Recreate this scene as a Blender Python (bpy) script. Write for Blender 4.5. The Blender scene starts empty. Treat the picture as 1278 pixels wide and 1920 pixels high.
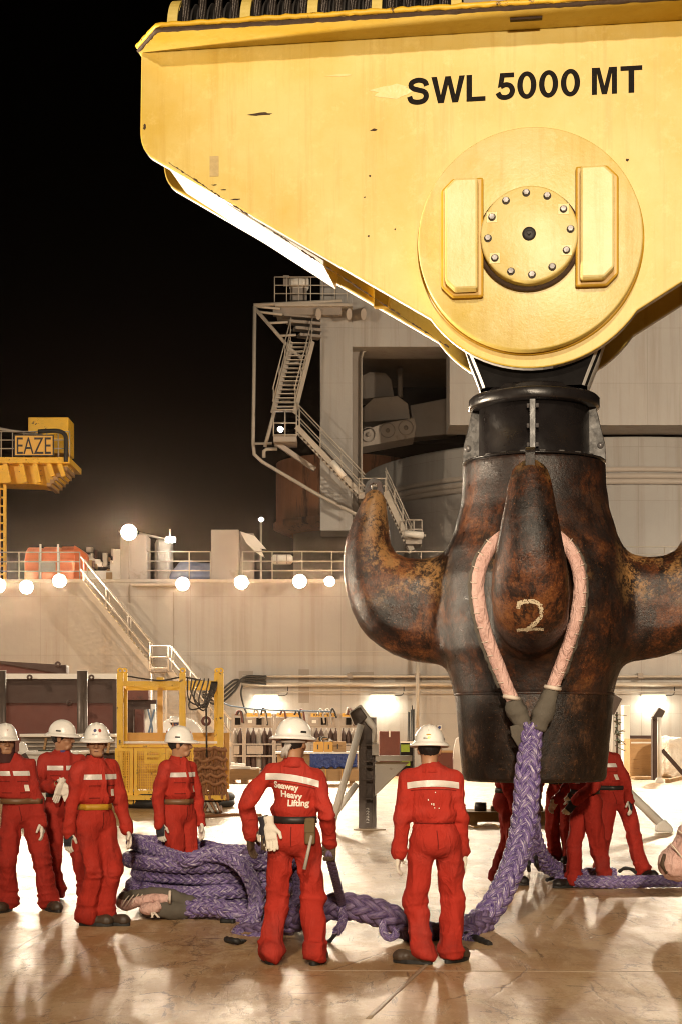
import bpy, bmesh, math, random
import numpy as np
from mathutils import Vector, Matrix, noise as mnoise
from mathutils.bvhtree import BVHTree
R = math.radians
rnd = random.Random(7)
SC = bpy.context.scene
COL = SC.collection

# ------------------------------------------------------------------ camera, world, lights, exposure
FPX, HY, EYE = 3000.0, 1368.0, 1.72          # focal length in photo pixels, horizon row, eye height
cam_d = bpy.data.cameras.new('camera')
cam_d.sensor_fit = 'VERTICAL'; cam_d.sensor_height = 36.0; cam_d.sensor_width = 24.0
cam_d.lens = FPX / 1920 * 36.0
cam_d.shift_y = (HY - 960) / 1920
cam_d.clip_start = 0.1; cam_d.clip_end = 3000
cam = bpy.data.objects.new('camera', cam_d); COL.objects.link(cam)
cam.location = (0, 0, EYE); cam.rotation_euler = (R(90), 0, 0)
SC.camera = cam

wd = bpy.data.worlds.new('World'); SC.world = wd; wd.use_nodes = True
nt = wd.node_tree; nt.nodes.clear()
wo = nt.nodes.new('ShaderNodeOutputWorld'); bg = nt.nodes.new('ShaderNodeBackground')
sky = nt.nodes.new('ShaderNodeTexSky'); sky.sky_type = 'NISHITA'; sky.sun_disc = False
sky.sun_elevation = R(-6); sky.sun_rotation = R(0)
rgb = nt.nodes.new('ShaderNodeMixRGB'); rgb.blend_type = 'MULTIPLY'; rgb.inputs[0].default_value = 1
rgb.inputs[2].default_value = (1.0, 0.55, 0.4, 1)
nt.links.new(sky.outputs[0], rgb.inputs[1]); nt.links.new(rgb.outputs[0], bg.inputs[0])
bg.inputs[1].default_value = 0.004
nt.links.new(bg.outputs[0], wo.inputs[0])

SC.view_settings.view_transform = 'Standard'; SC.view_settings.look = 'None'
SC.view_settings.exposure = 0.12; SC.view_settings.gamma = 1.0
SC.view_settings.use_curve_mapping = False
cy = SC.cycles
cy.use_denoising = True; cy.filter_width = 1.1; cy.max_bounces = 6; cy.diffuse_bounces = 3; cy.glossy_bounces = 3
cy.volume_bounces = 0; cy.sample_clamp_indirect = 6; cy.caustics_reflective = False; cy.caustics_refractive = False
LAMP = 1.0; HAZE = .0001

# ------------------------------------------------------------------ mapping helpers
def W(x, y, Y):                      # photo pixel at depth Y -> world
    return Vector(((x - 639) * Y / FPX, Y, EYE - (y - HY) * Y / FPX))
def floorY(y): return EYE * FPX / (y - HY)
def G(x, y):                         # photo pixel of a point on the deck -> world
    Y = floorY(y); return Vector(((x - 639) * Y / FPX, Y, 0))

# ------------------------------------------------------------------ object helpers
WM = {}
def link(o): COL.objects.link(o); return o
def thing(name, label, cat, loc=(0, 0, 0), rz=0.0, group=None, scale=1.0):
    o = link(bpy.data.objects.new(name, None)); o.location = loc; o.rotation_euler = (0, 0, rz); o.scale = (scale,) * 3
    o.empty_display_size = .2
    o['label'] = label; o['category'] = cat
    if group: o['group'] = group
    WM[o.name] = Matrix.Translation(Vector(loc)) @ Matrix.Rotation(rz, 4, 'Z') @ Matrix.Scale(scale, 4)
    return o
def tag(o, label=None, cat=None, group=None, kind=None):
    if label: o['label'] = label
    if cat: o['category'] = cat
    if group: o['group'] = group
    if kind: o['kind'] = kind
    return o
def addobj(name, me, parent=None, mat=None, M=None):
    o = link(bpy.data.objects.new(name, me))
    if mat is not None and (len(me.materials) == 0): me.materials.append(mat)
    if parent is not None: o.parent = parent
    if M is not None: o.matrix_local = M
    WM[o.name] = (WM[parent.name] if parent is not None else Matrix()) @ (M if M is not None else Matrix())
    return o
def np_mesh(name, V, Q, smooth=True):
    me = bpy.data.meshes.new(name); V = np.asarray(V, np.float32); Q = np.asarray(Q, np.int32)
    k = Q.shape[1]
    me.vertices.add(len(V)); me.vertices.foreach_set('co', V.ravel())
    me.loops.add(Q.size); me.loops.foreach_set('vertex_index', Q.ravel())
    me.polygons.add(len(Q)); me.polygons.foreach_set('loop_start', np.arange(0, Q.size, k, dtype=np.int32))
    me.polygons.foreach_set('use_smooth', np.full(len(Q), smooth))
    me.update(calc_edges=True); me.validate(); return me

class MB:
    def __init__(s): s.v = []; s.f = []; s.sm = []
    def add(s, V, F, smooth=False):
        b = len(s.v); s.v += [tuple(p) for p in V]; s.f += [tuple(b + i for i in f) for f in F]; s.sm += [smooth] * len(F); return s
    def box(s, c, d, rz=0.0, M=None, ch=0.0):
        c = Vector(c); x, y, z = d[0] / 2, d[1] / 2, d[2] / 2
        if ch <= 0:
            P = [Vector(p) for p in ((-x,-y,-z),(x,-y,-z),(x,y,-z),(-x,y,-z),(-x,-y,z),(x,-y,z),(x,y,z),(-x,y,z))]
            F = [(0,3,2,1),(4,5,6,7),(0,1,5,4),(1,2,6,5),(2,3,7,6),(3,0,4,7)]
        else:
            bm = bmesh.new(); bmesh.ops.create_cube(bm, size=1)
            for v in bm.verts: v.co = Vector((v.co.x * d[0], v.co.y * d[1], v.co.z * d[2]))
            bmesh.ops.bevel(bm, geom=bm.edges[:], offset=min(ch, min(d) * .45), segments=2, affect='EDGES', profile=.5)
            bm.verts.index_update(); P = [v.co.copy() for v in bm.verts]; F = [tuple(v.index for v in f.verts) for f in bm.faces]; bm.free()
        T = Matrix.Rotation(rz, 4, 'Z') if M is None else M
        return s.add([c + T @ p for p in P], F)
    def bar(s, a, b, w, h=None, up=(0, 0, 1)):       # rectangular bar from a to b
        a, b = Vector(a), Vector(b); h = h or w; d = (b - a).normalized(); u = Vector(up)
        if abs(d.dot(u)) > .98: u = Vector((0, 1, 0))
        r = d.cross(u).normalized(); u = r.cross(d)
        P = [q + r * sx * w / 2 + u * sz * h / 2 for q in (a, b) for sx, sz in ((-1,-1),(1,-1),(1,1),(-1,1))]
        return s.add(P, [(0,3,2,1),(4,5,6,7),(0,1,5,4),(1,2,6,5),(2,3,7,6),(3,0,4,7)])
    def tube(s, pts, r, n=8, cap=True, closed=False, sx=1.0):
        pts = [Vector(p) for p in pts]; m = len(pts); rr = r if isinstance(r, (list, tuple, np.ndarray)) else [r] * m
        T = []
        for i in range(m):
            a = pts[(i - 1) % m] if (closed or i > 0) else pts[0]; b = pts[(i + 1) % m] if (closed or i < m - 1) else pts[-1]
            d = b - a; T.append(d.normalized() if d.length > 1e-9 else Vector((0, 0, 1)))
        up = Vector((0, 0, 1)) if abs(T[0].z) < .95 else Vector((1, 0, 0))
        x = T[0].cross(up).normalized(); V = []
        for i in range(m):
            x = (x - T[i] * x.dot(T[i])).normalized(); y = T[i].cross(x)
            V += [pts[i] + (x * math.cos(2 * math.pi * k / n) * sx + y * math.sin(2 * math.pi * k / n)) * rr[i] for k in range(n)]
        F = []
        for i in range(m if closed else m - 1):
            j = (i + 1) % m
            for k in range(n):
                l = (k + 1) % n; F.append((i * n + k, i * n + l, j * n + l, j * n + k))
        b = len(s.v); s.add(V, F, True)
        if cap and not closed:
            s.f.append(tuple(b + k for k in reversed(range(n)))); s.sm.append(False)
            s.f.append(tuple(b + (m - 1) * n + k for k in range(n))); s.sm.append(False)
        return s
    def lathe(s, prof, n=32, c=(0, 0, 0), axis='Z', a0=0.0, a1=2 * math.pi, smooth=True):
        full = abs(a1 - a0 - 2 * math.pi) < 1e-6; N = n if full else n + 1; c = Vector(c); V = []
        for r, z in prof:
            for k in range(N):
                a = a0 + (a1 - a0) * k / n
                p = (r * math.cos(a), r * math.sin(a), z)
                if axis == 'Y': p = (p[0], p[2], p[1])
                if axis == 'X': p = (p[2], p[0], p[1])
                V.append(c + Vector(p))
        F = []
        for i in range(len(prof) - 1):
            for k in range(n):
                l = (k + 1) % N; q = (i * N + k, i * N + l, (i + 1) * N + l, (i + 1) * N + k)
                F.append(q if axis != 'Y' else q[::-1])
        return s.add(V, F, smooth)
    def prism(s, poly, y0, y1, plane='XZ'):           # polygon extruded between y0 and y1
        n = len(poly)
        def mk(p, t): return Vector((p[0], t, p[1])) if plane == 'XZ' else (Vector((p[0], p[1], t)) if plane == 'XY' else Vector((t, p[0], p[1])))
        V = [mk(p, y0) for p in poly] + [mk(p, y1) for p in poly]
        F = [tuple(range(n)), tuple(reversed(range(n, 2 * n)))] + [(i + n, (i + 1) % n + n, (i + 1) % n, i) for i in range(n)]
        return s.add(V, F)
    def mesh(s, name, bevel=0.0):
        me = bpy.data.meshes.new(name); me.from_pydata([tuple(p) for p in s.v], [], s.f)
        me.polygons.foreach_set('use_smooth', s.sm); me.update()
        bm = bmesh.new(); bm.from_mesh(me); bmesh.ops.recalc_face_normals(bm, faces=bm.faces[:])
        if bevel > 0:
            ed = [e for e in bm.edges if len(e.link_faces) == 2 and e.calc_face_angle(0) > .6]
            bmesh.ops.bevel(bm, geom=ed, offset=bevel, segments=2, affect='EDGES', profile=.5, clamp_overlap=True)
        bm.to_mesh(me); bm.free(); return me
    def build(s, name, mat, parent=None, world=False, bevel=0.0):
        if world and parent is not None:
            Mi = WM[parent.name].inverted(); s.v = [tuple(Mi @ Vector(p)) for p in s.v]
        return addobj(name, s.mesh(name, bevel), parent, mat)

def crom(pts, ds=None, n=None, closed=False):         # Catmull-Rom resampling at even steps
    P = np.array([tuple(p) for p in pts], float); m = len(P); out = []
    segs = m if closed else m - 1
    for i in range(segs):
        p0 = P[(i - 1) % m] if (closed or i > 0) else 2 * P[0] - P[1]
        p1 = P[i]; p2 = P[(i + 1) % m]
        p3 = P[(i + 2) % m] if (closed or i + 2 < m) else 2 * P[-1] - P[-2]
        t = np.linspace(0, 1, 24, endpoint=False)[:, None]
        out.append(.5 * ((2 * p1) + (-p0 + p2) * t + (2 * p0 - 5 * p1 + 4 * p2 - p3) * t ** 2 + (-p0 + 3 * p1 - 3 * p2 + p3) * t ** 3))
    C = np.concatenate(out + ([P[-1:]] if not closed else [P[:1]]))
    L = np.concatenate([[0], np.cumsum(np.linalg.norm(np.diff(C, axis=0), axis=1))])
    k = n or max(3, int(L[-1] / ds)); s = np.linspace(0, L[-1], k + 1)
    return np.stack([np.interp(s, L, C[:, i]) for i in range(3)], 1), s

# ------------------------------------------------------------------ value noise, SDF and surface nets (numpy)
_tab = np.random.RandomState(3).rand(64, 64, 64).astype(np.float32)
def vnoise(p):
    p = np.asarray(p); i = np.floor(p).astype(int); f = p - i; f = f * f * (3 - 2 * f); i &= 63; j = (i + 1) & 63
    def t(a, b, c): return _tab[a, b, c]
    x0, y0, z0 = i[..., 0], i[..., 1], i[..., 2]; x1, y1, z1 = j[..., 0], j[..., 1], j[..., 2]
    fx, fy, fz = f[..., 0], f[..., 1], f[..., 2]
    a = t(x0, y0, z0) * (1 - fx) + t(x1, y0, z0) * fx; b = t(x0, y1, z0) * (1 - fx) + t(x1, y1, z0) * fx
    c = t(x0, y0, z1) * (1 - fx) + t(x1, y0, z1) * fx; d = t(x0, y1, z1) * (1 - fx) + t(x1, y1, z1) * fx
    return (a * (1 - fy) + b * fy) * (1 - fz) + (c * (1 - fy) + d * fy) * fz
def smin(a, b, k):
    if k <= 0: return np.minimum(a, b)
    h = np.clip(.5 + .5 * (b - a) / k, 0, 1); return b * (1 - h) + a * h - k * h * (1 - h)
class SDF:
    def __init__(s, lo, hi, h):
        s.lo = np.array(lo, float); s.h = h; s.n = np.ceil((np.array(hi) - s.lo) / h).astype(int) + 1
        ax = [np.arange(s.n[i]) * h + s.lo[i] for i in range(3)]
        s.P = np.stack(np.meshgrid(*ax, indexing='ij'), -1).astype(np.float32); s.d = np.full(tuple(s.n), 9.0, np.float32)
    def u(s, d, k=0.0): s.d = smin(s.d, d, k); return s
    def sub(s, d, k=0.0): s.d = -smin(-s.d, d, k); return s
    def cap(s, a, b, ra, rb, k=0.0, sc=(1, 1, 1), op='u'):
        sc = np.array(sc, np.float32); p = s.P / sc; a = np.array(a, np.float32) / sc; b = np.array(b, np.float32) / sc
        ab = b - a; t = np.clip(((p - a) @ ab) / max(float(ab @ ab), 1e-9), 0, 1)
        d = np.linalg.norm(p - a - t[..., None] * ab, axis=-1) - (ra + (rb - ra) * t); d *= float(sc.min())
        return s.u(d, k) if op == 'u' else s.sub(d, k)
    def ell(s, c, r, k=0.0, op='u', M=None):
        q = s.P - np.array(c, np.float32)
        if M is not None: q = q @ np.array(M, np.float32)
        r = np.array(r, np.float32); k0 = np.linalg.norm(q / r, axis=-1); k1 = np.linalg.norm(q / (r * r), axis=-1) + 1e-6
        d = k0 * (k0 - 1) / k1
        return s.u(d, k) if op == 'u' else s.sub(d, k)
    def box(s, c, hd, r=0.0, k=0.0, M=None, op='u'):
        q = s.P - np.array(c, np.float32)
        if M is not None: q = q @ np.array(M, np.float32)
        q = np.abs(q) - (np.array(hd, np.float32) - r)
        d = np.linalg.norm(np.maximum(q, 0), axis=-1) + np.minimum(q.max(-1), 0) - r
        return s.u(d, k) if op == 'u' else s.sub(d, k)
    def plane(s, z, above=True):                       # keep what lies above z
        s.d = np.maximum(s.d, (z - s.P[..., 2]) if above else (s.P[..., 2] - z)); return s
    def nets(s):
        F = s.d; S = F < 0; nx, ny, nz = F.shape
        c = np.zeros((nx - 1, ny - 1, nz - 1), np.int8); O = [(i, j, k) for i in (0, 1) for j in (0, 1) for k in (0, 1)]
        for i, j, k in O: c += S[i:nx - 1 + i, j:ny - 1 + j, k:nz - 1 + k]
        act = (c > 0) & (c < 8); I = np.argwhere(act); idx = np.full(act.shape, -1, np.int64); idx[act] = np.arange(len(I))
        sp = np.zeros((len(I), 3)); cn = np.zeros(len(I))
        for a in O:
            for ax in range(3):
                if a[ax]: continue
                b = list(a); b[ax] = 1
                A = I + a; B = I + b; fa = F[tuple(A.T)]; fb = F[tuple(B.T)]; x = (fa < 0) != (fb < 0)
                t = np.where(x, fa / np.where(x, fa - fb, 1), 0)
                q = np.array(a) + t[:, None] * (np.array(b) - np.array(a)); sp += q * x[:, None]; cn += x
        V = (I + sp / cn[:, None]) * s.h + s.lo; Q = []
        for ax in range(3):
            o1, o2 = [(1, 2), (2, 0), (0, 1)][ax]
            sl0 = [slice(None)] * 3; sl1 = [slice(None)] * 3; sl0[ax] = slice(0, -1); sl1[ax] = slice(1, None)
            x = S[tuple(sl0)] != S[tuple(sl1)]; E = np.argwhere(x); E = E[(E[:, o1] > 0) & (E[:, o2] > 0)]
            E = E[(E[:, o1] < F.shape[o1] - 1) & (E[:, o2] < F.shape[o2] - 1)]
            def cell(d1, d2):
                K = E.copy(); K[:, o1] -= d1; K[:, o2] -= d2; return idx[tuple(K.T)]
            q = np.stack([cell(1, 1), cell(0, 1), cell(0, 0), cell(1, 0)], 1)
            ins = S[tuple(E.T)]; q[~ins] = q[~ins][:, ::-1]; Q.append(q)
        Q = np.concatenate(Q); Q = Q[(Q >= 0).all(1)]
        return V, Q
def vnormals(V, Q):
    n = np.cross(V[Q[:, 2]] - V[Q[:, 0]], V[Q[:, 3]] - V[Q[:, 1]]); N = np.zeros_like(V)
    for i in range(4): np.add.at(N, Q[:, i], n)
    return N / (np.linalg.norm(N, axis=1, keepdims=True) + 1e-9)

# ------------------------------------------------------------------ materials
def N(t, kind, **kw):
    n = t.nodes.new(kind)
    for k, v in kw.items(): setattr(n, k, v)
    return n
def ramp(t, fac, stops, interp='LINEAR'):
    r = N(t, 'ShaderNodeValToRGB'); r.color_ramp.interpolation = interp; e = r.color_ramp.elements
    while len(e) < len(stops): e.new(.5)
    for i, (p, c) in enumerate(stops): e[i].position = p; e[i].color = (*c, 1) if len(c) == 3 else c
    t.links.new(fac, r.inputs[0]); return r.outputs[0]
def nz(t, vec, scale, detail=4.0, rough=.55, dist=0.0):
    n = N(t, 'ShaderNodeTexNoise'); n.inputs['Scale'].default_value = scale; n.inputs['Detail'].default_value = detail
    n.inputs['Roughness'].default_value = rough; n.inputs['Distortion'].default_value = dist; t.links.new(vec, n.inputs['Vector']); return n.outputs['Fac']
def mp(t, vec, sc=(1, 1, 1), loc=(0, 0, 0), rot=(0, 0, 0)):
    m = N(t, 'ShaderNodeMapping'); m.inputs['Scale'].default_value = sc; m.inputs['Location'].default_value = loc; m.inputs['Rotation'].default_value = rot
    t.links.new(vec, m.inputs[0]); return m.outputs[0]
def mix(t, f, a, b, mode='MIX'):
    m = N(t, 'ShaderNodeMixRGB', blend_type=mode)
    for s, i in ((f, 0), (a, 1), (b, 2)):
        if isinstance(s, (int, float)): m.inputs[i].default_value = s if i == 0 else (s, s, s, 1)
        elif isinstance(s, (tuple, list)): m.inputs[i].default_value = (*s, 1) if len(s) == 3 else s
        else: t.links.new(s, m.inputs[i])
    return m.outputs[0]
def math_(t, op, a, b=0.0):
    m = N(t, 'ShaderNodeMath', operation=op)
    for s, i in ((a, 0), (b, 1)):
        if isinstance(s, (int, float)): m.inputs[i].default_value = s
        else: t.links.new(s, m.inputs[i])
    return m.outputs[0]
def newmat(name):
    m = bpy.data.materials.new(name); m.use_nodes = True; t = m.node_tree
    b = t.nodes['Principled BSDF']; tc = N(t, 'ShaderNodeTexCoord'); return m, t, b, tc.outputs['Object']
def bump(t, b, h, strength, dist=.02):
    n = N(t, 'ShaderNodeBump'); n.inputs['Strength'].default_value = strength; n.inputs['Distance'].default_value = dist
    t.links.new(h, n.inputs['Height']); t.links.new(n.outputs[0], b.inputs['Normal'])
def basic(name, col, rough=.5, metal=0.0, var=.25, vs=3.0, bmp=.15, bs=40.0, wear=None, ws=2.5, wt=.62, spec=.5, stretch=(1, 1, 1), bdist=.01):
    m, t, b, v = newmat(name); v = mp(t, v, stretch)
    f = nz(t, v, vs, 6, .6); c = mix(t, f, tuple(x * (1 - var) for x in col), tuple(min(1, x * (1 + var)) for x in col))
    if wear:
        w = nz(t, mp(t, v, loc=(3, 5, 1)), ws, 8, .7); w = ramp(t, w, [(wt, (0, 0, 0)), (wt + .06, (1, 1, 1))]); c = mix(t, w, c, wear)
    t.links.new(c, b.inputs['Base Color'])
    r = ramp(t, nz(t, v, vs * 2.3, 5), [(.3, (max(.03, rough - .1),) * 3), (.7, (min(1, rough + .12),) * 3)]); t.links.new(r, b.inputs['Roughness'])
    b.inputs['Metallic'].default_value = metal; b.inputs['Specular IOR Level'].default_value = spec
    if bmp: bump(t, b, nz(t, v, bs, 4, .6), bmp, bdist)
    return m
def emit(name, col, s):
    m, t, b, v = newmat(name); b.inputs['Base Color'].default_value = (*col, 1); b.inputs['Emission Color'].default_value = (*col, 1)
    b.inputs['Emission Strength'].default_value = s; return m
# ------------------------------------------------------------------ materials of the place
M = {}
def rust_mat(name, dark, mid, light, ws=1.6, rough=.42, gloss=.5, scr=0.6):
    m, t, b, v = newmat(name)
    a = nz(t, v, ws, 12, .74); fine = nz(t, v, 38, 8, .75); a2 = mix(t, .28, a, fine)
    c = ramp(t, a2, [(.42, dark), (.49, tuple(.7 * x + .3 * y for x, y in zip(dark, mid))), (.54, mid), (.64, light)])
    f = nz(t, mp(t, v, (1, 1, .3), loc=(5, 1, 2)), 6, 10, .8); c = mix(t, ramp(t, f, [(.5, (0, 0, 0)), (.57, (.85,) * 3)]), c, tuple(x * .6 for x in dark))
    s = nz(t, mp(t, v, (1.6, 1.6, 9), rot=(0, .5, .3)), 4.5, 9, .8); c = mix(t, ramp(t, s, [(.62, (0, 0, 0)), (.66, (scr,) * 3)]), c, light)
    sp = nz(t, v, 70, 3, .6); c = mix(t, ramp(t, sp, [(.66, (0, 0, 0)), (.7, (.6,) * 3)]), c, tuple(min(1, x * 1.6) for x in light))
    t.links.new(c, b.inputs['Base Color'])
    r = ramp(t, nz(t, v, 4, 9, .75), [(.35, (rough - .16,) * 3), (.65, (rough + .2,) * 3)]); t.links.new(r, b.inputs['Roughness'])
    b.inputs['Specular IOR Level'].default_value = gloss
    h = mix(t, .6, nz(t, v, 34, 9, .75), a); bump(t, b, h, .5, .03)
    return m
M['rust'] = rust_mat('rusted_forging', (.009, .0058, .005), (.105, .032, .011), (.26, .1, .03), 1.5, .4, .45, .35)
def add_wear(m):
    t = m.node_tree; b = t.nodes['Principled BSDF']; src = b.inputs['Base Color'].links[0].from_socket; tc = N(t, 'ShaderNodeTexCoord'); v = tc.outputs['Object']; s = N(t, 'ShaderNodeSeparateXYZ'); t.links.new(v, s.inputs[0])
    rho = math_(t, 'MAXIMUM', math_(t, 'ABSOLUTE', s.outputs[0]), math_(t, 'ABSOLUTE', s.outputs[1])); band = ramp(t, math_(t, 'MULTIPLY', rho, .5), [(.38, (0, 0, 0)), (.46, (1, 1, 1)), (.50, (1, 1, 1)), (.62, (.8,) * 3), (.78, (.75,) * 3), (.86, (0, 0, 0))])
    zz = ramp(t, math_(t, 'MULTIPLY', s.outputs[2], .2), [(.57, (0, 0, 0)), (.63, (1, 1, 1)), (.82, (1, 1, 1))])
    n1 = ramp(t, mix(t, .35, nz(t, v, 2.6, 12, .78), nz(t, v, 30, 8, .75)), [(.49, (0, 0, 0)), (.55, (1, 1, 1))]); f = math_(t, 'MULTIPLY', math_(t, 'MULTIPLY', band, zz), n1); f = math_(t, 'MULTIPLY', f, .85)
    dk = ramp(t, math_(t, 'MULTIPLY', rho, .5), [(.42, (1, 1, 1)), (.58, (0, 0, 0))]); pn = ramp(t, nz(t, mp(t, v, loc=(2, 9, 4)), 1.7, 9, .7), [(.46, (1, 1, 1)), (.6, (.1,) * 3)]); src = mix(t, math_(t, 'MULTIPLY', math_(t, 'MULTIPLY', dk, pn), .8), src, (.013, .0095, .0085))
    c = mix(t, f, src, (.38, .2, .07)); t.links.new(c, b.inputs['Base Color'])
add_wear(M['rust'])
M['rustdark'] = rust_mat('dark_scratched_steel', (.009, .0055, .004), (.035, .015, .007), (.17, .075, .03), 2.4, .42, .5, .9)
M['collar'] = basic('black_greasy_steel', (.012, .010, .010), .3, 0, .5, 3, .25, 18, (.09, .07, .06), 3.5, .68)
M['sideplate'] = basic('worn_grey_steel', (.085, .078, .073), .5, 0, .5, 6, .3, 30, (.02, .017, .015), 6, .5)
def yellow_mat(name, base, pale, chips, rough=.42, bs=22.0, bst=.12):
    m, t, b, v = newmat(name)
    f = nz(t, mp(t, v, (.6, 1, .6)), .9, 7, .62); c = mix(t, ramp(t, f, [(.36, (0, 0, 0)), (.64, (1, 1, 1))]), base, pale)
    st = nz(t, mp(t, v, (7, 7, .35)), 1.6, 7, .68); c = mix(t, ramp(t, st, [(.52, (0, 0, 0)), (.75, (.42,) * 3)]), c, tuple(x * y for x, y in zip(base, (.8, .68, .5)))); sm = nz(t, mp(t, v, loc=(7, 3, 3)), 5.5, 9, .75); c = mix(t, ramp(t, sm, [(.54, (0, 0, 0)), (.7, (.4,) * 3)]), c, tuple(min(1, x * 1.12 + .06) for x in pale))
    w = nz(t, v, 3.2, 10, .78); w2 = nz(t, v, .5, 2, .5)
    k = math_(t, 'MULTIPLY', ramp(t, w, [(.695, (0, 0, 0)), (.712, (1, 1, 1))]), ramp(t, w2, [(.42, (0, 0, 0)), (.55, (1, 1, 1))]))
    c = mix(t, math_(t, 'MULTIPLY', k, chips), c, (.035, .018, .008))
    t.links.new(c, b.inputs['Base Color']); b.inputs['Roughness'].default_value = rough
    h = mix(t, .6, nz(t, v, bs, 6, .65), nz(t, v, 2.2, 3, .5)); bump(t, b, h, bst, .02)
    return m
M['yellow'] = yellow_mat('crane_yellow', (.6, .395, .03), (.7, .55, .17), 1.0)
M['boss'] = yellow_mat('thick_cast_yellow', (.62, .45, .08), (.74, .64, .32), .6, .36, 26.0, .4)
M['yellowdeep'] = yellow_mat('deep_yellow', (.5, .27, .012), (.55, .33, .03), .9, .4)
M['yellowdirty'] = basic('chipped_yellow', (.78, .46, .03), .5, 0, .25, 3, .2, 30, (.06, .03, .012), 5, .6)
M['chip'] = basic('bare_edge_and_shade_brown', (.05, .026, .012), .8, 0, .6, 20, .4, 40)
M['whitesteel'] = basic('pale_steel_and_lit_rim', (.72, .7, .67), .4, 0, .1, 2, .1, 20)
M['letter'] = basic('black_letter_paint', (.010, .008, .007), .75, 0, .6, 30, .2, 40, (.1, .065, .03), 26, .63, spec=.12)
M['bolt'] = basic('grey_bolt', (.16, .15, .15), .4, .5, .3, 8)
M['rope_wire'] = basic('greased_wire', (.05, .04, .034), .35, .6, .5, 30, .6, 60)
M['sheave'] = basic('sheave_steel', (.13, .12, .115), .32, .7, .4, 4, .2, 30)
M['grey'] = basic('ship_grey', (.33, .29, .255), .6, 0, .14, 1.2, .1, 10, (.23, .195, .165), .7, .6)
M['greyd'] = basic('darker_grey', (.24, .21, .185), .6, 0, .2, 1.5, .1, 10)  # darker tone than the ship grey, for frames, housings and fittings
M['rail'] = basic('rail_paint', (.4, .36, .31), .5, 0, .2, 4, .1, 30)
M['tread'] = basic('yellow_edge_tread', (.42, .32, .14), .6, 0, .3, 6)
M['dark'] = basic('dark_paint_and_shade', (.008, .007, .007), .85, 0, .3, 3, spec=.15)  # near black; on the shank it paints in the block's shadow
M['maroon'] = basic('red_oxide_primer', (.115, .032, .022), .6, 0, .3, 2, .15, 20, (.05, .02, .014), 2, .6)
M['darkbrown'] = basic('dark_primer', (.045, .02, .014), .6, 0, .3, 2, .15, 20)
M['white'] = basic('white_paint', (.72, .69, .64), .45, 0, .1, 3, .1, 20, (.45, .38, .3), 4, .66)
M['wood'] = basic('crate_wood', (.36, .22, .1), .7, 0, .35, 4, .3, 30, (.2, .11, .05), 3, .6, stretch=(.3, 1, 3))
M['blue'] = basic('blue_tarp', (.02, .045, .2), .35, 0, .4, 6, .8, 9, bdist=.08)
M['boxyellow'] = basic('carton_yellow', (.62, .33, .06), .5, 0, .15, 3)
M['orange'] = basic('lifeboat_orange', (.8, .19, .06), .4, 0, .15, 2)
M['steelpost'] = basic('mill_steel', (.075, .055, .045), .45, .3, .5, 4, .25, 25, (.2, .15, .11), 5, .62)
M['rubber'] = basic('black_rubber', (.015, .014, .013), .6, 0, .3, 8)
M['netrope'] = basic('tan_net_rope', (.27, .12, .05), .85, 0, .4, 12, .8, 50)
M['bluetape'] = basic('blue_hose', (.1, .16, .25), .5, 0, .2)
M['green'] = basic('green_machine', (.2, .3, .03), .5, 0, .3, 4)
M['tarpwhite'] = basic('white_tarpaulin', (.62, .57, .5), .55, 0, .12, 2, .9, 4, bdist=.12)
M['foliage'] = basic('dark_green_fronds', (.035, .045, .02), .6, 0, .4, 10)
M['coppered'] = basic('coppery_rust_drum', (.52, .23, .12), .55, 0, .4, 1.2, .1, 8, (.2, .1, .06), 1, .55, stretch=(2, 2, .2))
M['glow'] = emit('flood_lens', (1, .95, .86), 60)
M['tubeglow'] = emit('fluorescent_tube', (1, .93, .72), 30)
M['signblack'] = basic('sign_black', (.015, .012, .012), .5)
M['signwhite'] = basic('sign_yellow_face', (.72, .42, .07), .45, 0, .1)

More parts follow.
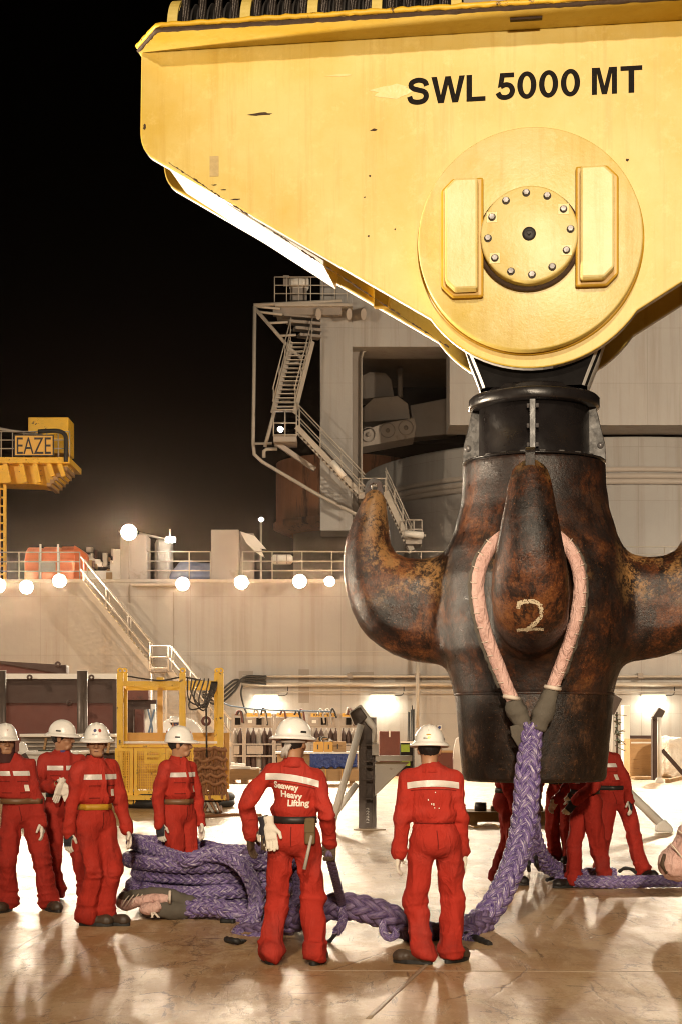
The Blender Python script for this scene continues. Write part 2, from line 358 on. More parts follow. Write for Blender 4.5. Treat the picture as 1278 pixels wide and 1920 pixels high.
# deck: worn, half-wet, scratched
def deck_mat():
    m, t, b, v = newmat('worn_deck_paint'); e = mp(t, v, (1.9, .75, 1), rot=(0, 0, .12))
    a = nz(t, e, .5, 7, .65); c = ramp(t, a, [(.32, (.32, .18, .075)), (.52, (.44, .265, .125)), (.72, (.52, .34, .18))])
    g = nz(t, mp(t, v, (2.3, .8, 1), rot=(0, 0, -.25)), 1.3, 13, .82); gm = ramp(t, g, [(.47, (0, 0, 0)), (.56, (.6,) * 3)]); c = mix(t, gm, c, (.62, .46, .28))
    d = nz(t, mp(t, v, (1.0, 5.0, 1), rot=(0, 0, 1.25)), 1.7, 11, .78); c = mix(t, ramp(t, d, [(.585, (0, 0, 0)), (.62, (.75,) * 3)]), c, (.13, .062, .026))
    d2 = nz(t, mp(t, v, (7.0, .5, 1), rot=(0, 0, .5)), 1.2, 10, .75); c = mix(t, ramp(t, d2, [(.6, (0, 0, 0)), (.63, (.7,) * 3)]), c, (.1, .05, .022))
    d3 = nz(t, mp(t, v, (6.0, .35, 1), rot=(0, 0, -.7)), 1.3, 10, .75); c = mix(t, ramp(t, d3, [(.61, (0, 0, 0)), (.64, (.6,) * 3)]), c, (.66, .5, .34))
    s2 = nz(t, mp(t, v, (1.5, .6, 1)), 26, 5, .7); c = mix(t, ramp(t, s2, [(.64, (0, 0, 0)), (.68, (.6,) * 3)]), c, (.09, .045, .02))
    vo = N(t, 'ShaderNodeTexVoronoi', feature='DISTANCE_TO_EDGE'); vo.inputs['Scale'].default_value = 1.7
    t.links.new(mix(t, .3, e, mix(t, 1.0, nz(t, e, 2.5, 6, .7), (3, 3, 3), 'MULTIPLY')), vo.inputs['Vector'])
    inv = ramp(t, vo.outputs['Distance'], [(.0, (.8,) * 3), (.022, (0, 0, 0))]); c = mix(t, math_(t, 'MULTIPLY', inv, ramp(t, nz(t, e, .8, 4, .6), [(.42, (0, 0, 0)), (.55, (1, 1, 1))])), c, (.07, .034, .015))
    t.links.new(c, b.inputs['Base Color'])
    rr = nz(t, e, 1.5, 10, .76); r = ramp(t, rr, [(.3, (.33,) * 3), (.7, (.56,) * 3)]); t.links.new(r, b.inputs['Roughness'])
    b.inputs['Specular IOR Level'].default_value = .48
    h = mix(t, .5, nz(t, e, 9, 10, .75), mix(t, .85, gm, ramp(t, vo.outputs['Distance'], [(.0, (0, 0, 0)), (.03, (1, 1, 1))]))); bump(t, b, h, .36, .012)
    return m
M['deck'] = deck_mat()
M['weld'] = basic('weld_bead', (.42, .32, .22), .5, 0, .3, 30, .5, 60)
def wall_mat():
    m, t, b, v = newmat('ship_wall_paint')
    a = nz(t, v, .25, 5, .55); c = ramp(t, a, [(.3, (.305, .29, .278)), (.7, (.37, .355, .338))])
    st = nz(t, mp(t, v, (1.6, 1.6, .06)), 1.5, 6, .65); c = mix(t, ramp(t, st, [(.48, (0, 0, 0)), (.72, (.6,) * 3)]), c, (.235, .195, .16)); rs = nz(t, mp(t, v, (3.2, 3.2, .09), loc=(3, 0, 1)), 1.6, 8, .72); c = mix(t, ramp(t, rs, [(.62, (0, 0, 0)), (.72, (.6,) * 3)]), c, (.2, .115, .065))
    br = N(t, 'ShaderNodeTexBrick'); br.offset = 0; br.inputs['Scale'].default_value = 1; br.inputs['Brick Width'].default_value = 6.0; br.inputs['Row Height'].default_value = 2.35
    br.inputs['Mortar Size'].default_value = .012; br.inputs['Color1'].default_value = (1, 1, 1, 1); br.inputs['Color2'].default_value = (.93, .93, .93, 1); br.inputs['Mortar'].default_value = (.78, .76, .74, 1)
    sw = N(t, 'ShaderNodeSeparateXYZ'); cw = N(t, 'ShaderNodeCombineXYZ'); t.links.new(v, sw.inputs[0]); t.links.new(sw.outputs[0], cw.inputs[0]); t.links.new(sw.outputs[2], cw.inputs[1])
    t.links.new(cw.outputs[0], br.inputs['Vector']); c = mix(t, 1.0, c, br.outputs['Color'], 'MULTIPLY')
    t.links.new(c, b.inputs['Base Color']); b.inputs['Roughness'].default_value = .55
    bump(t, b, nz(t, v, .9, 3, .5), .6, .06); return m
M['wall'] = wall_mat()

# ------------------------------------------------------------------ the deck
d = MB(); d.add([(-57, -30, 0), (57, -30, 0), (57, 117, 0), (-57, 117, 0)], [(0, 1, 2, 3)])
deck = tag(d.build('deck', M['deck']), kind='structure')
def weld(a, b, w=.035):
    a, b = Vector(a), Vector(b); n = max(4, int((b - a).length / .12)); L = [a + (b - a) * i / n + Vector((0, 0, .001 + .004 * rnd.random())) for i in range(n + 1)]
    k = MB(); k.tube(L, [w * .5 * (.8 + .4 * rnd.random()) for _ in L], 6, True); k.v = [(p[0], p[1], max(-.002, p[2] * .22)) for p in k.v]
    k.build('weld_seam', M['weld'], deck)
weld(G(690, 1910), G(835, 1775)); weld(G(560, 1820) + Vector((0, 0, 0)), G(1400, 1822), .02); weld(G(-100, 1850), G(420, 1560), .015)

# ------------------------------------------------------------------ crane block and hook share one slightly turned frame
HX, HYY, HROT = 361 / FPX * 15.75, 15.75, R(-8)
HO = Vector((HX, HYY, 0)); HM = Matrix.Translation(HO) @ Matrix.Rotation(HROT, 4, 'Z'); HMi = HM.inverted()
def HL(x, y, w):
    o = HMi @ Vector((0, 0, EYE)); p = HMi @ W(x, y, 10.0); dd = p - o; t = (w - o.y) / dd.y; q = o + dd * t
    return q.x, q.z
BLK = thing('crane_block', 'huge yellow crane block lettered SWL 5000 MT with round pin boss and bolted cover', 'crane block', HO, HROT)
CZ = 6.36; FW, BW = -.5, .55                           # pin height, front and rear plate faces
def plate_outline(r=1.19):
    L = [(-3.83, 8.40), (-3.84, 7.66)]
    for i in range(7):                                  # rounded lower corner
        a = math.pi + (i / 6) * R(55); L.append((-3.60 + .24 * math.cos(a), 7.60 + .28 * math.sin(a)))
    th = R(214.8)
    for i in range(25):
        a = th + (R(325.2) - th) * i / 24; L.append((r * math.cos(a), CZ + r * math.sin(a)))
    L += [(-x, z) for x, z in reversed(L[:9])]
    return L
PO = plate_outline()
def shell_plate(name, w0, w1):
    k = MB(); k.prism(PO, w0, w1); return k.build(name, M['yellow'], BLK, bevel=.012)
shell_plate('front_plate', FW, FW + .11)
shell_plate('rear_plate', BW - .11, BW)
# flame-cut edge along the lower rim of the plates (pale bare steel), slightly proud
for w0, w1 in ((FW + .012, FW + .098), (BW - .098, BW - .012)):
    k = MB(); idx = [i for i in range(5, len(PO) - 5)]
    V = []; 
    for i in idx:
        x, z = PO[i]; a = Vector(PO[i + 1]) - Vector(PO[i - 1]); nrm = Vector((a.y, -a.x)).normalized()
        if nrm.y > 0: nrm = -nrm
        q = Vector((x, z)) + nrm * .004
        V += [(q.x, w0, q.y), (q.x, w1, q.y)]
    k.add(V, [(2 * i, 2 * i + 1, 2 * i + 3, 2 * i + 2) for i in range(len(idx) - 1)]); k.build('plate_edge', M['whitesteel'], BLK)
# underside closing plate on both shoulders, pale
def ul(t): return (-3.50 + 1.5 * t, 7.235 - 1.5 * t * .695)
for s in (-1, 1):
    a, b = (-3.60, 7.345 - .03), (-2.03, 6.285 - .03)
    k = MB(); V = []
    for (x, z) in (a, b):
        for w in (FW + .105, BW - .105): V += [(s * x, w, z), (s * x, w, z + .05)]
    k.add(V, [(0, 2, 6, 4), (1, 5, 7, 3), (0, 1, 3, 2), (4, 6, 7, 5), (0, 4, 5, 1), (2, 3, 7, 6)]); k.build('underside_plate', M['whitesteel'], BLK)
    k = MB(); k.add([(s * b[0], FW + .1, b[1]), (s * b[0], BW - .1, b[1]), (s * (b[0] + .25), BW - .1, b[1] + 1.4), (s * (b[0] + .25), FW + .1, b[1] + 1.4)], [(0, 1, 2, 3)])
    k.build('inner_web', M['yellowdeep'], BLK)
    k = MB(); k.box((s * 1.55, BW - .16, 6.2), (.16, .1, .34)); k.build('rib_block', M['yellowdeep'], BLK, bevel=.01)
# top flange with chamfered front corners
TZ = 8.40
fl = [(-3.86, -.5), (-3.56, -.93), (3.56, -.93), (3.86, -.5), (3.86, .6), (3.56, .98), (-3.56, .98), (-3.86, .6)]
k = MB(); k.prism(fl, TZ, TZ + .07, 'XY'); k.build('top_flange', M['yellow'], BLK, bevel=.01)
V = []; k = MB(); n = 90                                 # chewed, chipped lip along the front edge
pts = []
for i in range(4):
    pass
edge = [Vector(fl[0]), Vector(fl[1]), Vector(fl[2]), Vector(fl[3])]
for a, b in zip(edge[:-1], edge[1:]):
    m_ = max(3, int((b - a).length / .05))
    for i in range(m_): pts.append(a + (b - a) * i / m_)
k.tube([(p.x, p.y - .004, TZ + .014 + .004 * rnd.random()) for p in pts], [.017 + .008 * rnd.random() for _ in pts], 6); k.build('chipped_lip', M['chip'], BLK)
k = MB(); k.tube([(p.x, p.y - .008, TZ + .055 + .01 * rnd.random()) for p in pts], [.024 + .008 * rnd.random() for _ in pts], 6); k.build('worn_lip', M['yellowdirty'], BLK)
# boss, pin cover, keeper bars, bolts
def disc(name, mat, c, r, w0, w1, bev=.03, n=96, inner=0.0, parent=BLK):
    k = MB(); k.lathe([(inner, w0)] + [(r - bev, w0), (r - bev * .3, w0 + bev * .3), (r, w0 + bev), (r, w1)], n, (c[0], 0, c[1]), 'Y')
    if inner > 0: k.lathe([(inner, w1), (inner, w0)], n, (c[0], 0, c[1]), 'Y')
    return k.build(name, mat, parent)
C0 = (-.03, CZ)
boss = disc('pin_boss', M['boss'], C0, 1.055, FW - .15, FW, .014)
disc('boss_foot_weld', M['yellowdeep'], C0, 1.075, FW - .025, FW, .015)
k = MB(); k.lathe([(.45, FW - .2), (.49, FW - .195), (.49, FW - .188)], 72, (C0[0], 0, C0[1] - .02), 'Y'); k.build('painted_shadow_ring', M['chip'], BLK)  # dark ring paints the shadow around the pin cover
cover = disc('pin_cover', M['boss'], C0, .455, FW - .29, FW - .15, .02)
for i in range(12):
    a = R(4 + 30 * i); p = Vector((C0[0] + .385 * math.cos(a), FW - .29, C0[1] + .385 * math.sin(a)))
    k = MB(); k.lathe([(.0, -.035), (.026, -.035), (.029, -.03), (.029, 0)], 6, p, 'Y', smooth=False); k.lathe([(.0, -.006), (.036, -.006), (.038, 0)], 16, p, 'Y'); k.build('cover_bolt', M['bolt'], cover)
for i in (1, 5, 7, 11):
    a = R(4 + 30 * i); k = MB(); k.box((C0[0] + .385 * math.cos(a), FW - .288, C0[1] + .385 * math.sin(a)), (.105, .012, .105)); lp = k.build('lock_plate', M['boss'], cover, bevel=.004)
k = MB(); k.lathe([(.034, -.014), (.062, -.014), (.065, 0)], 28, (C0[0], FW - .29, C0[1]), 'Y'); k.lathe([(0, -.003), (.036, -.003)], 20, (C0[0], FW - .29, C0[1]), 'Y'); k.lathe([(0, -.02), (.014, -.02), (.018, 0)], 6, (C0[0], FW - .29, C0[1]), 'Y', smooth=False); k.build('grease_port', M['rubber'], cover)
for s in (-1, 1):
    x0 = C0[0] + s * .63; tilt = -.06 if s < 0 else .06
    hh, hw = .52, .155
    def kp(g, c1, c2): 
        o = s * 1
        pl = [(-hw - g, -hh - g), (hw + g, -hh - g), (hw + g, hh + g), (-hw - g, hh + g)]
        cc = .09 + g * .4; out = []
        if s < 0: out = [(-hw - g + cc, -hh - g), (hw + g, -hh - g), (hw + g, hh + g), (-hw - g + cc, hh + g), (-hw - g, hh + g - cc), (-hw - g, -hh - g + cc)]
        else: out = [(-hw - g, -hh - g), (hw + g - cc, -hh - g), (hw + g, -hh - g + cc), (hw + g, hh + g - cc), (hw + g - cc, hh + g), (-hw - g, hh + g)]
        return [(x0 + x, C0[1] + (.03 if s < 0 else .09) - .02 + z) for x, z in out]
    k = MB(); k.prism(kp(.045, 0, 0), FW - .225, FW - .185); kf = k.build('keeper_fillet', M['yellowdeep'], BLK, bevel=.02)
    k = MB(); k.prism(kp(0, 0, 0), FW - .36, FW - .2); kb = k.build('keeper_bar', M['boss'], BLK, bevel=.022)
# chipped scars on the front plate
def blob(cx, cz, rx, rz_, w, mat, name, parent=BLK, n=14):
    k = MB(); L = [(cx + rx * math.cos(a) * (.6 + .7 * rnd.random()), cz + rz_ * math.sin(a) * (.6 + .7 * rnd.random())) for a in [2 * math.pi * i / n for i in range(n)]]
    k.prism(L, w - .0035, w); k.build(name, mat, parent)
for px, py, a, bb in ((490, 214, .115, .014), (700, 244, .035, .012), (1175, 300, .016, .012), (272, 238, .018, .03), (693, 330, .01, .01), (690, 443, .012, .01), (683, 370, .008, .008), (740, 430, .008, .008), (420, 356, .03, .006), (443, 374, .05, .007), (402, 347, .03, .005), (1010, 322, .008, .008)):
    u, z = HL(px, py, FW); blob(u, z, a, bb, FW, M['chip'], 'paint_chip')
M['tapemark'] = basic('dull_tape_mark', (.5, .37, .16), .6, 0, .3, 20); M['paleyellow'] = basic('pale_scuffed_yellow', (.74, .56, .2), .35, 0, .15, 12)
for px, py, a, bb in ((735, 172, .2, .06), (640, 141, .13, .012)):
    u, z = HL(px, py, FW); blob(u, z, a, bb, FW, M['paleyellow'] if 'paleyellow' in M else M['tapemark'], 'paint_smear')
u, z = HL(402, 312, FW); k = MB(); k.box((u, FW - .0018, z), (.09, .0035, .2)); k.build('tape_mark', M['tapemark'], BLK)
# ragged rust line along the lower plate rim
k = MB(); rp = []
for i in range(160):
    t = i / 159; x = -3.55 + 2.75 * t; z = 7.27 - (x + 3.55) * .695 + .035; rp.append((x, FW - .002, z - .01 * rnd.random()))
k.tube(rp, [max(.002, .002 + .009 * rnd.random() * (mnoise.noise(Vector((i * .13, 3, 1))) > -.05)) for i in range(160)], 5); k.v = [(p[0], FW - .003 + (p[1] - FW) * .08, p[2]) for p in k.v]; k.build('rim_rust', M['chip'], BLK)

# lettering
def text_geo(s, size, bold=0.0, sub=0):
    cu = bpy.data.curves.new('txt', 'FONT'); cu.body = s; cu.size = size; cu.offset = bold; cu.resolution_u = 6
    ob = link(bpy.data.objects.new('txt', cu)); dg = bpy.context.evaluated_depsgraph_get(); me = bpy.data.meshes.new_from_object(ob.evaluated_get(dg))
    bm = bmesh.new(); bm.from_mesh(me); bmesh.ops.remove_doubles(bm, verts=bm.verts[:], dist=1e-5)
    if sub: bmesh.ops.triangulate(bm, faces=bm.faces[:]); bmesh.ops.subdivide_edges(bm, edges=bm.edges[:], cuts=sub, use_grid_fill=True)
    bm.verts.index_update(); V = [v.co.copy() for v in bm.verts]; F = [tuple(v.index for v in f.verts) for f in bm.faces]; bm.free()
    bpy.data.objects.remove(ob); bpy.data.curves.remove(cu); bpy.data.meshes.remove(me)
    return V, F
def fit_text(s, x0, x1, z0, z1, bold):                 # letters scaled into a rectangle, returns 2D points
    V, F = text_geo(s, 1.0, bold); a = min(v.x for v in V); b = max(v.x for v in V); c = min(v.y for v in V); e = max(v.y for v in V)
    return [(x0 + (v.x - a) / (b - a) * (x1 - x0), z0 + (v.y - c) / (e - c) * (z1 - z0)) for v in V], F
u0, z0 = HL(763, 193, FW); u1, z1 = HL(1203, 128, FW); ub, zb = HL(1000, 184, FW); ut, zt = HL(1000, 134, FW)
def stroke2(P, w, n=40, closed=False):
    C, _ = crom([(a, b, 0) for a, b in P], n=n, closed=closed); T_ = np.gradient(C, axis=0); T_ /= np.linalg.norm(T_, axis=1, keepdims=True); nn = np.stack([-T_[:, 1], T_[:, 0]], 1) * w / 2
    return [tuple(v) for q in zip(C[:, :2] + nn, C[:, :2] - nn) for v in q], [(2 * i, 2 * i + 2, 2 * i + 3, 2 * i + 1) for i in range(len(C) - 1)]
def glyph(ch):
    bx = lambda *r: ([(r[0], r[1]), (r[2], r[1]), (r[2], r[3]), (r[0], r[3])], [(0, 1, 2, 3)])
    pl = lambda L: (L, [tuple(range(len(L)))])
    if ch == 'T': return [bx(0, .83, .76, 1), bx(.28, 0, .48, .83)], .78
    if ch == 'L': return [bx(0, 0, .2, 1), bx(.2, 0, .68, .17)], .72
    if ch == 'M': return [pl([(0, 0), (0, 1), (.28, 1), (.44, .32), (.60, 1), (.88, 1), (.88, 0), (.70, 0), (.70, .78), (.53, 0), (.35, 0), (.18, .78), (.18, 0)])], 1.0
    if ch == 'W': return [pl([(0, 1), (.2, 1), (.34, .3), (.5, 1), (.7, 1), (.86, .3), (1.0, 1), (1.2, 1), (.96, 0), (.75, 0), (.6, .68), (.45, 0), (.24, 0)])], 1.26
    if ch == '0':
        o = [(.34 + .34 * math.cos(2 * math.pi * i / 40), .5 + .515 * math.sin(2 * math.pi * i / 40)) for i in range(40)]; n_ = [(.34 + .145 * math.cos(2 * math.pi * i / 40), .5 + .345 * math.sin(2 * math.pi * i / 40)) for i in range(40)]
        return [(o + n_, [(i, (i + 1) % 40, 40 + (i + 1) % 40, 40 + i) for i in range(40)])], .77
    if ch == 'S': return [stroke2([(.69, .69), (.62, .845), (.40, .915), (.18, .85), (.125, .72), (.2, .61), (.4, .54), (.61, .46), (.68, .3), (.6, .14), (.38, .08), (.15, .14), (.075, .31)], .19)], .86
    if ch == '5': return [stroke2([(.08, .27), (.17, .125), (.34, .08), (.52, .145), (.6, .32), (.53, .5), (.36, .56), (.18, .49)], .185), pl([(.08, .45), (.16, 1), (.66, 1), (.66, .83), (.32, .83), (.27, .56), (.24, .5)])], .77
    return [], .32
k = MB(); xs = 0.0; GL = []
for ch in 'SWL 5000 MT':
    g_, adv = glyph(ch); GL += [(xs, q, di) for di, q in enumerate(g_)]; xs += adv
fx = (u1 - u0) / (xs - .02)
for xo in sorted(set(g[0] for g in GL)):
    k = MB()
    for xq, (P_, F_), di in GL:
        if xq == xo: k.add([(u0 + (xo + x) * fx, FW - .004 - .0012 * di, zb + z * (zt - zb)) for x, z in P_], F_)
    k.build('painted_letter', M['letter'], BLK)

# sheaves, guards and wire ropes on top
gx = [318, 455, 582, 703, 853, 1122, 1262, 1392]
gu = [HL(x, 45, -.55)[0] for x in gx]
SZ = 8.62
gme = MB(); 
for a in range(24):
    a0, a1 = math.pi * a / 24 - .25 * (a == 0), math.pi * (a + 1) / 24
    P = []
    for t in (a0, a1):
        for r_ in (.455, .43): 
            for x in (-.05, .05): P.append((x, -r_ * math.cos(t), SZ + r_ * math.sin(t)))
    gme.add(P, [(0, 1, 5, 4), (2, 6, 7, 3), (0, 4, 6, 2), (1, 3, 7, 5)])
gmesh = gme.mesh('sheave_guard'); gmesh.materials.append(M['yellow'])
pme = MB(); pme.lathe([(.0, -.012), (.44, -.012), (.44, .012), (0, .012)], 40, (0, 0, SZ), 'X'); pmesh = pme.mesh('guard_web'); pmesh.materials.append(M['dark'])
sme = MB(); sme.lathe([(.08, -.05), (.28, -.045), (.34, -.035), (.405, -.062), (.415, -.055), (.37, -.02), (.355, 0), (.37, .02), (.415, .055), (.405, .062), (.34, .035), (.28, .045), (.08, .05)], 48, (0, 0, SZ), 'X'); smesh = sme.mesh('sheave'); smesh.materials.append(M['sheave'])
def wire_mesh():
    k = MB(); n = 60
    for j in range(6):
        k.tube([(.026 * math.cos(j * math.pi / 3 + i * .42), .026 * math.sin(j * math.pi / 3 + i * .42), i * .085) for i in range(n)], .0175, 6)
    return k.mesh('wire_rope')
wmesh = wire_mesh(); wmesh.materials.append(M['rope_wire'])
for i, u in enumerate(gu):
    addobj('sheave_guard', gmesh, BLK, None, Matrix.Translation((u, 0, 0))); addobj('guard_web', pmesh, BLK, None, Matrix.Translation((u + .07 * (1 if i not in (4,) else -1), 0, 0)))
for i in range(len(gu) - 1):
    if i == 4: continue
    n = 4
    for j in range(n):
        u = gu[i] + (gu[i + 1] - gu[i]) * (j + .75) / (n + .4)
        addobj('sheave', smesh, BLK, None, Matrix.Translation((u, 0, 0)))
        for w, tl in ((-.39, .012), (.39, -.012)):
            addobj('wire_rope', wmesh, BLK, None, Matrix.Translation((u, w, SZ - .05)) @ Matrix.Rotation(tl + .01 * rnd.uniform(-1, 1), 4, 'Y') @ Matrix.Rotation(rnd.random() * 6, 4, 'Z'))
k = MB(); k.box(((gu[4] + gu[5]) / 2, .1, TZ + .75), (gu[5] - gu[4] - .12, .9, 1.35)); k.build('centre_housing', M['greyd'], BLK, bevel=.01)
k = MB(); k.prism([(gu[4] + .35, TZ + .2), (gu[4] + .9, TZ + .75), (gu[4] + .9, TZ + 1.4), (gu[4] + .2, TZ + 1.4)], -.375, -.36); k.build('housing_panel', M['grey'], BLK)
k = MB(); k.tube([(-3.7, 0, SZ), (3.7, 0, SZ)], .09, 12); k.build('sheave_axle', M['sheave'], BLK)
k = MB(); k.box((0, .03, TZ - .25), (6.6, .85, .06)); k.build('inner_floor', M['yellowdeep'], BLK)
u, z = HL(985, 52, -.8); k = MB(); k.box((u, -.75, TZ - .012), (.3, .05, .02)); k.build('flange_slot', M['chip'], BLK)

# ------------------------------------------------------------------ the four-pronged hook
HK = thing('crane_hook', 'massive rusty four-pronged crane hook chalked with the numeral 2 hanging below the yellow block', 'crane hook', HO, HROT)
def pz(x, y): u, z = HL(x, y, 0); return (-u, z)
out = [pz(*q) for q in ((905, 1035), (831, 1043), (790, 1048), (762, 1047), (742, 1038), (731, 1020), (727, 985), (724, 950), (720, 932), (712, 920), (698, 918), (686, 927), (675, 948), (662, 980), (651, 1012), (646, 1045), (645, 1075), (650, 1112), (660, 1145), (673, 1172), (690, 1195), (710, 1211), (738, 1226), (768, 1236), (800, 1241), (830, 1244), (905, 1244))]
S = SDF((-1.98, -1.98, 2.0), (1.98, 1.98, 4.4), .03)
def poly_sdf(P, Q):
    Q = np.array(Q); dmin = np.full(P.shape[:-1], 1e9); sgn = np.ones(P.shape[:-1])
    for i in range(len(Q)):
        a, b = Q[i], Q[i - 1]; e = b - a; w = P - a; t = np.clip((w @ e) / (e @ e), 0, 1); dd = ((w - t[..., None] * e) ** 2).sum(-1); dmin = np.minimum(dmin, dd)
        c1 = P[..., 1] >= a[1]; c2 = P[..., 1] < b[1]; c3 = e[0] * w[..., 1] > e[1] * w[..., 0]
        sgn = np.where((c1 & c2 & c3) | (~c1 & ~c2 & ~c3), -sgn, sgn)
    return sgn * np.sqrt(dmin)
ax = np.abs(np.arange(S.n[0]) * S.h + S.lo[0]); az = np.arange(S.n[2]) * S.h + S.lo[2]
D2 = poly_sdf(np.stack(np.meshgrid(ax, az, indexing='ij'), -1), out)
HWd = np.interp(az, [2.3, 2.45, 2.7, 2.95, 3.19, 3.43, 3.67, 3.9, 4.1], [.2, .27, .335, .35, .322, .27, .225, .193, .165]); TT = np.interp(az, [3.3, 3.9], [.26, .16])
body = np.interp(az, [2.0, 2.07, 2.22, 2.36, 2.5, 2.8, 3.2, 3.47, 3.62, 3.88, 4.1, 4.33, 4.4], [.765, .775, .81, .86, .93, .97, .95, .885, .81, .735, .71, .70, .70])
rho = np.hypot(S.P[..., 0], S.P[..., 1]); dB = (rho - body[None, None, :]) * .9
def prong(D, q): return np.sqrt(np.maximum(D + TT, 0) ** 2 + (q * TT / HWd) ** 2) - TT
A_ = prong(D2[:, None, :], S.P[..., 1]); B_ = prong(D2[None, :, :], S.P[..., 0])
S.d = smin(smin(dB, A_, .11), B_, .11).astype(np.float32)
S.d = np.maximum(S.d, S.P[..., 2] - 4.33); S.d = np.maximum(S.d, 2.05 - S.P[..., 2])
V, Q = S.nets(); Nn = vnormals(V, Q)
V = V + Nn * ((vnoise(V * 1.7 + 9) - .5) * .03 + (vnoise(V * 7) - .5) * .008)[:, None]
addobj('hook_body', np_mesh('hook_body', V, Q), HK, M['rust']); HKV, HKQ = V, Q
hook_bvh = BVHTree.FromPolygons([tuple(p) for p in V], [tuple(q) for q in Q])
k = MB(); k.lathe([(0, 1.215), (.66, 1.215), (.695, 1.235), (.705, 1.26), (.775, 2.045), (.775, 2.06), (.74, 2.07), (0, 2.07)], 72)
Vs = []
for p in k.v:
    n_ = .006 * mnoise.noise(Vector(p) * 3); Vs.append((p[0] * (1 + n_), p[1] * (1 + n_), p[2]))
k.v = Vs; k.build('lower_sleeve', M['rustdark'], HK)
k = MB(); k.lathe([(.78, 2.052), (.786, 2.06), (.786, 2.072), (.775, 2.08)], 72); k.build('sleeve_seam', M['rust'], HK)
k = MB(); k.lathe([(.0, 4.33), (.70, 4.33), (.70, 4.345), (.56, 4.36), (.545, 4.38), (.54, 4.86), (0, 4.86)], 64); col_o = k.build('collar_drum', M['collar'], HK)
k = MB(); k.lathe([(.5, 4.855), (.625, 4.86), (.64, 4.875), (.64, 4.955), (.62, 4.975), (.5, 4.985), (.46, 5.03), (.44, 5.06), (.3, 5.07)], 72); k.build('collar_flange', M['collar'], HK)
for s in (-1, 1):
    k = MB(); a, b = .545, .70
    k.prism([(s * .52, 4.345), (s * .70, 4.345), (s * .69, 4.50), (s * .605, 4.86), (s * .52, 4.86)], -.07, .07); sp = k.build('side_plate', M['sideplate'], HK, bevel=.008)
    k = MB(); k.lathe([(0, -.085), (.03, -.083), (.034, -.07)], 16, (s * .645, 0, 4.49), 'Y'); k.build('plate_bolt', M['bolt'], sp)
# split flange down the front of the collar with its bolts
k = MB(); k.box((0, -.585, 4.6), (.06, .12, .5)); cf = k.build('clamp_flange', M['collar'], HK, bevel=.006)
for z in (4.42, 4.6, 4.79):
    for s in (-1, 1):
        k = MB(); k.lathe([(0, s * .055), (.022, s * .055), (.022, s * .03)], 6, (0, -.6, z), 'X', smooth=False); k.build('clamp_bolt', M['bolt'], cf)
for i in range(10):
    a = R(-162 + 16 * i); k = MB(); k.box((.66 * math.cos(a), .66 * math.sin(a), 4.352), (.05, .03, .018), a + R(90)); k.build('seat_weld', M['sideplate'], HK)
# flared shank going up into the block, shade-black face, lit rims painted pale
prof = [(.46, 5.03), (.50, 5.14), (.58, 5.34), (.645, 5.55), (.70, 5.9), (.72, 6.3)]
k = MB(); V = []; n = 10
for (r_, z) in prof:
    V += [(-r_, -.34, z), (r_, -.34, z), (r_ + .055, -.26, z), (r_ + .055, .3, z), (r_, .36, z), (-r_, .36, z), (-r_ - .055, .3, z), (-r_ - .055, -.26, z)]
F = []
for i in range(len(prof) - 1):
    for j in range(8): F.append((i * 8 + j, i * 8 + (j + 1) % 8, i * 8 + 8 + (j + 1) % 8, i * 8 + 8 + j))
k.add(V, F, False); k.build('shank', M['dark'], HK, bevel=.006)  # black colour stands for the shadow the block throws on the shank
for s in (-1, 1):
    k = MB(); V = []
    for (r_, z) in prof: V += [(s * (r_ + .058), -.25, z), (s * (r_ + .003), -.341, z), (s * (r_ + .058), .28, z)]
    F = []
    for i in range(len(prof) - 1): F += [(3 * i, 3 * i + 1, 3 * i + 4, 3 * i + 3), (3 * i + 2, 3 * i, 3 * i + 3, 3 * i + 5)]
    k.add(V, F, True); k.build('painted_lit_flank', M['whitesteel'], HK)  # pale strips paint the light along the shank's rims
# lugs on the prong tips
def lug():
    k = MB(); n = 20; O = []; I = []
    for i in range(n):
        a = 2 * math.pi * i / n; o = Vector((.088 * math.cos(a), .088 * math.sin(a)))
        if o.y < 0: o.y = min(o.y * 2.2, -.02) - .03; o.x *= 1.12
        O.append(o); I.append(Vector((.034 * math.cos(a), .034 * math.sin(a))))
    V = [(p.x, y, p.y) for y in (-.042, .042) for L in (O, I) for p in L]
    F = []
    for i in range(n):
        j = (i + 1) % n
        F += [(i, j, n + j, n + i), (2 * n + i, 3 * n + i, 3 * n + j, 2 * n + j), (i, 2 * n + i, 2 * n + j, j), (n + i, n + j, 3 * n + j, 3 * n + i)]
    k.add(V, F); return k.mesh('lug', .004)
lm = lug(); lm.materials.append(M['rust'])
tp = pz(701, 914)
for i, a in enumerate((0, 90, 180, 270)):
    addobj('lug', lm, HK, None, Matrix.Rotation(R(a), 4, 'Z') @ Matrix.Translation((-tp[0], 0, tp[1])))
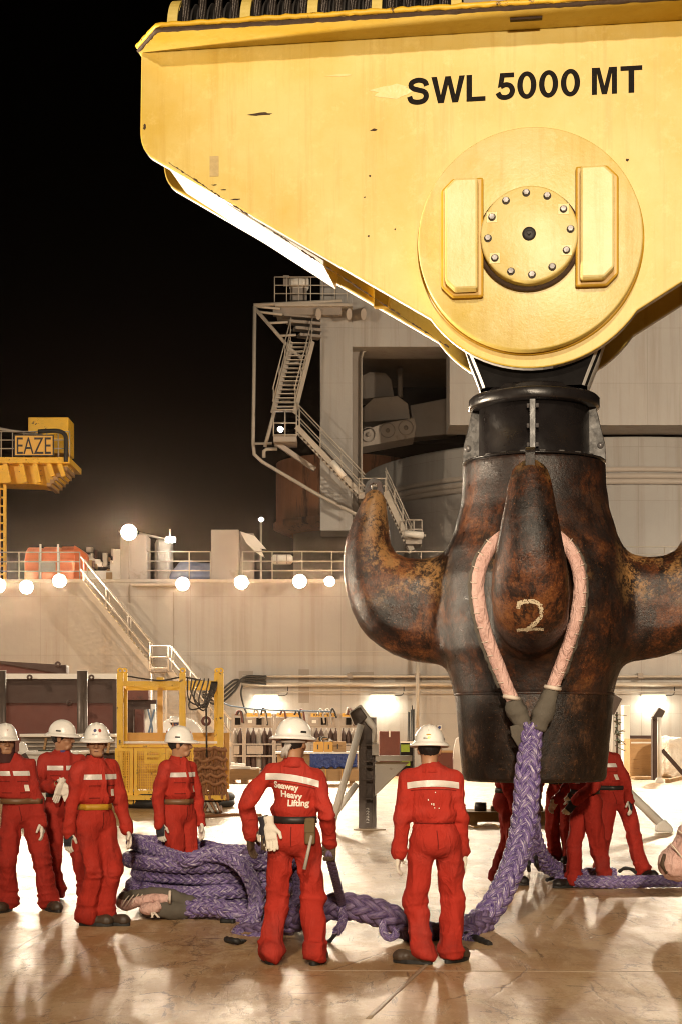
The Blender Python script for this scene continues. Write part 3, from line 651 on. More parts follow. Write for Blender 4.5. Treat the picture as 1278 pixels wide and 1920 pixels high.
# chalked 2 on the front prong, laid on the surface
def hook_hit(x, y):
    o = HMi @ Vector((0, 0, EYE)); p = HMi @ W(x, y, 10.0); h = hook_bvh.ray_cast(o, (p - o).normalized()); return h
two = [(970, 1141), (973, 1131), (982, 1128), (994, 1127), (1005, 1130), (1012, 1137), (1014, 1148), (1011, 1158), (1003, 1167), (993, 1175), (984, 1182)]
M['chalk'] = basic('yellowed_chalk', (.62, .52, .36), .8, 0, .2, 30, .3, 80)
k = MB()
def stroke(pts, wd=10.5):
    C, s_ = crom([(a, b, 0) for a, b in pts], n=70); T_ = np.gradient(C, axis=0); T_ /= np.linalg.norm(T_, axis=1, keepdims=True); nw = 7
    def pt(i, j):
        q = C[i, :2] + np.array([-T_[i, 1], T_[i, 0]]) * wd * (j / nw - .5) * (1 + .25 * mnoise.noise(Vector((i * .2, j, 3)))); h = hook_hit(q[0], q[1]); return h[0] + h[1] * .0035
    for i in range(len(C) - 1):
        for j in range(nw):
            e = abs(j - (nw - 1) / 2) / nw
            if mnoise.noise(Vector((i * .42, j * .8, len(pts)))) > .22 - .5 * (e < .3) + .35 * (e > .4) - .25: 
                if mnoise.noise(Vector((i * .9, j * 1.7, 9))) > -.28: k.add([pt(i, j), pt(i + 1, j), pt(i + 1, j + 1), pt(i, j + 1)], [(0, 1, 2, 3)])
stroke(two); stroke([(968, 1181), (985, 1180), (1000, 1179), (1018, 1180)], 7)
k.build('chalk_numeral', M['chalk'], HK)
# ------------------------------------------------------------------ ship bulkhead and upper deck
def pb(k, x0, y0, x1, y1, Y, dep, ch=0.0):            # box whose front face covers a photo rectangle at depth Y
    a, b = W(x0, y0, Y), W(x1, y1, Y); return k.box(((a.x + b.x) / 2, Y + dep / 2, (a.z + b.z) / 2), (abs(b.x - a.x), dep, abs(a.z - b.z)), ch=ch)
WY = 64.0; WT = W(0, 1090, WY).z                       # bulkhead face depth, upper deck height
BK = thing('ship_bulkhead', 'long pale grey painted steel bulkhead closing the far end of the deck', 'wall', (0, WY, 0))
k = MB(); k.box((0, WY + .1, WT / 2), (110, .2, WT)); k.build('wall_face', M['wall'], BK, True)
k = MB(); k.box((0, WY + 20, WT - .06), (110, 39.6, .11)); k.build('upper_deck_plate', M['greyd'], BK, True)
k = MB(); pb(k, -200, 1086, 1500, 1092, WY - .06, .2); k.build('top_edge_bar', M['rail'], BK, True)
k = MB(); pb(k, 325, 1110, 327, 1258, WY - .025, .02); k.build('wall_seam', M['greyd'], BK, True)
k = MB(); pb(k, 340, 1221, 900, 1222, WY - .015, .01); k.build('wall_seam', M['rail'], BK, True)
for (x0, y0, x1, y1) in ((448, 1258, 475, 1280), (560, 1255, 580, 1318), (655, 1260, 700, 1290), (740, 1265, 790, 1282)):
    k = MB(); pb(k, x0, y0, x1, y1, WY - .006, .004); k.build('paint_patch', M['greyd'], BK, True)
# pipes along the wall
PR = thing('wall_pipes', 'pale conduit pipes running along the lower part of the grey bulkhead', 'pipe', (0, WY, 3))
for y, r_, x0, x1 in ((1268, .05, 455, 1400), (1283, .09, 455, 1400), (1297, .025, 520, 1400), (1221, .02, 880, 1400)):
    k = MB(); k.tube([W(x0, y, WY - .25), W(x1, y, WY - .25)], r_, 8); k.build('pipe', M['rail'], PR, True)
k = MB(); k.tube([W(782, 1225, WY - .3), W(782, 1365, WY - .3)], .07, 8); k.build('pipe', M['rail'], PR, True)
for x in (655, 782, 1200):
    k = MB(); pb(k, x - 5, 1262, x + 5, 1272, WY - .32, .3); k.build('pipe_clip', M['greyd'], PR, True)
CB = thing('cable_bundle', 'dark electric cables swagging from the stair foot to the wall pipes', 'cables', W(440, 1300, 63.5))
for j in range(4):
    L = [W(380, 1312 - j * 5, 63), W(410, 1320 - j * 8, 63.2), W(440, 1296 - j * 7, 63.5), W(458, 1270 + j * 3, 63.6), W(500, 1268 + j * 5, 63.7)]
    C, _ = crom(L, n=24); k = MB(); k.tube(C, .045, 6); k.build('cable', M['rubber'], CB, True)
k = MB(); C, _ = crom([W(455, 1285, 63.6), W(452, 1300, 63.6), W(458, 1325, 63.6), W(464, 1340, 63.6)], n=16); k.tube(C, .04, 6); k.build('cable', M['rubber'], CB, True)

# ------------------------------------------------------------------ lamps
def spot(name, parent, loc, aim, power, angle, blend=.4, rad=.3, col=(1, .81, .585)):
    L = bpy.data.lights.new(name, 'SPOT'); L.energy = power * LAMP; L.spot_size = R(angle); L.spot_blend = blend; L.shadow_soft_size = rad; L.color = col
    o = link(bpy.data.objects.new(name, L)); o.parent = parent
    o.matrix_local = WM[parent.name].inverted() @ (Matrix.Translation(loc) @ (Vector(aim) - Vector(loc)).to_track_quat('-Z', 'Y').to_matrix().to_4x4()); return o
def flood(p, aim, power, label, rad=.42, angle=172, pole=None, group=None, name='floodlight', col=(1, .81, .585), lensmat='glow', srad=.35):
    p = Vector(p); dirv = (Vector(aim) - p).normalized(); T = thing(name, label, 'floodlight', p, 0, group)
    q = dirv.to_track_quat('Z', 'Y').to_matrix().to_4x4()
    k = MB(); k.lathe([(0, -.38), (rad * .5, -.36), (rad * .8, -.2), (rad * 1.06, -.02), (rad * 1.06, .05), (rad * .98, .05), (rad * .96, -.02)], 24); k.v = [tuple(q @ Vector(v)) for v in k.v]; k.build('lamp_housing', M['greyd'], T)
    k = MB(); k.lathe([(0, .03), (rad * .6, .02), (rad * .97, -.01)], 24); k.v = [tuple(q @ Vector(v)) for v in k.v]; k.build('lens', M[lensmat], T)
    k = MB(); k.tube([q @ Vector((rad * 1.08, 0, -.1)), q @ Vector((rad * 1.15, 0, -.5)), q @ Vector((-rad * 1.15, 0, -.5)), q @ Vector((-rad * 1.08, 0, -.1))], .03, 6); k.build('bracket', M['rail'], T)
    if pole is not None: k = MB(); k.tube([Vector((0, 0, -.1)) - dirv * .5, Vector((0, 0, pole - p.z)) - dirv * .5], .05, 8); k.build('pole', M['rail'], T)
    if power > 0: spot('flood_beam', T, p + dirv * .12, aim, power, angle, .9 if angle < 40 else .3, srad, col)
    return T
RL = 4300
REAR = [(-2, 1098), (50, 1101), (112, 1089), (343, 1095), (453, 1092), (562, 1090)]
RLAB = ['cropped glaring floodlight on the bulkhead edge under the gantry mast', 'glaring floodlight on the bulkhead edge below the stern of the lifeboat', 'glaring floodlight on the bulkhead edge beside the head of the stairs', 'glaring floodlight on the bulkhead edge below the blue tarpaulin', 'glaring floodlight on the bulkhead edge below the torn locker', 'glaring floodlight on the bulkhead edge below the white canister']
for i, (x, y) in enumerate(REAR):
    p = W(x, y, WY - .9); flood(p, (p.x * .2 + 1.5, 14, .6), RL, RLAB[i], rad=.27, group='floodlights along the bulkhead top')
p = W(618, 1090, WY - .9); flood(p, (2, 14, .6), RL * .6, 'smaller glaring floodlight on the bulkhead top beside the hook prong', rad=.2)
p = W(242, 998, WY - .4); flood(p, (1, 14, .6), RL * 1.1, 'glaring floodlight mounted on top of the tall grey locker', rad=.32)
for i, x in enumerate((840, 1060, 1260)):               # same row, hidden behind the hook
    p = W(x, 1092, WY - .9); flood(p, (p.x * .5 + .6, 14, .6), RL, 'floodlight on the bulkhead top hidden behind the hook', group='floodlights behind the hook')
p = W(490, 974, 75); flood(p, (0, 20, 0), 0, 'small bright lamp on a thin pole above the torn locker', rad=.11, pole=WT, name='pole_lamp')
p = W(526, 805, 67.4); flood(p, (-2, 20, 0), 0, 'small glaring lamp on the crane stair landing', rad=.12, name='stair_lamp')
T = thing('shed_lamp', 'small white box lamp on a bracket beside the pale tank', 'lamp', W(320, 1012, 63.5))
k = MB(); k.box(W(320, 1012, 63.5), (.36, .3, .2), .3, ch=.03); k.build('lamp_box', M['glow'], T, True)
k = MB(); k.tube([W(319, 1012, 63.6), W(319, 992, 63.6)], .03, 6); k.build('lamp_stem', M['rail'], T, True)
# deck floodlights behind and beside the photographer (one mast key, one low deck lamp; lower fill and side masts are added)
flood((-2.5, -13, 18.0), (1.2, 15.0, 4.2), 19500, 'added fill floodlight on a lower mast behind the camera', rad=.5, angle=60, pole=0, srad=.5, group='mast floodlights on the near deck')
flood((0.8, -17, 8.5), (1.7, 15.8, 4.9), 33000, 'added fill floodlight on a lower mast behind the camera', rad=.5, angle=30, pole=0, srad=.5, group='mast floodlights on the near deck')  # added fill lamp, lifts the faces and the boss
flood((-16.0, 19.5, 1.4), (0.0, 16.8, 6.9), 34000, 'low deck floodlight shining up at the yellow block', rad=.4, angle=38, pole=0, srad=.4)
flood((-30, 30, 16), (-3, 52, 2), 27000, 'added off-view fill floodlight facing the bulkhead', rad=.5, angle=125, pole=0, srad=.5, group='added side fill floodlights')  # unseen lamp added to brighten the bulkhead
flood((32, 34, 16), (12, 66, 9), 47000, 'added off-view fill floodlight facing the bulkhead', rad=.5, angle=125, pole=0, srad=.5, group='added side fill floodlights')  # unseen lamp added to brighten the wall and crane house
def tube_lamp(x, y, w_, lab, Y=WY - .3):
    T = thing('fluorescent_lamp', lab, 'lamp', W(x, y, Y), 0, 'fluorescent lamps on the bulkhead')
    a, b = W(x - w_ / 2, y, Y), W(x + w_ / 2, y, Y)
    k = MB(); k.tube([a, b], .07, 10); k.build('tube', M['tubeglow'], T, True)
    k = MB(); k.box((a + b) / 2 + Vector((0, .1, .12)), (w_ * Y / FPX * 1.05, .2, .08)); k.build('batten', M['rail'], T, True)
    k = MB(); C, _ = crom([b + Vector((0, .1, .1)), b + Vector((.35, .1, .15)), b + Vector((.4, .15, .5))], n=12); k.tube(C, .02, 6); k.build('lead', M['rubber'], T, True)
    L = bpy.data.lights.new('tube_light', 'AREA'); L.shape = 'RECTANGLE'; L.size = w_ * Y / FPX; L.size_y = .12; L.energy = 45 * LAMP; L.color = (1, .9, .66)
    o = link(bpy.data.objects.new('tube_light', L)); o.parent = T; o.matrix_local = Matrix.Translation((0, -.12, -.05)) @ Matrix.Rotation(R(18), 4, 'X')
for x, lab in ((499, 'glowing fluorescent batten on the bulkhead above the bottle racks'), (716, 'glowing fluorescent batten on the bulkhead above the dark red cabinet'), (1224, 'glowing fluorescent batten on the bulkhead above the tan container')): tube_lamp(x, 1309, 44, lab)

# ------------------------------------------------------------------ rails, stairs
def rail_run(label, pts, h, n_post, rails=3, r_=.025, name='deck_railing', loc=None, group=None, mat='rail'):
    pts = [Vector(p) for p in pts]; T = thing(name, label, 'railing', pts[0], 0, group); up = Vector((0, 0, h))
    for j in range(rails):
        f = (j + 1) / rails; k = MB(); k.tube([p + up * f for p in pts], r_, 6); k.build('rail', M[mat], T, True)
    L = [0]; 
    for a, b in zip(pts[:-1], pts[1:]): L.append(L[-1] + (b - a).length)
    for i in range(n_post):
        s = L[-1] * i / max(1, n_post - 1)
        for q in range(len(pts) - 1):
            if L[q] <= s <= L[q + 1] + 1e-6:
                p = pts[q].lerp(pts[q + 1], (s - L[q]) / max(1e-6, L[q + 1] - L[q])); break
        k = MB(); k.tube([p, p + up], r_, 6); k.build('post', M[mat], T, True)
    return T
def stairs(label, top, bot, width, n, name='stairway', rail_h=1.0, side=Vector((0, 1, 0)), tread_mat='tread', group=None):
    top, bot = Vector(top), Vector(bot); T = thing(name, label, 'stairs', bot, 0, group); w = side * width
    for s in (0, 1):
        k = MB(); k.bar(top + w * s, bot + w * s, .06, .22); k.build('stringer', M['rail'], T, True)
        a, b = top + w * s, bot + w * s
        for f in (1.0, .5):
            k = MB(); k.tube([a + Vector((0, 0, rail_h * f)), b + Vector((0, 0, rail_h * f))], .026, 6); k.build('handrail', M['rail'], T, True)
        for i in range(4):
            p = a.lerp(b, .04 + .92 * i / 3); k = MB(); k.tube([p, p + Vector((0, 0, rail_h))], .024, 6); k.build('rail_post', M['rail'], T, True)
    for i in range(n):
        p = top.lerp(bot, (i + .5) / n) + w / 2; hd = Vector((bot.x - top.x, bot.y - top.y, 0)).normalized()
        k = MB(); k.bar(p - w * .46, p + w * .46, .24, .04); k.build('tread', M[tread_mat], T, True)
    return T
# long ship's stair on the bulkhead
stairs('long pale steel stairway climbing the bulkhead beside the orange lifeboat', W(152, 1092, 62.6), W(287, 1258, 62.6), .9, 20)
stairs('lower flight of pale steel stairs running down behind the yellow basket', W(318, 1258, 62.3), W(432, 1398, 62.3), .9, 16)
LP = thing('stair_landing', 'small railed landing between the two flights of bulkhead stairs', 'landing', W(300, 1258, 62.3))
k = MB(); pb(k, 280, 1256, 322, 1260, 62.2, 1.3); k.build('landing_plate', M['greyd'], LP, True)
for y in (1211, 1232, 1253):
    k = MB(); k.tube([W(282, y, 62.2), W(316, y, 62.2)], .028, 6); k.build('rail', M['rail'], LP, True)
for x in (282, 316): k = MB(); k.tube([W(x, 1210, 62.2), W(x, 1258, 62.2)], .03, 6); k.build('post', M['rail'], LP, True)
for x in (286, 312):
    k = MB(); k.tube([W(x, 1258, 62.4), W(x, 1452, 62.4)], .06, 8); k.build('leg', M['rail'], LP, True)
# upper-deck railings
rail_run('pale handrail along the upper deck edge beside the orange lifeboat', [W(-40, 1089, WY + .3), W(150, 1089, WY + .3)], 1.15, 6)
rail_run('pale handrail along the upper deck edge between the two grey lockers', [W(276, 1088, WY + .3), W(395, 1088, WY + .3)], 1.15, 4)
rail_run('pale handrail along the upper deck edge from the torn locker to the hook', [W(455, 1088, WY + .3), W(900, 1088, WY + .3)], 1.15, 9)
rail_run('pale handrail along the upper deck edge on the far side of the hook', [W(1090, 1070, WY + 3), W(1400, 1070, WY + 3)], 1.0, 5)

# ------------------------------------------------------------------ upper deck furniture
T = thing('grey_locker', 'tall grey steel locker on the upper deck carrying the glaring floodlight', 'locker', W(235, 1090, WY + .4))
k = MB(); pb(k, 226, 1002, 275, 1088, WY + .25, 1.4); k.build('cabinet', M['grey'], T, True, bevel=.02)
k = MB(); pb(k, 212, 1030, 226, 1088, WY + .5, 1.0); k.build('side_box', M['white'], T, True, bevel=.02)
k = MB(); k.tube([W(243, 1010, WY + .2), W(243, 1130, WY - .05)], .03, 6); k.build('conduit', M['greyd'], T, True)
k = MB(); pb(k, 247, 1094, 330, 1098, WY - .5, .5); k.build('shelf', M['rail'], T, True)
T = thing('white_tank', 'pale upright cylinder tank in a frame behind the railing', 'tank', W(308, 1088, WY + 2))
k = MB(); c = W(308, 1088, WY + 2); k.lathe([(0, 0), (.38, 0), (.38, 1.5), (.3, 1.68), (0, 1.72)], 24, c); k.build('tank_shell', M['white'], T, True)
for x in (279, 296): k = MB(); k.tube([W(x, 1088, WY + 1.5), W(x, 1010, WY + 1.5)], .04, 6); k.build('frame_post', M['greyd'], T, True)
k = MB(); k.tube([W(262, 1000, WY + 1.5), W(322, 1014, WY + 1.5)], .05, 6); k.build('frame_beam', M['rail'], T, True)
T = thing('torn_locker', 'tall square grey deck locker with a torn hanging side panel', 'locker', W(420, 1088, WY + .5))
k = MB(); pb(k, 396, 993, 448, 1088, WY + .3, 1.6); k.build('cabinet', M['grey'], T, True, bevel=.02)
a = [W(450, 996, WY + .6), W(478, 1005, WY + .8), W(500, 1030, WY + .9), W(488, 1028, WY + .8), W(497, 1046, WY + .9), W(478, 1034, WY + .7), W(462, 1018, WY + .6)]
k = MB(); k.add(a + [p + Vector((0, .05, 0)) for p in a], [tuple(range(7)), tuple(reversed(range(7, 14)))] + [(i, (i + 1) % 7, 7 + (i + 1) % 7, 7 + i) for i in range(7)]); k.build('torn_panel', M['white'], T, True)
k = MB(); pb(k, 448, 1000, 476, 1088, WY + 1.2, .6); k.build('back_frame', M['greyd'], T, True)
T = thing('life_raft_canister', 'white life raft canister lashed to the upper deck railing', 'canister', W(528, 1050, WY + .6))
k = MB(); k.tube([W(509, 1049, WY + .6), W(514, 1049, WY + .6), W(545, 1049, WY + .6), W(549, 1049, WY + .6)], [.1, .2, .2, .12], 14); k.build('canister_shell', M['white'], T, True)
for x in (520, 538): k = MB(); k.tube([W(x - 1, 1049, WY + .6), W(x + 1, 1049, WY + .6)], .215, 14); k.build('strap', M['greyd'], T, True)
T = thing('blue_cover', 'blue tarpaulin hump behind the railing', 'tarpaulin', W(375, 1088, WY + 2)); S = SDF((-1.6, -.8, -.1), (1.6, .8, 1.2), .08); S.ell((0, 0, 0), (1.35, .6, .75)); S.ell((-.5, 0, .3), (.5, .4, .5), .2); S.plane(0); V, Q = S.nets(); V += vnormals(V, Q) * ((vnoise(V * 3) - .5) * .15)[:, None]; addobj('cover_cloth', np_mesh('cover_cloth', V, Q), T, basic('faded_blue_cloth', (.12, .16, .28), .7, 0, .2))
# orange lifeboat canopy
T = thing('lifeboat', 'orange ribbed enclosed lifeboat sitting on the upper deck above the stairs', 'lifeboat', W(100, 1088, WY + 2))
prof = [(0, 0), (.62, 0), (.62, 1.0), (.5, 1.3), (.2, 1.42), (-.3, 1.42), (-.62, 1.2)]
def ribbox(x0, x1, ytop, Yc, dep, mat):
    k = MB(); a = W(x0, 1090, Yc); b = W(x1, ytop, Yc); h = b.z - a.z
    L = [(0, 0), (0, h * .62), (.12 * dep, h * .88), (.3 * dep, h), (.75 * dep, h), (.95 * dep, h * .8), (dep, 0)]
    k.prism([(Yc + p[0], a.z + p[1]) for p in L], a.x, b.x, 'YZ'); k.build('hull_section', M[mat], T, True, bevel=.08)
ribbox(46, 75, 1023, WY + 1.2, 2.2, 'orange'); ribbox(76, 109, 1022, WY + 1.15, 2.25, 'orange'); ribbox(110, 140, 1021, WY + 1.1, 2.3, 'orange')
k = MB(); L = [W(139, 1022, WY + 1.3), W(150, 1028, WY + 1.0), W(164, 1042, WY + .8), W(164, 1090, WY + .8), W(139, 1090, WY + 1.1)]
k.add(L + [p + Vector((0, 1.9, 0)) for p in L], [tuple(range(5)), tuple(reversed(range(5, 10)))] + [(i, (i + 1) % 5, 5 + (i + 1) % 5, 5 + i) for i in range(5)]); k.build('bow_section', M['orange'], T, True, bevel=.05)
for x in (76, 109): k = MB(); pb(k, x - 1.5, 1020, x + 1.5, 1086, WY + 1.05, .1); k.build('rib', M['white'], T, True)
k = MB(); pb(k, 76, 1052, 104, 1072, WY + 1.04, .08); k.build('window_band', M['greyd'], T, True)
T = thing('stores_heap', 'jumble of pale stores and gear stacked between the lifeboat and the locker', 'stores', W(190, 1088, WY + .7))
for i in range(34):
    x, y = rnd.uniform(160, 216), rnd.uniform(1030, 1084); w_, h_ = rnd.uniform(3, 13), rnd.uniform(3, 14)
    k = MB(); pb(k, x - w_ / 2, y - h_ / 2, x + w_ / 2, y + h_ / 2, WY + .7 + rnd.random() * .8, .3); k.build('carton', M[rnd.choice(['white', 'boxyellow', 'maroon', 'greyd', 'wood', 'rail', 'white'])], T, True)
k = MB(); pb(k, 158, 1070, 218, 1089, WY + .8, 1.0); k.build('pallet', M['white'], T, True)

# ------------------------------------------------------------------ crane house and pedestal behind the bulkhead
CR = thing('crane_house', 'massive grey crane house with a machinery opening rising behind the bulkhead', 'crane house', (13, 72, 0))
k = MB(); pb(k, 600, 480, 660, 995, 68, 2.2); k.build('leg_wall', M['wall'], CR, True, bevel=.03)
k = MB(); pb(k, 660, 480, 1500, 650, 68.05, 2.2); k.build('lintel_wall', M['wall'], CR, True)
k = MB(); pb(k, 842, 648, 1500, 797, 68.02, 2.2); k.build('right_wall', M['wall'], CR, True)
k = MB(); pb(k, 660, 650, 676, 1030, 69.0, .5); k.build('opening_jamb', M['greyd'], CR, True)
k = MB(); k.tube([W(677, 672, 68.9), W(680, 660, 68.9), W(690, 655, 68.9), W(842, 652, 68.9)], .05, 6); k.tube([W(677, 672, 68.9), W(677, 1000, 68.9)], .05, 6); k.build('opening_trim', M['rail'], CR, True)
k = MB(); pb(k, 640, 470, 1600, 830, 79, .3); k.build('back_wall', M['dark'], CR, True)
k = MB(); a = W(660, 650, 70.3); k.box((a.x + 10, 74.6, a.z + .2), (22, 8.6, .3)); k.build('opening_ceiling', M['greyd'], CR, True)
k = MB(); c = Vector((13, 82, 0)); zt = W(0, 818, 70).z; k.lathe([(12, 5), (12, zt - .1), (11.9, zt)], 120, c); k.lathe([(11.9, zt), (11.0, zt + .05)], 120, c); k.build('slew_drum', M['wall'], CR, True)
for y, r_ in ((893, .12), (903, .08), (880, .05)):
    z = W(0, y, 70).z; k = MB(); k.lathe([(12 + r_, z - .12), (12 + r_ + .08, z - .1), (12 + r_ + .08, z + .1), (12 + r_, z + .12)], 120, c); k.build('drum_hoop', M['grey'], CR, True)
# machinery in the opening
def poly_block(name, P, Y, dep, mat, parent):
    k = MB(); a = [W(x, y, Y) for x, y in P]; n = len(a)
    k.add(a + [p + Vector((0, dep, 0)) for p in a], [tuple(range(n)), tuple(reversed(range(n, 2 * n)))] + [(i, (i + 1) % n, n + (i + 1) % n, n + i) for i in range(n)]); return k.build(name, M[mat], parent, True, bevel=.03)
MC = thing('winch_machine', 'grey hooded winch machine standing inside the crane house opening', 'winch', W(730, 835, 72))
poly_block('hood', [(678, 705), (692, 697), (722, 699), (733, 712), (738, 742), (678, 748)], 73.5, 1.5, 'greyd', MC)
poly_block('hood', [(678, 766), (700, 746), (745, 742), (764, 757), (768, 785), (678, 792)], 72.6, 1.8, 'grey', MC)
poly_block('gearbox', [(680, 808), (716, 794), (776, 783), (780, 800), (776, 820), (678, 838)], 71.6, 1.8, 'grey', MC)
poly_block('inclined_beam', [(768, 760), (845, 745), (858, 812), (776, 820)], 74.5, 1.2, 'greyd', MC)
k = MB(); k.tube([W(749, 690, 74), W(749, 745, 74)], .13, 12); k.build('exhaust_pipe', M['greyd'], MC, True)
for x, y in ((690, 815), (726, 807), (760, 802)):
    k = MB(); q = W(x, y, 71.58); k.lathe([(.3, -.05), (.34, -.05), (.34, 0)], 24, q, 'Y'); k.lathe([(0, -.04), (.1, -.04), (.1, 0)], 16, q, 'Y'); k.build('wheel_ring', M['greyd'], MC, True)
# coppery round platform further back
DR = thing('pedestal_drum', 'coppery rusted round pedestal drum with a ribbed flange beside the crane leg', 'drum', W(645, 1010, 92))
c = W(645, 1000, 92); c.z = 0; ppm = FPX / 92
z0, z1 = W(0, 985, 92).z, W(0, 872, 92).z
k = MB(); k.lathe([(3.9, z0), (3.9, z1), (0, z1 + .1)], 72, c); k.build('drum_shell', M['coppered'], DR, True)
k = MB(); k.lathe([(2.95, z0 - .5), (3.0, z0 - .3), (4.05, z0 + .05), (4.05, z0 - .25), (3.1, z0 - .65)], 72, c); k.build('drum_flange', M['coppered'], DR, True)
for i in range(36):
    a = R(180 + i * 5); k = MB(); k.bar(c + Vector((3.0 * math.cos(a), 3.0 * math.sin(a), z0 - .5)), c + Vector((3.95 * math.cos(a), 3.95 * math.sin(a), z0 - .12)), .06, .3); k.build('flange_rib', M['greyd'], DR, True)
k = MB(); k.lathe([(2.9, 5), (2.9, z0)], 64, c); k.build('drum_stem', M['grey'], DR, True)
# platform and frames hung on the crane leg
PF = thing('crane_platform', 'railed steel platform jutting from the top of the crane leg with pipe outriggers', 'platform', W(600, 600, 68))
k = MB(); pb(k, 516, 569, 660, 574, 67.2, 2.4); k.build('platform_deck', M['rail'], PF, True)
k = MB(); pb(k, 512, 575, 640, 590, 67.4, .3); k.build('edge_beam', M['greyd'], PF, True)
for x in (597, 654, 681): k = MB(); a, b = W(x - 4, 583, 67.9), W(x + 5, 592, 67.3); k.tube([W(x, 587, 68.4), W(x, 589, 67.3)], .24, 14, sx=.5); k.build('pipe_end', M['grey'], PF, True)
for i, (xa, ya, xb, yb) in enumerate(((530, 592, 600, 597), (540, 604, 600, 609), (552, 616, 600, 621), (560, 629, 600, 633))):
    k = MB(); k.bar(W(xa, ya, 67.6), W(xb, yb, 67.9), .5, .12); k.build('cantilever_slat', M['greyd'], PF, True)
for P in ([(476, 572), (560, 568), (640, 564)], [(478, 574), (475, 832), (477, 852), (492, 866), (600, 930), (668, 965)], [(480, 580), (545, 655), (566, 672)], [(545, 660), (515, 770), (497, 838)], [(478, 574), (525, 579)], [(480, 584), (530, 590)], [(500, 606), (540, 604)], [(520, 630), (555, 628)], [(476, 832), (510, 831)], [(495, 858), (495, 846), (500, 842), (520, 842)], [(545, 662), (572, 658)], [(542, 682), (562, 680)], [(533, 718), (552, 716)], [(525, 754), (545, 752)]):
    k = MB(); C, _ = crom([W(x, y, 67.3) for x, y in P], n=max(3, 8 * len(P))) if len(P) < 3 else (None, None)
    L = [W(x, y, 67.3) for x, y in P]; k.tube(L, .075 if len(P) > 2 else .055, 8); k.build('outrigger_pipe', M['rail'], PF, True)
rail_run('safety railing on the high crane platform around a pale tank', [W(515, 566, 67.5), W(590, 566, 67.5), W(650, 566, 67.5)], 1.05, 7, name='platform_railing')
T = thing('platform_tank', 'small pale horizontal tank behind the high crane platform railing', 'tank', W(560, 545, 68)); k = MB(); k.tube([W(543, 532, 68), W(546, 532, 68), W(576, 532, 68), W(579, 532, 68)], [.2, .3, .3, .2], 16); k.build('tank_shell', M['white'], T, True); k = MB(); k.box(W(560, 552, 68), (.7, .4, .6)); k.build('tank_stand', M['greyd'], T, True); k = MB(); k.box(W(537, 527, 68), (.25, .3, .4)); k.build('valve_box', M['greyd'], T, True)
stairs('steep ladder stair on the crane leg below the high platform', W(586, 640, 67.4), W(552, 775, 66.6), .9, 17, side=Vector((-1, 0, 0)), name='crane_stairway', tread_mat='rail')
stairs('grey crane stair descending across the crane leg from its landing', W(556, 800, 66.6), W(684, 935, 66.6), .9, 18, name='crane_stairway', tread_mat='greyd')
stairs('grey crane stair descending behind the hook prong to the upper deck', W(722, 922, 66.6), W(772, 1032, 66.6), .9, 14, name='crane_stairway', tread_mat='greyd')
for (x0, x1, y0, y1, lab) in ((513, 556, 768, 818, 'small railed landing with a lamp on the crane stair'), (672, 722, 897, 925, 'middle railed landing of the crane stair above the hook prong'), (760, 790, 975, 1010, 'lowest railed landing of the crane stair beside the hook')):
    T = thing('crane_landing', lab, 'landing', W(x0, y1, 66.6))
    k = MB(); pb(k, x0, y1, x1, y1 + 10, 66.3, 1.4); k.build('landing_box', M['grey'], T, True)
    for f in (0, .5, .95): k = MB(); y = y0 + (y1 - y0) * f; k.tube([W(x0, y, 66.3), W(x1, y, 66.3)], .03, 6); k.build('rail', M['rail'], T, True)
    for x in (x0, (x0 + x1) / 2, x1): k = MB(); k.tube([W(x, y0, 66.3), W(x, y1, 66.3)], .03, 6); k.build('post', M['rail'], T, True)
k = MB(); k.bar(W(520, 832, 66.9), W(590, 880, 67.8), .12, .2); k.build('landing_brace', M['grey'], PF, True)
for x, y, a, lab in ((633, 880, .9, 'white fluorescent batten lying along the crane stair'), (775, 1002, .1, 'white batten lamp on the lowest crane stair landing')):
    T = thing('batten_lamp', lab, 'lamp', W(x, y, 66)); k = MB(); p = W(x, y, 66); v_ = Vector((math.cos(a), 0, -math.sin(a))) * .4; k.tube([p - v_, p + v_], .14, 10); k.build('lamp_case', M['white'], T, True)
    k = MB(); k.tube([p + v_ * .9, p + v_ * 1.25], .06, 8); k.build('lamp_gland', M['rail'], T, True)

# ------------------------------------------------------------------ yellow gantry with the EAZE sign
YG = thing('yellow_gantry', 'yellow crane gantry platform with a mast at the dark left edge', 'gantry', W(10, 1088, 66))
GY = 66
k = MB(); pb(k, 53, 782, 129, 850, GY + .5, 1.4); k.build('machine_house', M['yellowdirty'], YG, True, bevel=.04)
k = MB(); pb(k, -60, 857, 131, 868, GY - .3, 3.0); k.build('platform_deck', M['yellowdirty'], YG, True)
poly_block('under_frame', [(-40, 869), (128, 869), (120, 890), (95, 912), (70, 908), (-40, 905)], GY + .2, 1.6, 'yellowdirty', YG)
for x in (10, 40, 66, 92, 112): k = MB(); k.bar(W(x, 868, GY - .1), W(x + 8, 905 if x < 80 else 893, GY - .1), .18, .18); k.build('gusset', M['yellowdirty'], YG, True)
for i in range(6): k = MB(); pb(k, 88 + i * 6, 905 - i * 6, 96 + i * 6, 912 - i * 6, GY - .05, 2.0); k.build('step_edge', M['wood'], YG, True)
k = MB(); pb(k, -30, 872, 14, 905, GY - .2, .5); k.build('mast_head', M['yellowdirty'], YG, True)
for x in (-25, -2, 9): k = MB(); pb(k, x - 2.5, 905, x + 2.5, 1088, GY + .2, .2); k.build('mast_post', M['yellowdirty'], YG, True)
for y in range(915, 1088, 16): k = MB(); pb(k, -2, y, 9, y + 3, GY + .2, .1); k.build('mast_rung', M['yellowdirty'], YG, True)
k = MB(); k.bar(W(-30, 905, GY), W(10, 880, GY), .3, .3); k.build('mast_brace', M['yellowdirty'], YG, True)
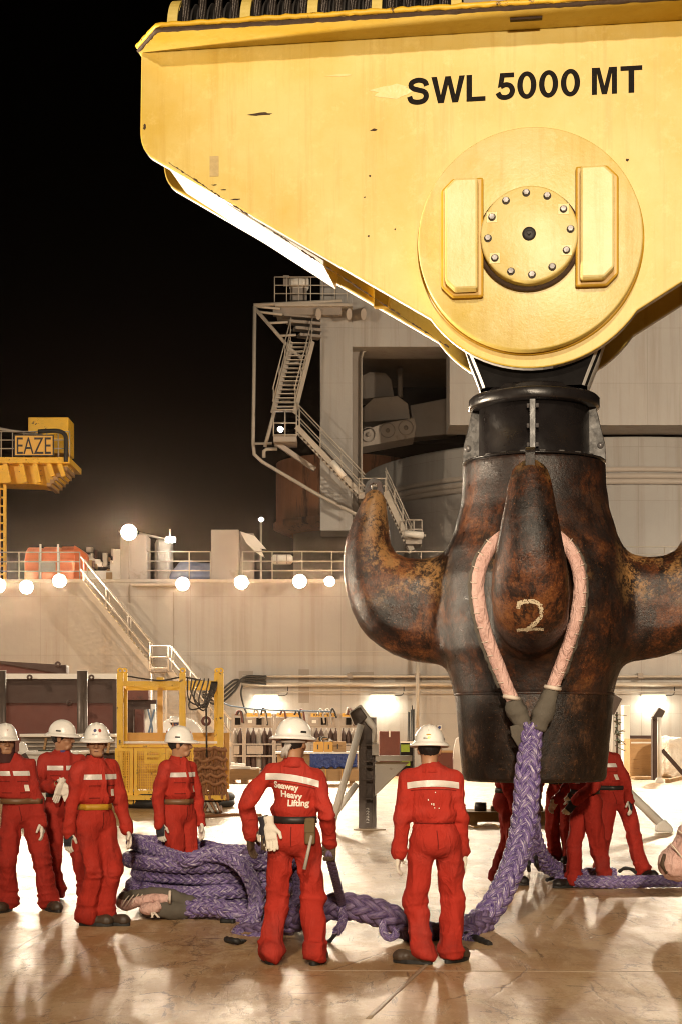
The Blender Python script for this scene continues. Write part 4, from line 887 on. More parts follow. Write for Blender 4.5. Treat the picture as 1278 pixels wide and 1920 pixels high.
rail_run('grey guard railing around the yellow gantry platform', [W(-40, 857, GY - .25), W(131, 857, GY - .25)], 1.05, 9, name='gantry_railing')
k = MB(); k.tube([W(-20, 800, GY), W(22, 808, GY), W(80, 816, GY)], .06, 8); k.build('boom_pipe', M['rail'], YG, True)
k = MB(); C, _ = crom([W(72, 809, GY - .3), W(108, 808, GY - .3), W(122, 815, GY - .3), W(124, 830, GY - .3), W(124, 866, GY - .3)], n=24); k.tube(C, .09, 8); k.build('cable_hose', M['rubber'], YG, True)
SG = thing('name_sign', 'yellow sign board with tall black letters EAZE on the gantry railing', 'sign', W(64, 836, GY - .5))
k = MB(); pb(k, 27, 815, 101, 855, GY - .55, .1); k.build('sign_frame', M['signblack'], SG, True)
k = MB(); pb(k, 29, 817, 99, 853, GY - .57, .1); k.build('sign_face', M['signwhite'], SG, True)
a, b = W(32, 851, GY - .58), W(96, 820, GY - .58); L2, F2 = fit_text('EAZE', a.x, b.x, a.z, b.z, .0); k = MB(); k.add([(x, GY - .582, z) for x, z in L2], F2); k.build('sign_letters', M['signblack'], SG, True)
# ------------------------------------------------------------------ dark red steel cargo on the left
CG = thing('red_primer_panel', 'large dark red primer steel panel leaning on pipe stanchions behind the crew', 'steel panel', W(100, 1460, 42))
k = MB(); pb(k, -120, 1272, 214, 1430, 42, .25); k.build('panel_sheet', M['maroon'], CG, True)
k = MB(); pb(k, -120, 1274, 218, 1318, 41.94, .05); k.build('upper_band', M['darkbrown'], CG, True)
k = MB(); pb(k, 212, 1274, 219, 1440, 41.9, .3); k.build('end_flange', M['darkbrown'], CG, True)
k = MB(); pb(k, -120, 1263, 218, 1273, 41.8, .5); k.build('top_flange', M['white'], CG, True)
for x in (56, 172, 130): 
    y = 1268 if x != 130 else 1316
    k = MB(); q = W(x, y + 2, 41.7); k.lathe([(.03, -.02), (.075, -.02), (.075, .03), (.03, .03)], 16, q, 'Y'); k.build('pad_eye', M['darkbrown'], CG, True)
for x in (155, 2):
    T = thing('pipe_stanchion', 'thick brown steel pipe stanchion ' + ('in front of the middle of the dark red panel' if x > 50 else 'half cropped, beyond the helmet with the red triangle'), 'stanchion', W(x, 1500, 41), 0, 'pipe stanchions by the red panel')
    k = MB(); p = W(x, 1258, 40.6); k.tube([Vector((p.x, 40.6, 0)), p], .135, 20); k.build('pipe', M['steelpost'], T, True)
    k = MB(); k.tube([p + Vector((0, 0, -.001)), p + Vector((0, 0, .012))], .14, 20); k.build('pipe_rim', M['white'], T, True)
T = thing('slanted_steel_web', 'dark brown tapered steel girder lying behind the red panel', 'girder', W(60, 1290, 46)); 
poly_block('web', [(-60, 1236), (40, 1244), (124, 1252), (124, 1266), (-60, 1270)], 46, .3, 'maroon', T); poly_block('flange', [(-60, 1232), (10, 1240), (125, 1247), (125, 1264), (112, 1264), (10, 1246), (-60, 1238)], 45.9, .5, 'darkbrown', T)
k = MB(); q = W(109, 1246, 45.8); k.lathe([(.035, -.03), (.09, -.03), (.09, .03), (.035, .03)], 16, q, 'Y'); k.build('pad_eye', M['darkbrown'], T, True)
k = MB(); a = W(100, 1266, 46); k.box((a.x, 46.2, a.z / 2), (.3, .3, a.z)); k.build('prop', M['darkbrown'], T, True)
T = thing('red_beam_rack', 'red primer beams and brackets stored between panel and stair', 'beams', W(250, 1455, 48))
for (x0, y0, x1, y1, Y, m_) in ((219, 1286, 279, 1312, 48, 'maroon'), (234, 1312, 294, 1330, 48.3, 'darkbrown'), (232, 1330, 270, 1420, 48.2, 'maroon'), (225, 1330, 250, 1390, 47.7, 'darkbrown'), (232, 1420, 290, 1462, 48, 'darkbrown')):
    k = MB(); pb(k, x0, y0, x1, y1, Y, .4); k.build('beam', M[m_], T, True)
for (x, y0, y1) in ((276, 1330, 1400), (288, 1320, 1430)):
    k = MB(); k.tube([W(x, y0, 47.6), W(x + 2, y1, 47.6)], .08, 8); k.build('pipe', M['white'], T, True)
k = MB(); C, _ = crom([W(278, 1330, 47.4), W(286, 1370, 47.4), W(276, 1390, 47.4), W(290, 1330, 47.4)], n=24); k.tube(C, .03, 6); k.build('hose', M['bluetape'], T, True)
# pale work boat / gangway pieces
T = thing('pale_skip', 'pale grey open steel skip behind the crew', 'skip', W(120, 1480, 38))
k = MB(); pb(k, 37, 1376, 218, 1382, 37.5, 2.0); k.build('rim', M['white'], T, True, bevel=.01)
k = MB(); pb(k, 40, 1382, 216, 1412, 37.8, 1.6); k.build('ribbed_side', M['greyd'], T, True)
for y in (1390, 1398, 1406): k = MB(); pb(k, 38, y, 217, y + 3, 37.7, .15); k.build('rib', M['rail'], T, True)
for x in (82, 202): k = MB(); k.bar(W(x, 1412, 37.6), W(x + 5, 1384, 37.6), .05, .05); k.build('brace', M['wood'], T, True)
k = MB(); pb(k, 38, 1412, 218, 1500, 38.2, 1.2); k.build('base', M['darkbrown'], T, True)
T = thing('white_boat', 'white boat hull with a cream deck behind the crew', 'boat', W(90, 1500, 33))
k = MB(); L = [(36, 1412), (146, 1412), (146, 1418), (140, 1421), (120, 1470), (95, 1505), (45, 1505), (38, 1440)]
poly_block('hull', L, 33, 1.2, 'white', T); k = MB(); pb(k, 34, 1409, 148, 1415, 32.9, 1.5); k.build('gunwale', M['white'], T, True, bevel=.01)
k = MB(); k.bar(W(44, 1414, 32.8), W(72, 1462, 32.8), .1, .1); k.build('strut', M['darkbrown'], T, True)
poly_block('seat_back', [(36, 1412), (36, 1393), (42, 1390), (48, 1394), (54, 1412)], 33.2, .1, 'white', T)
k = MB(); pb(k, 72, 1406, 100, 1409, 33, .3); k.build('tool_bar', M['foliage'], T, True)
T = thing('steel_bin', 'grey open steel bin beside the yellow basket', 'bin', W(240, 1500, 39)); poly_block('bin_body', [(216, 1380), (252, 1380), (258, 1388), (252, 1396), (250, 1500), (216, 1500)], 39, 1.0, 'greyd', T); k = MB(); pb(k, 214, 1377, 254, 1381, 38.9, 1.2); k.build('bin_rim', M['rail'], T, True)

# ------------------------------------------------------------------ yellow personnel basket
BYD = 35.0
BA = thing('personnel_basket', 'yellow steel personnel transfer basket with tall corner posts and mesh sides', 'basket', W(315, 1500, BYD + .8))
bd = 1.7
for (x, y) in ((226, 0), (343, 0), (414, 0)):
    for s in (0, 1):
        if s == 1 and x == 343: continue
        xx = x + (s * 8 if x < 300 else -s * 6); Y = BYD + bd * s; p = W(xx, 1262, Y); q = W(xx, 1500, Y)
        k = MB(); k.box(((p.x), Y, (p.z + .28) / 2), (.135, .135, p.z - .28)); k.build('corner_post', M['yellowdirty'], BA, True, bevel=.01)
        k = MB(); k.lathe([(.03, -.02), (.07, -.02), (.07, .02), (.03, .02)], 14, p + Vector((0, 0, .05)), 'Y'); k.build('pad_eye', M['yellowdirty'], BA, True)
k = MB(); p = W(301, 1290, BYD + bd); k.box((p.x, BYD + bd, (p.z + .3) / 2), (.12, .12, p.z - .3)); k.build('rear_post', M['boxyellow'], BA, True)
for (a, b, y) in (((226, 0), (343, 0), 1282), ((343, 0), (414, 0), 1281), ((234, 1), (408, 1), 1290)):
    k = MB(); k.bar(W(a[0], y, BYD + bd * a[1]), W(b[0], y, BYD + bd * b[1]), .1, .11); k.build('top_beam', M['yellowdirty'], BA, True)
for x in (226, 414): k = MB(); k.bar(W(x, 1281, BYD), W(x + (8 if x < 300 else -6), 1290, BYD + bd), .1, .11); k.build('top_beam', M['yellowdirty'], BA, True)
k = MB(); pb(k, 294, 1270, 307, 1283, BYD - .07, .2); k.build('lifting_shoe', M['yellowdirty'], BA, True)
for y, m_ in ((1399, 'white'), (1392, 'white')):
    k = MB(); k.bar(W(222, y, BYD - .02 + (.6 if y < 1395 else 0)), W(420, y, BYD - .02 + (.6 if y < 1395 else 0)), .1, .05); k.build('hand_rail', M['white' if y < 1395 else 'yellowdirty'], BA, True)
def panel(x0, x1, y0, y1, Y, sill, win=None):
    def pbx(a, b, c, e, nm='panel_frame', dd=.06): k = MB(); pb(k, a, b, c, e, Y, dd); k.build(nm, M['yellowdirty'], BA, True)
    pbx(x0, y0, x0 + 6, y1); pbx(x1 - 6, y0, x1, y1); pbx(x0 + 6, y0, x1 - 6, y0 + 6); pbx(x0 + 6, sill, x1 - 6, y1, 'kick_plate', .05)
    n = max(3, int((x1 - x0 - 12) / 4)); 
    for i in range(n): xx = x0 + 6 + (x1 - x0 - 12) * (i + .5) / n; k = MB(); k.bar(W(xx, y0 + 6, Y + .03), W(xx, sill, Y + .03), .014, .014); k.build('mesh_bar', M['yellowdirty'], BA, True)
    m_ = int((sill - y0) / 5)
    for i in range(m_): yy = y0 + 6 + (sill - y0 - 6) * (i + .5) / m_; k = MB(); k.bar(W(x0 + 6, yy, Y + .045), W(x1 - 6, yy, Y + .045), .014, .014); k.build('mesh_bar', M['yellowdirty'], BA, True)
    if win:
        a, b, c, e = win; pbx(a, b, c, b + 7, 'latch_frame', .08); pbx(a, e - 8, c, e, 'latch_frame', .08); pbx(a, b + 7, a + 6, e - 8, 'latch_frame', .08); pbx(c - 6, b + 7, c, e - 8, 'latch_frame', .08); pbx(a + 6, (b + e) / 2 - 2, c - 2, (b + e) / 2 + 2, 'latch_bar', .07)
panel(216, 250, 1403, 1508, BYD - .1, 1480); panel(252, 310, 1403, 1508, BYD - .12, 1482, (271, 1404, 305, 1432)); panel(311, 366, 1403, 1508, BYD - .1, 1482)
k = MB(); a = W(212, 1506, BYD - .12); b = W(424, 1506, BYD - .12); k.box(((a.x + b.x) / 2, BYD + bd / 2 - .1, .24), (b.x - a.x, bd + .3, .1)); k.build('floor_tray', M['yellowdirty'], BA, True)
k = MB(); k.box(((a.x + b.x) / 2, BYD + bd + .02, 1.0), (b.x - a.x - .1, .03, 1.3)); k.build('rear_sheet', M['boxyellow'], BA, True)
for s in range(2):                                       # rubber fender rings under the tray
    k = MB(); C = [((a.x + b.x) / 2 + (1.28) * math.cos(t) , BYD + bd / 2 - .1 + .95 * math.sin(t), .1 + .12 * s) for t in np.linspace(0, 2 * math.pi, 48, endpoint=False)]
    k.tube(C, .1, 10, closed=True); k.build('rubber_fender', M['rubber'], BA, True)
# rope netting on the right flank
for i in range(13):
    x = 366 + i * 4.6; L = []
    for j in range(14):
        y = 1402 + j * 7.6; L.append(W(x + rnd.uniform(-1.2, 1.2) + (j > 9) * (j - 9) * (i - 5) * .25, y, BYD - .22 + rnd.uniform(-.05, .05)))
    C, _ = crom(L, n=40); k = MB(); k.tube(C, .032, 6); k.build('net_rope', M['netrope'], BA, True)
for j, y in enumerate((1404, 1424, 1441, 1455, 1468)):
    L = [W(364 + i * 7.8, y + rnd.uniform(-4, 4), BYD - .28) for i in range(9)]; C, _ = crom(L, n=40); k = MB(); k.tube(C, .04, 6); k.build('net_rope', M['netrope'], BA, True)
# slack slings over the top beam
for j in range(6):
    x0 = 352 + j * 8; C, _ = crom([W(x0, 1272, BYD - .1), W(x0 + rnd.uniform(-14, 6), 1300 + rnd.uniform(0, 30), BYD - .15), W(380 + j, 1325 + rnd.uniform(-6, 8), BYD - .18), W(392 + j * 2, 1300, BYD - .12), W(398 + j * 2, 1278, BYD - .05)], n=30)
    k = MB(); k.tube(C, .018, 6); k.build('wire_sling', M['rope_wire'], BA, True)
C, _ = crom([W(240, 1268, BYD), W(300, 1276, BYD - .1), W(345, 1270, BYD), W(400, 1280, BYD), W(414, 1266, BYD)], n=40); k = MB(); k.tube(C, .02, 6); k.build('wire_sling', M['rope_wire'], BA, True)
k = MB(); k.tube([W(387, 1326, BYD - .2), W(388, 1420, BYD - .32)], .022, 6); k.build('wire_sling', M['rope_wire'], BA, True)
k = MB(); k.lathe([(.05, -.03), (.11, -.03), (.11, .03), (.05, .03)], 14, W(387, 1352, BYD - .2), 'Y'); k.build('shackle', M['maroon'], BA, True)
# rope lines and shackles lying on the deck by the basket
T = thing('loose_lashing', 'tangle of shackles and rope lying on the deck beside the yellow basket', 'lashing', G(400, 1518))
for j in range(4):
    C, _ = crom([G(378 + j * 6, 1524) + Vector((0, 0, .05)), W(388 + j * 6, 1505, 34.5), G(402 + j * 4, 1528) + Vector((0, 0, .05)), G(415, 1516) + Vector((0, 0, .04))], n=24); k = MB(); k.tube(C, .03, 6); k.build('sling', M['netrope' if j % 2 else 'rail'], T, True)
k = MB(); C, _ = crom([G(380, 1534) + Vector((0, 0, .035)), G(440, 1531) + Vector((0, 0, .035)), G(490, 1532) + Vector((0, 0, .035))], n=60); k.tube([p + np.array([0, 0, 0]) for p in C], [.03 + .008 * (i % 2) for i in range(len(C))], 6); k.build('deck_line', M['netrope'], T, True)

# ------------------------------------------------------------------ cable reel and far crew member's stand
T = thing('white_cable_reel', 'large pale round cable reel behind the yellow basket', 'reel', W(336, 1470, 50)); q = W(336, 1392, 50)
k = MB(); k.lathe([(0, -.1), (.78, -.1), (.8, -.06), (.8, 0)], 48, q, 'Y'); k.lathe([(.35, .02), (.35, .5)], 32, q, 'Y'); k.lathe([(.8, .5), (.8, .58), (0, .58)], 48, q, 'Y'); k.build('reel_flange', M['white'], T, True)
k = MB(); k.box((q.x, 50.3, (q.z - .75) / 2), (1.0, .8, max(.1, q.z - .75))); k.build('reel_stand', M['greyd'], T, True)

# ------------------------------------------------------------------ gas bottle racks against the bulkhead
racks = [(436, 456, 0), (460, 512, 0), (516, 570, 0), (580, 634, 1), (638, 668, 0)]
lab = ['narrow grey steel bottle rack at the stair end of the row', 'grey gas bottle rack with hoses hanging beside the narrow rack', 'grey gas bottle rack half hidden behind the first helmet', 'grey gas bottle rack lettered along its yellow top', 'grey gas bottle rack behind the slanted white strut']
for i, (x0, x1, tx) in enumerate(racks):
    Y = 59.0; T = thing('bottle_rack', lab[i], 'rack', W((x0 + x1) / 2, 1455, Y), 0, None)
    yb = HY + EYE * FPX / Y - 1
    for x in (x0, x1):
        for dd in (0, .9): k = MB(); pb(k, x - 1.6, 1338, x + 1.6, yb, Y + dd, .08); k.build('post', M['grey'], T, True)
    for y, h_ in ((1339, 4), (1362, 3), (1394, 3), (1416, 3), (1446, 4)):
        k = MB(); pb(k, x0 + 1.7, y, x1 - 1.7, y + h_, Y + .01, .06); k.build('cross_bar', M['grey'], T, True)
    k = MB(); pb(k, x0 + 2, 1345, x1 - 2, 1362, Y - .02, .04); k.build('head_panel', M['grey'], T, True)
    if i: k = MB(); pb(k, x0 + 3, 1337, x1 - 3, 1344, Y - .06, .04); k.build('head_sign', M['signwhite'], T, True)
    k = MB(); pb(k, (x0 + x1) / 2 - 5, 1346, (x0 + x1) / 2 + 5, 1359, Y - .05, .03); k.build('slot_plate', M['dark'], T, True)
    k = MB(); pb(k, x0 + 3, 1398, x0 + (x1 - x0) * .65, 1414, Y - .03, .03); k.build('lower_panel', M['grey'], T, True)
    if i in (1, 3): k = MB(); pb(k, x0 + 5, 1350, x0 + 13, 1356, Y - .055, .01); k.build('paper_tag', M['white'], T, True)
    n = max(2, int((x1 - x0) / 9))
    for j in range(n):
        for r2 in (0, 1):
            p = W(x0 + (x1 - x0) * (j + .5) / n, yb - 3, Y + .28 + r2 * .32); k = MB(); k.lathe([(0, .06), (.1, .06), (.105, .1), (.105, 1.5), (.06, 1.66), (.03, 1.7), (.03, 1.82), (0, 1.82)], 12, (p.x, p.y, 0)); k.build('gas_bottle', M['darkbrown' if (j + i) % 3 else 'greyd'], T, True)
    if tx:
        a, b = W(588, 1343, Y - .07), W(629, 1338.5, Y - .07); L2, F2 = fit_text('R16 07 374 2', a.x, b.x, a.z, b.z, .02); k = MB(); k.add([(x, Y - .07, z) for x, z in L2], F2); k.build('rack_number', M['signblack'], T, True)
    for j in range(3):
        xa = rnd.uniform(x0 + 2, x1 - 8); C, _ = crom([W(xa, 1340, Y - .1), W(xa + 4, 1330 + rnd.uniform(-3, 3), Y - .05), W(xa + 9, 1336, Y - .1), W(xa + 12, 1345 + rnd.uniform(0, 20), Y - .14)], n=20); k = MB(); k.tube(C, .035, 6); k.build('hose', M[rnd.choice(['rubber', 'rail', 'maroon'])], T, True)
T = thing('blue_air_hose', 'thin pale blue hose strung over the tops of the bottle racks', 'hose', W(430, 1330, 58.8)); C, _ = crom([W(400, 1290, 59), W(420, 1318, 58.9), W(450, 1326, 58.8), W(500, 1331, 58.8), W(620, 1334, 58.8)], n=50); k = MB(); k.tube(C, .03, 6); k.build('hose_run', M['bluetape'], T, True)

# ------------------------------------------------------------------ wooden pallets, crates, tarpaulin
def pallet(name, label, x0, x1, ytop, ybot, Y, dep, mat='wood', n=4):
    T = thing(name, label, 'pallet', W((x0 + x1) / 2, ybot, Y)); a, b = W(x0, ytop, Y), W(x1, ybot, Y); b.z = 0; h = a.z
    for i in range(n):
        k = MB(); k.box(((a.x + b.x) / 2, Y + dep * (i + .5) / n, h - .03), (b.x - a.x, dep / n * .82, .05)); k.build('board', M[mat], T, True)
    k = MB(); k.box(((a.x + b.x) / 2, Y + .03, h * .6), (b.x - a.x, .05, h * .68)); k.build('side_board', M[mat], T, True)
    for f in (.08, .5, .92): k = MB(); k.box((a.x + (b.x - a.x) * f, Y + dep / 2, h * .13), (.18, dep * .9, h * .26)); k.build('foot_block', M[mat], T, True)
    return T
T = pallet('wooden_platform', 'low wooden platform with planks beside the bottle racks', 428, 486, 1442, 1470, 51, 1.4)
for (x0, x1, y, Y) in ((432, 470, 1438, 51.2), (440, 486, 1440, 51.5), (434, 460, 1433, 51.6)): k = MB(); k.bar(W(x0, y, Y), W(x1, y + 2, Y), .2, .1); k.build('loose_plank', M['white'], T, True)
T = pallet('crate_base', 'long wooden crate base under the blue tarpaulin', 518, 672, 1442, 1472, 49.5, 1.6)
for x in (540, 570, 610, 640): k = MB(); pb(k, x, 1442, x + 1.2, 1466, 49.46, .02); k.build('strap', M['boxyellow'], T, True)
T = thing('blue_tarp_crate', 'wooden crate draped with a crumpled blue tarpaulin', 'crate', W(610, 1442, 50))
k = MB(); pb(k, 520, 1413, 670, 1442, 50, 1.0); k.build('crate_box', M['wood'], T, True)
k = MB(); pb(k, 516, 1410, 674, 1413.5, 49.85, 1.2); k.build('crate_lid', M['white'], T, True)
V = []; F = []; nx, nz_ = 40, 12
for i in range(nx + 1):
    for j in range(nz_ + 1):
        p = W(581 + 88 * i / nx, 1413 + (26 + 4 * mnoise.noise(Vector((i * .3, 1, 2)))) * j / nz_, 49.9); p.y -= .04 + .09 * abs(mnoise.noise(Vector((i * .35, j * .45, 5)))) + .05 * (j / nz_); V.append(p)
F = [(i * (nz_ + 1) + j, (i + 1) * (nz_ + 1) + j, (i + 1) * (nz_ + 1) + j + 1, i * (nz_ + 1) + j + 1) for i in range(nx) for j in range(nz_)]
k = MB(); k.add(V, F, True); o = k.build('tarpaulin', M['blue'], T, True); sm = o.modifiers.new('s', 'SOLIDIFY'); sm.thickness = .01
for (x0, x1, y0, m_, l) in ((588, 607, 1391, 'boxyellow', 'yellow carton on the crate with black marks'), (608, 624, 1391, 'boxyellow', 'yellow carton beside the marked carton on the crate'), (625, 648, 1390, 'wood', 'pale carton at the end of the crate lid')):
    T = thing('carton_box', l, 'box', W((x0 + x1) / 2, 1410, 50.2)); k = MB(); pb(k, x0, y0, x1, 1409.8, 50.1, .45); k.build('carton', M[m_], T, True, bevel=.01)
    k = MB(); pb(k, x0 + 7, y0 + 5, x0 + 9, y0 + 14, 50.09, .01); k.build('print_mark', M['signblack'], T, True)
T = thing('loose_strapping', 'tangle of loose strapping lying on the yellow cartons', 'strapping', W(612, 1390, 50.3))
for j in range(6): C, _ = crom([W(594 + rnd.uniform(0, 10), 1390, 50.2), W(604 + rnd.uniform(-6, 8), 1383 + rnd.uniform(-3, 3), 50.3), W(616 + rnd.uniform(-6, 8), 1386, 50.4), W(624 + rnd.uniform(-6, 4), 1390, 50.2)], n=16); k = MB(); k.tube(C, .025, 5); k.build('strap', M[rnd.choice(['wood', 'rubber', 'white'])], T, True)

# ------------------------------------------------------------------ bracket post with white strut and gusset
PY = 27.6
BP = thing('steel_bracket_post', 'brown steel post with an angled head, white pipe strut and white triangular bracket', 'post', G(689, 1555))
yy = [(1395, 1413), (1413, 1437), (1437, 1467), (1467, 1500), (1500, 1555)]
k = MB(); pb(k, 672, 1340, 686, 1554, PY, .02); k.build('flange', M['steelpost'], BP, True)
k = MB(); pb(k, 675, 1345, 705, 1554, PY + .12, .02); k.build('web', M['steelpost'], BP, True)
k = MB(); pb(k, 698, 1345, 701, 1554, PY - .02, .26); k.build('flange', M['whitesteel' if 0 else 'steelpost'], BP, True)
k = MB(); pb(k, 672, 1345, 674.5, 1554, PY - .02, .26); k.build('flange', M['steelpost'], BP, True)
for y in (1396, 1426, 1437, 1461, 1497): k = MB(); pb(k, 674.6, y, 698, y + 2.5, PY - .015, .13); k.build('stiffener', M['steelpost'], BP, True)
poly_block('angled_head', [(653, 1336), (676, 1320), (706, 1362), (706, 1394), (697, 1394), (697, 1368), (680, 1350), (664, 1362)], PY - .1, .4, 'white', BP)
poly_block('head_plate', [(655, 1337), (674, 1325), (688, 1345), (676, 1358), (664, 1360)], PY - .13, .04, 'steelpost', BP)
k = MB(); pb(k, 697, 1394, 709, 1416, PY - .1, .4); k.build('white_block', M['white'], BP, True)
k = MB(); k.tube([W(676, 1358, PY - .25), W(622, 1545, PY - .25)], .062, 14); k.build('pipe_strut', M['white'], BP, True)
k = MB(); k.tube([W(668, 1470, PY - .05), W(626, 1528, PY - .2)], .055, 14); k.build('pipe_strut', M['white'], BP, True)
k = MB(); pb(k, 703, 1417, 772, 1427, PY - .05, .3); k.build('bracket_arm', M['white'], BP, True)
poly_block('gusset', [(701, 1428), (768, 1428), (701, 1494)], PY + .08, .03, 'white', BP)
k = MB(); k.box(G(692, 1556) + Vector((0, .1, .01)), (.55, .45, .02)); k.build('base_plate', M['weld'], BP, True)
q0, q1 = W(687, 1546, PY - .03), W(687, 1520, PY - .03)
V_, F_ = text_geo('130333', 1.0, 0); mx = max(v.x for v in V_); my = max(v.y for v in V_)
k = MB(); k.add([(q0.x + .04 - .09 * v.y / my, PY - .026 + .14, q0.z + v.x / mx * .28) for v in V_], F_); k.build('paint_number', M['white'], BP, True)

# right-hand posts
T = thing('dark_head_post', 'dark steel post with slanted head and a white pipe leg right of the hook', 'post', G(1237, 1468)); YY = floorY(1468)
poly_block('slanted_head', [(1222, 1345), (1235, 1326), (1247, 1333), (1240, 1347), (1230, 1352)], YY, .3, 'steelpost', T); k = MB(); pb(k, 1223, 1348, 1231, 1463, YY + .1, .3); k.build('dark_column', M['darkbrown'], T, True)
k = MB(); k.tube([W(1235, 1345, YY - .1), W(1235, 1460, YY - .1)], .07, 14); k.build('pipe_leg', M['white'], T, True)
poly_block('foot_plate', [(1231, 1458), (1240, 1458), (1246, 1469), (1226, 1469)], YY - .2, .2, 'white', T)
T = thing('slanted_prop', 'brown timber prop leaning by the white tarpaulin', 'prop', G(1265, 1462)); k = MB(); k.bar(W(1240, 1406, 52), W(1284, 1456, 52), .12, .12); k.build('timber', M['darkbrown'], T, True); k = MB(); k.bar(G(1250, 1468) + Vector((0, 0, .06)), G(1275, 1462) + Vector((0, 0, .06)), .14, .12); k.build('foot_timber', M['wood'], T, True)
T = thing('white_pipe_brace', 'white pipe brace slanting down to a deck foot beside the last crew member', 'brace', G(1246, 1562)); YY = floorY(1562)
k = MB(); k.tube([W(1130, 1440, YY + .1), W(1246, 1552, YY)], .075, 14); k.build('pipe', M['white'], T, True); poly_block('foot', [(1230, 1560), (1232, 1545), (1246, 1536), (1260, 1550), (1262, 1562)], YY - .1, .25, 'white', T)
T = thing('hidden_bracket_post', 'dark slanted post head peeping out behind the hook sleeve', 'post', G(1150, 1470)); YY = floorY(1470); poly_block('slanted_head', [(1135, 1330), (1150, 1300), (1166, 1310), (1150, 1342), (1146, 1460), (1135, 1460)], YY, .3, 'steelpost', T); k = MB(); k.tube([W(1146, 1340, YY - .1), W(1143, 1468, YY - .1)], .05, 10); k.build('pipe_leg', M['white'], T, True)

# objects along the wall right of the racks
def cabinet(name, label, cat, x0, x1, y0, Y, dep, mat, extra=()):
    T = thing(name, label, cat, W((x0 + x1) / 2, 1450, Y)); a, b = W(x0, y0, Y), W(x1, y0, Y)
    k = MB(); k.box(((a.x + b.x) / 2, Y + dep / 2, a.z / 2), (b.x - a.x, dep, a.z)); k.build('body', M[mat], T, True, bevel=.02)
    for (p0, q0_, p1, q1_, m_) in extra: k = MB(); pb(k, p0, q0_, p1, q1_, Y - .02, .03); k.build('panel', M[m_], T, True)
    return T
cabinet('maroon_cabinet', 'dark red steel cabinet against the bulkhead beside the bracket post', 'cabinet', 711, 749, 1371, 59, .9, 'maroon', ((728, 1370, 731, 1382, 'white'),))
cabinet('green_machine', 'small bright green machine on a dark frame beside the red cabinet', 'machine', 750, 774, 1391, 57, .8, 'dark', ((751, 1396, 767, 1410, 'green'), (750, 1390, 774, 1393, 'white'), (752, 1418, 768, 1436, 'green')))
cabinet('red_cable_drum', 'dark red box with a wooden lid near the hook sleeve', 'box', 815, 848, 1408, 55, .9, 'maroon', ((815, 1407, 848, 1411, 'wood'),))
T = thing('leaning_board', 'tall pale rounded board leaning on the bulkhead next to the hook sleeve', 'board', W(858, 1452, 56)); poly_block('board', [(846, 1450), (850, 1400), (854, 1384), (860, 1382), (872, 1400), (872, 1452)], 56, .08, 'white', T); k = MB(); k.bar(W(858, 1400, 56.1), W(860, 1452, 56.7), .06, .06); k.build('prop', M['wood'], T, True)
T = thing('rod_bundle', 'bundle of thin dark rods leaning against the bulkhead', 'rods', W(766, 1450, 62))
for j in range(6): x = 762 + j * 2.6; k = MB(); k.tube([W(x, 1450, 62), W(x + rnd.uniform(-1, 3), 1322 + rnd.uniform(0, 14), 63.4)], .022, 5); k.build('rod', M['rubber'], T, True)
T = thing('round_sign', 'small round blue and white notice on the bulkhead', 'sign', W(823, 1364, WY - .1)); q = W(823, 1364, WY - .1); k = MB(); pb(k, 819, 1360, 827, 1369, WY - .05, .03); k.build('sign_plate', M['white'], T, True); k = MB(); k.lathe([(0, -.06), (.06, -.06), (.06, -.03)], 16, q + Vector((0, .05, 0)), 'Y'); k.build('sign_disc', M['blue'], T, True)
cabinet('open_doorway', 'pale open cabinet with a cream door edge right of the hook sleeve', 'cabinet', 1168, 1180, 1322, 60, .6, 'white', ())
cabinet('steel_container', 'tan steel container against the bulkhead right of the hook', 'container', 1180, 1222, 1385, 58, 1.2, 'wood', ((1180, 1379, 1222, 1385, 'darkbrown'), (1182, 1391, 1222, 1394, 'white')))
T = thing('palm_frond_bundle', 'bundle of dark fronds hanging beside the hook sleeve', 'fronds', W(1155, 1400, 57))
for j in range(26):
    y = 1340 + j * 2.4; k = MB(); a = W(1155, y, 57); k.bar(a, a + Vector((rnd.uniform(-.2, .38), rnd.uniform(-.2, .2), rnd.uniform(-.3, .1))), .09, .02); k.build('frond', M['foliage'], T, True)
k = MB(); k.tube([W(1156, 1455, 57), W(1155, 1335, 57)], .04, 6); k.build('stem', M['darkbrown'], T, True)
T = thing('white_covered_load', 'bulky load under a white tarpaulin against the bulkhead at the right edge', 'load', G(1290, 1458)); S = SDF((-1.3, -1.0, 0), (2.6, 1.2, 2.0), .07); S.box((.7, .1, .7), (1.7, .7, .72), .25); S.ell((-.2, 0, .5), (.9, .8, .75), .3); S.plane(.01); V, Q = S.nets(); V += vnormals(V, Q) * ((vnoise(V * np.array([2.2, 2.2, 1.1])) - .5) * .3)[:, None]; addobj('tarpaulin', np_mesh('tarpaulin', V, Q), T, M['tarpwhite'])
for (x0, x1, y) in ((1190, 1228, 1456),): pallet('small_pallet', 'small low pallet on the deck in front of the tan container', x0, x1, y, 1462, floorY(1462), .8, 'wood', 3)
T = pallet('timber_stack', 'low timber pallet with steel fittings beneath the hook', 872, 1035, 1522, 1546, floorY(1548), 1.1)
for i in range(7):
    x = rnd.uniform(885, 1025); k = MB(); k.lathe([(.03, 0), (.1, 0), (.1, .16), (.03, .16)], 12, W(x, 1521, floorY(1548) + .4) , 'Z' if i % 2 else 'X'); k.build('fitting', M[rnd.choice(['darkbrown', 'wood', 'steelpost'])], T, True)
k = MB(); C, _ = crom([G(872 + i * 9, 1550 + rnd.uniform(-2, 6)) + Vector((0, 0, .03)) for i in range(8)], n=60); k.tube(C, .012, 5); k.build('orange_cord', M['boxyellow'], T, True)
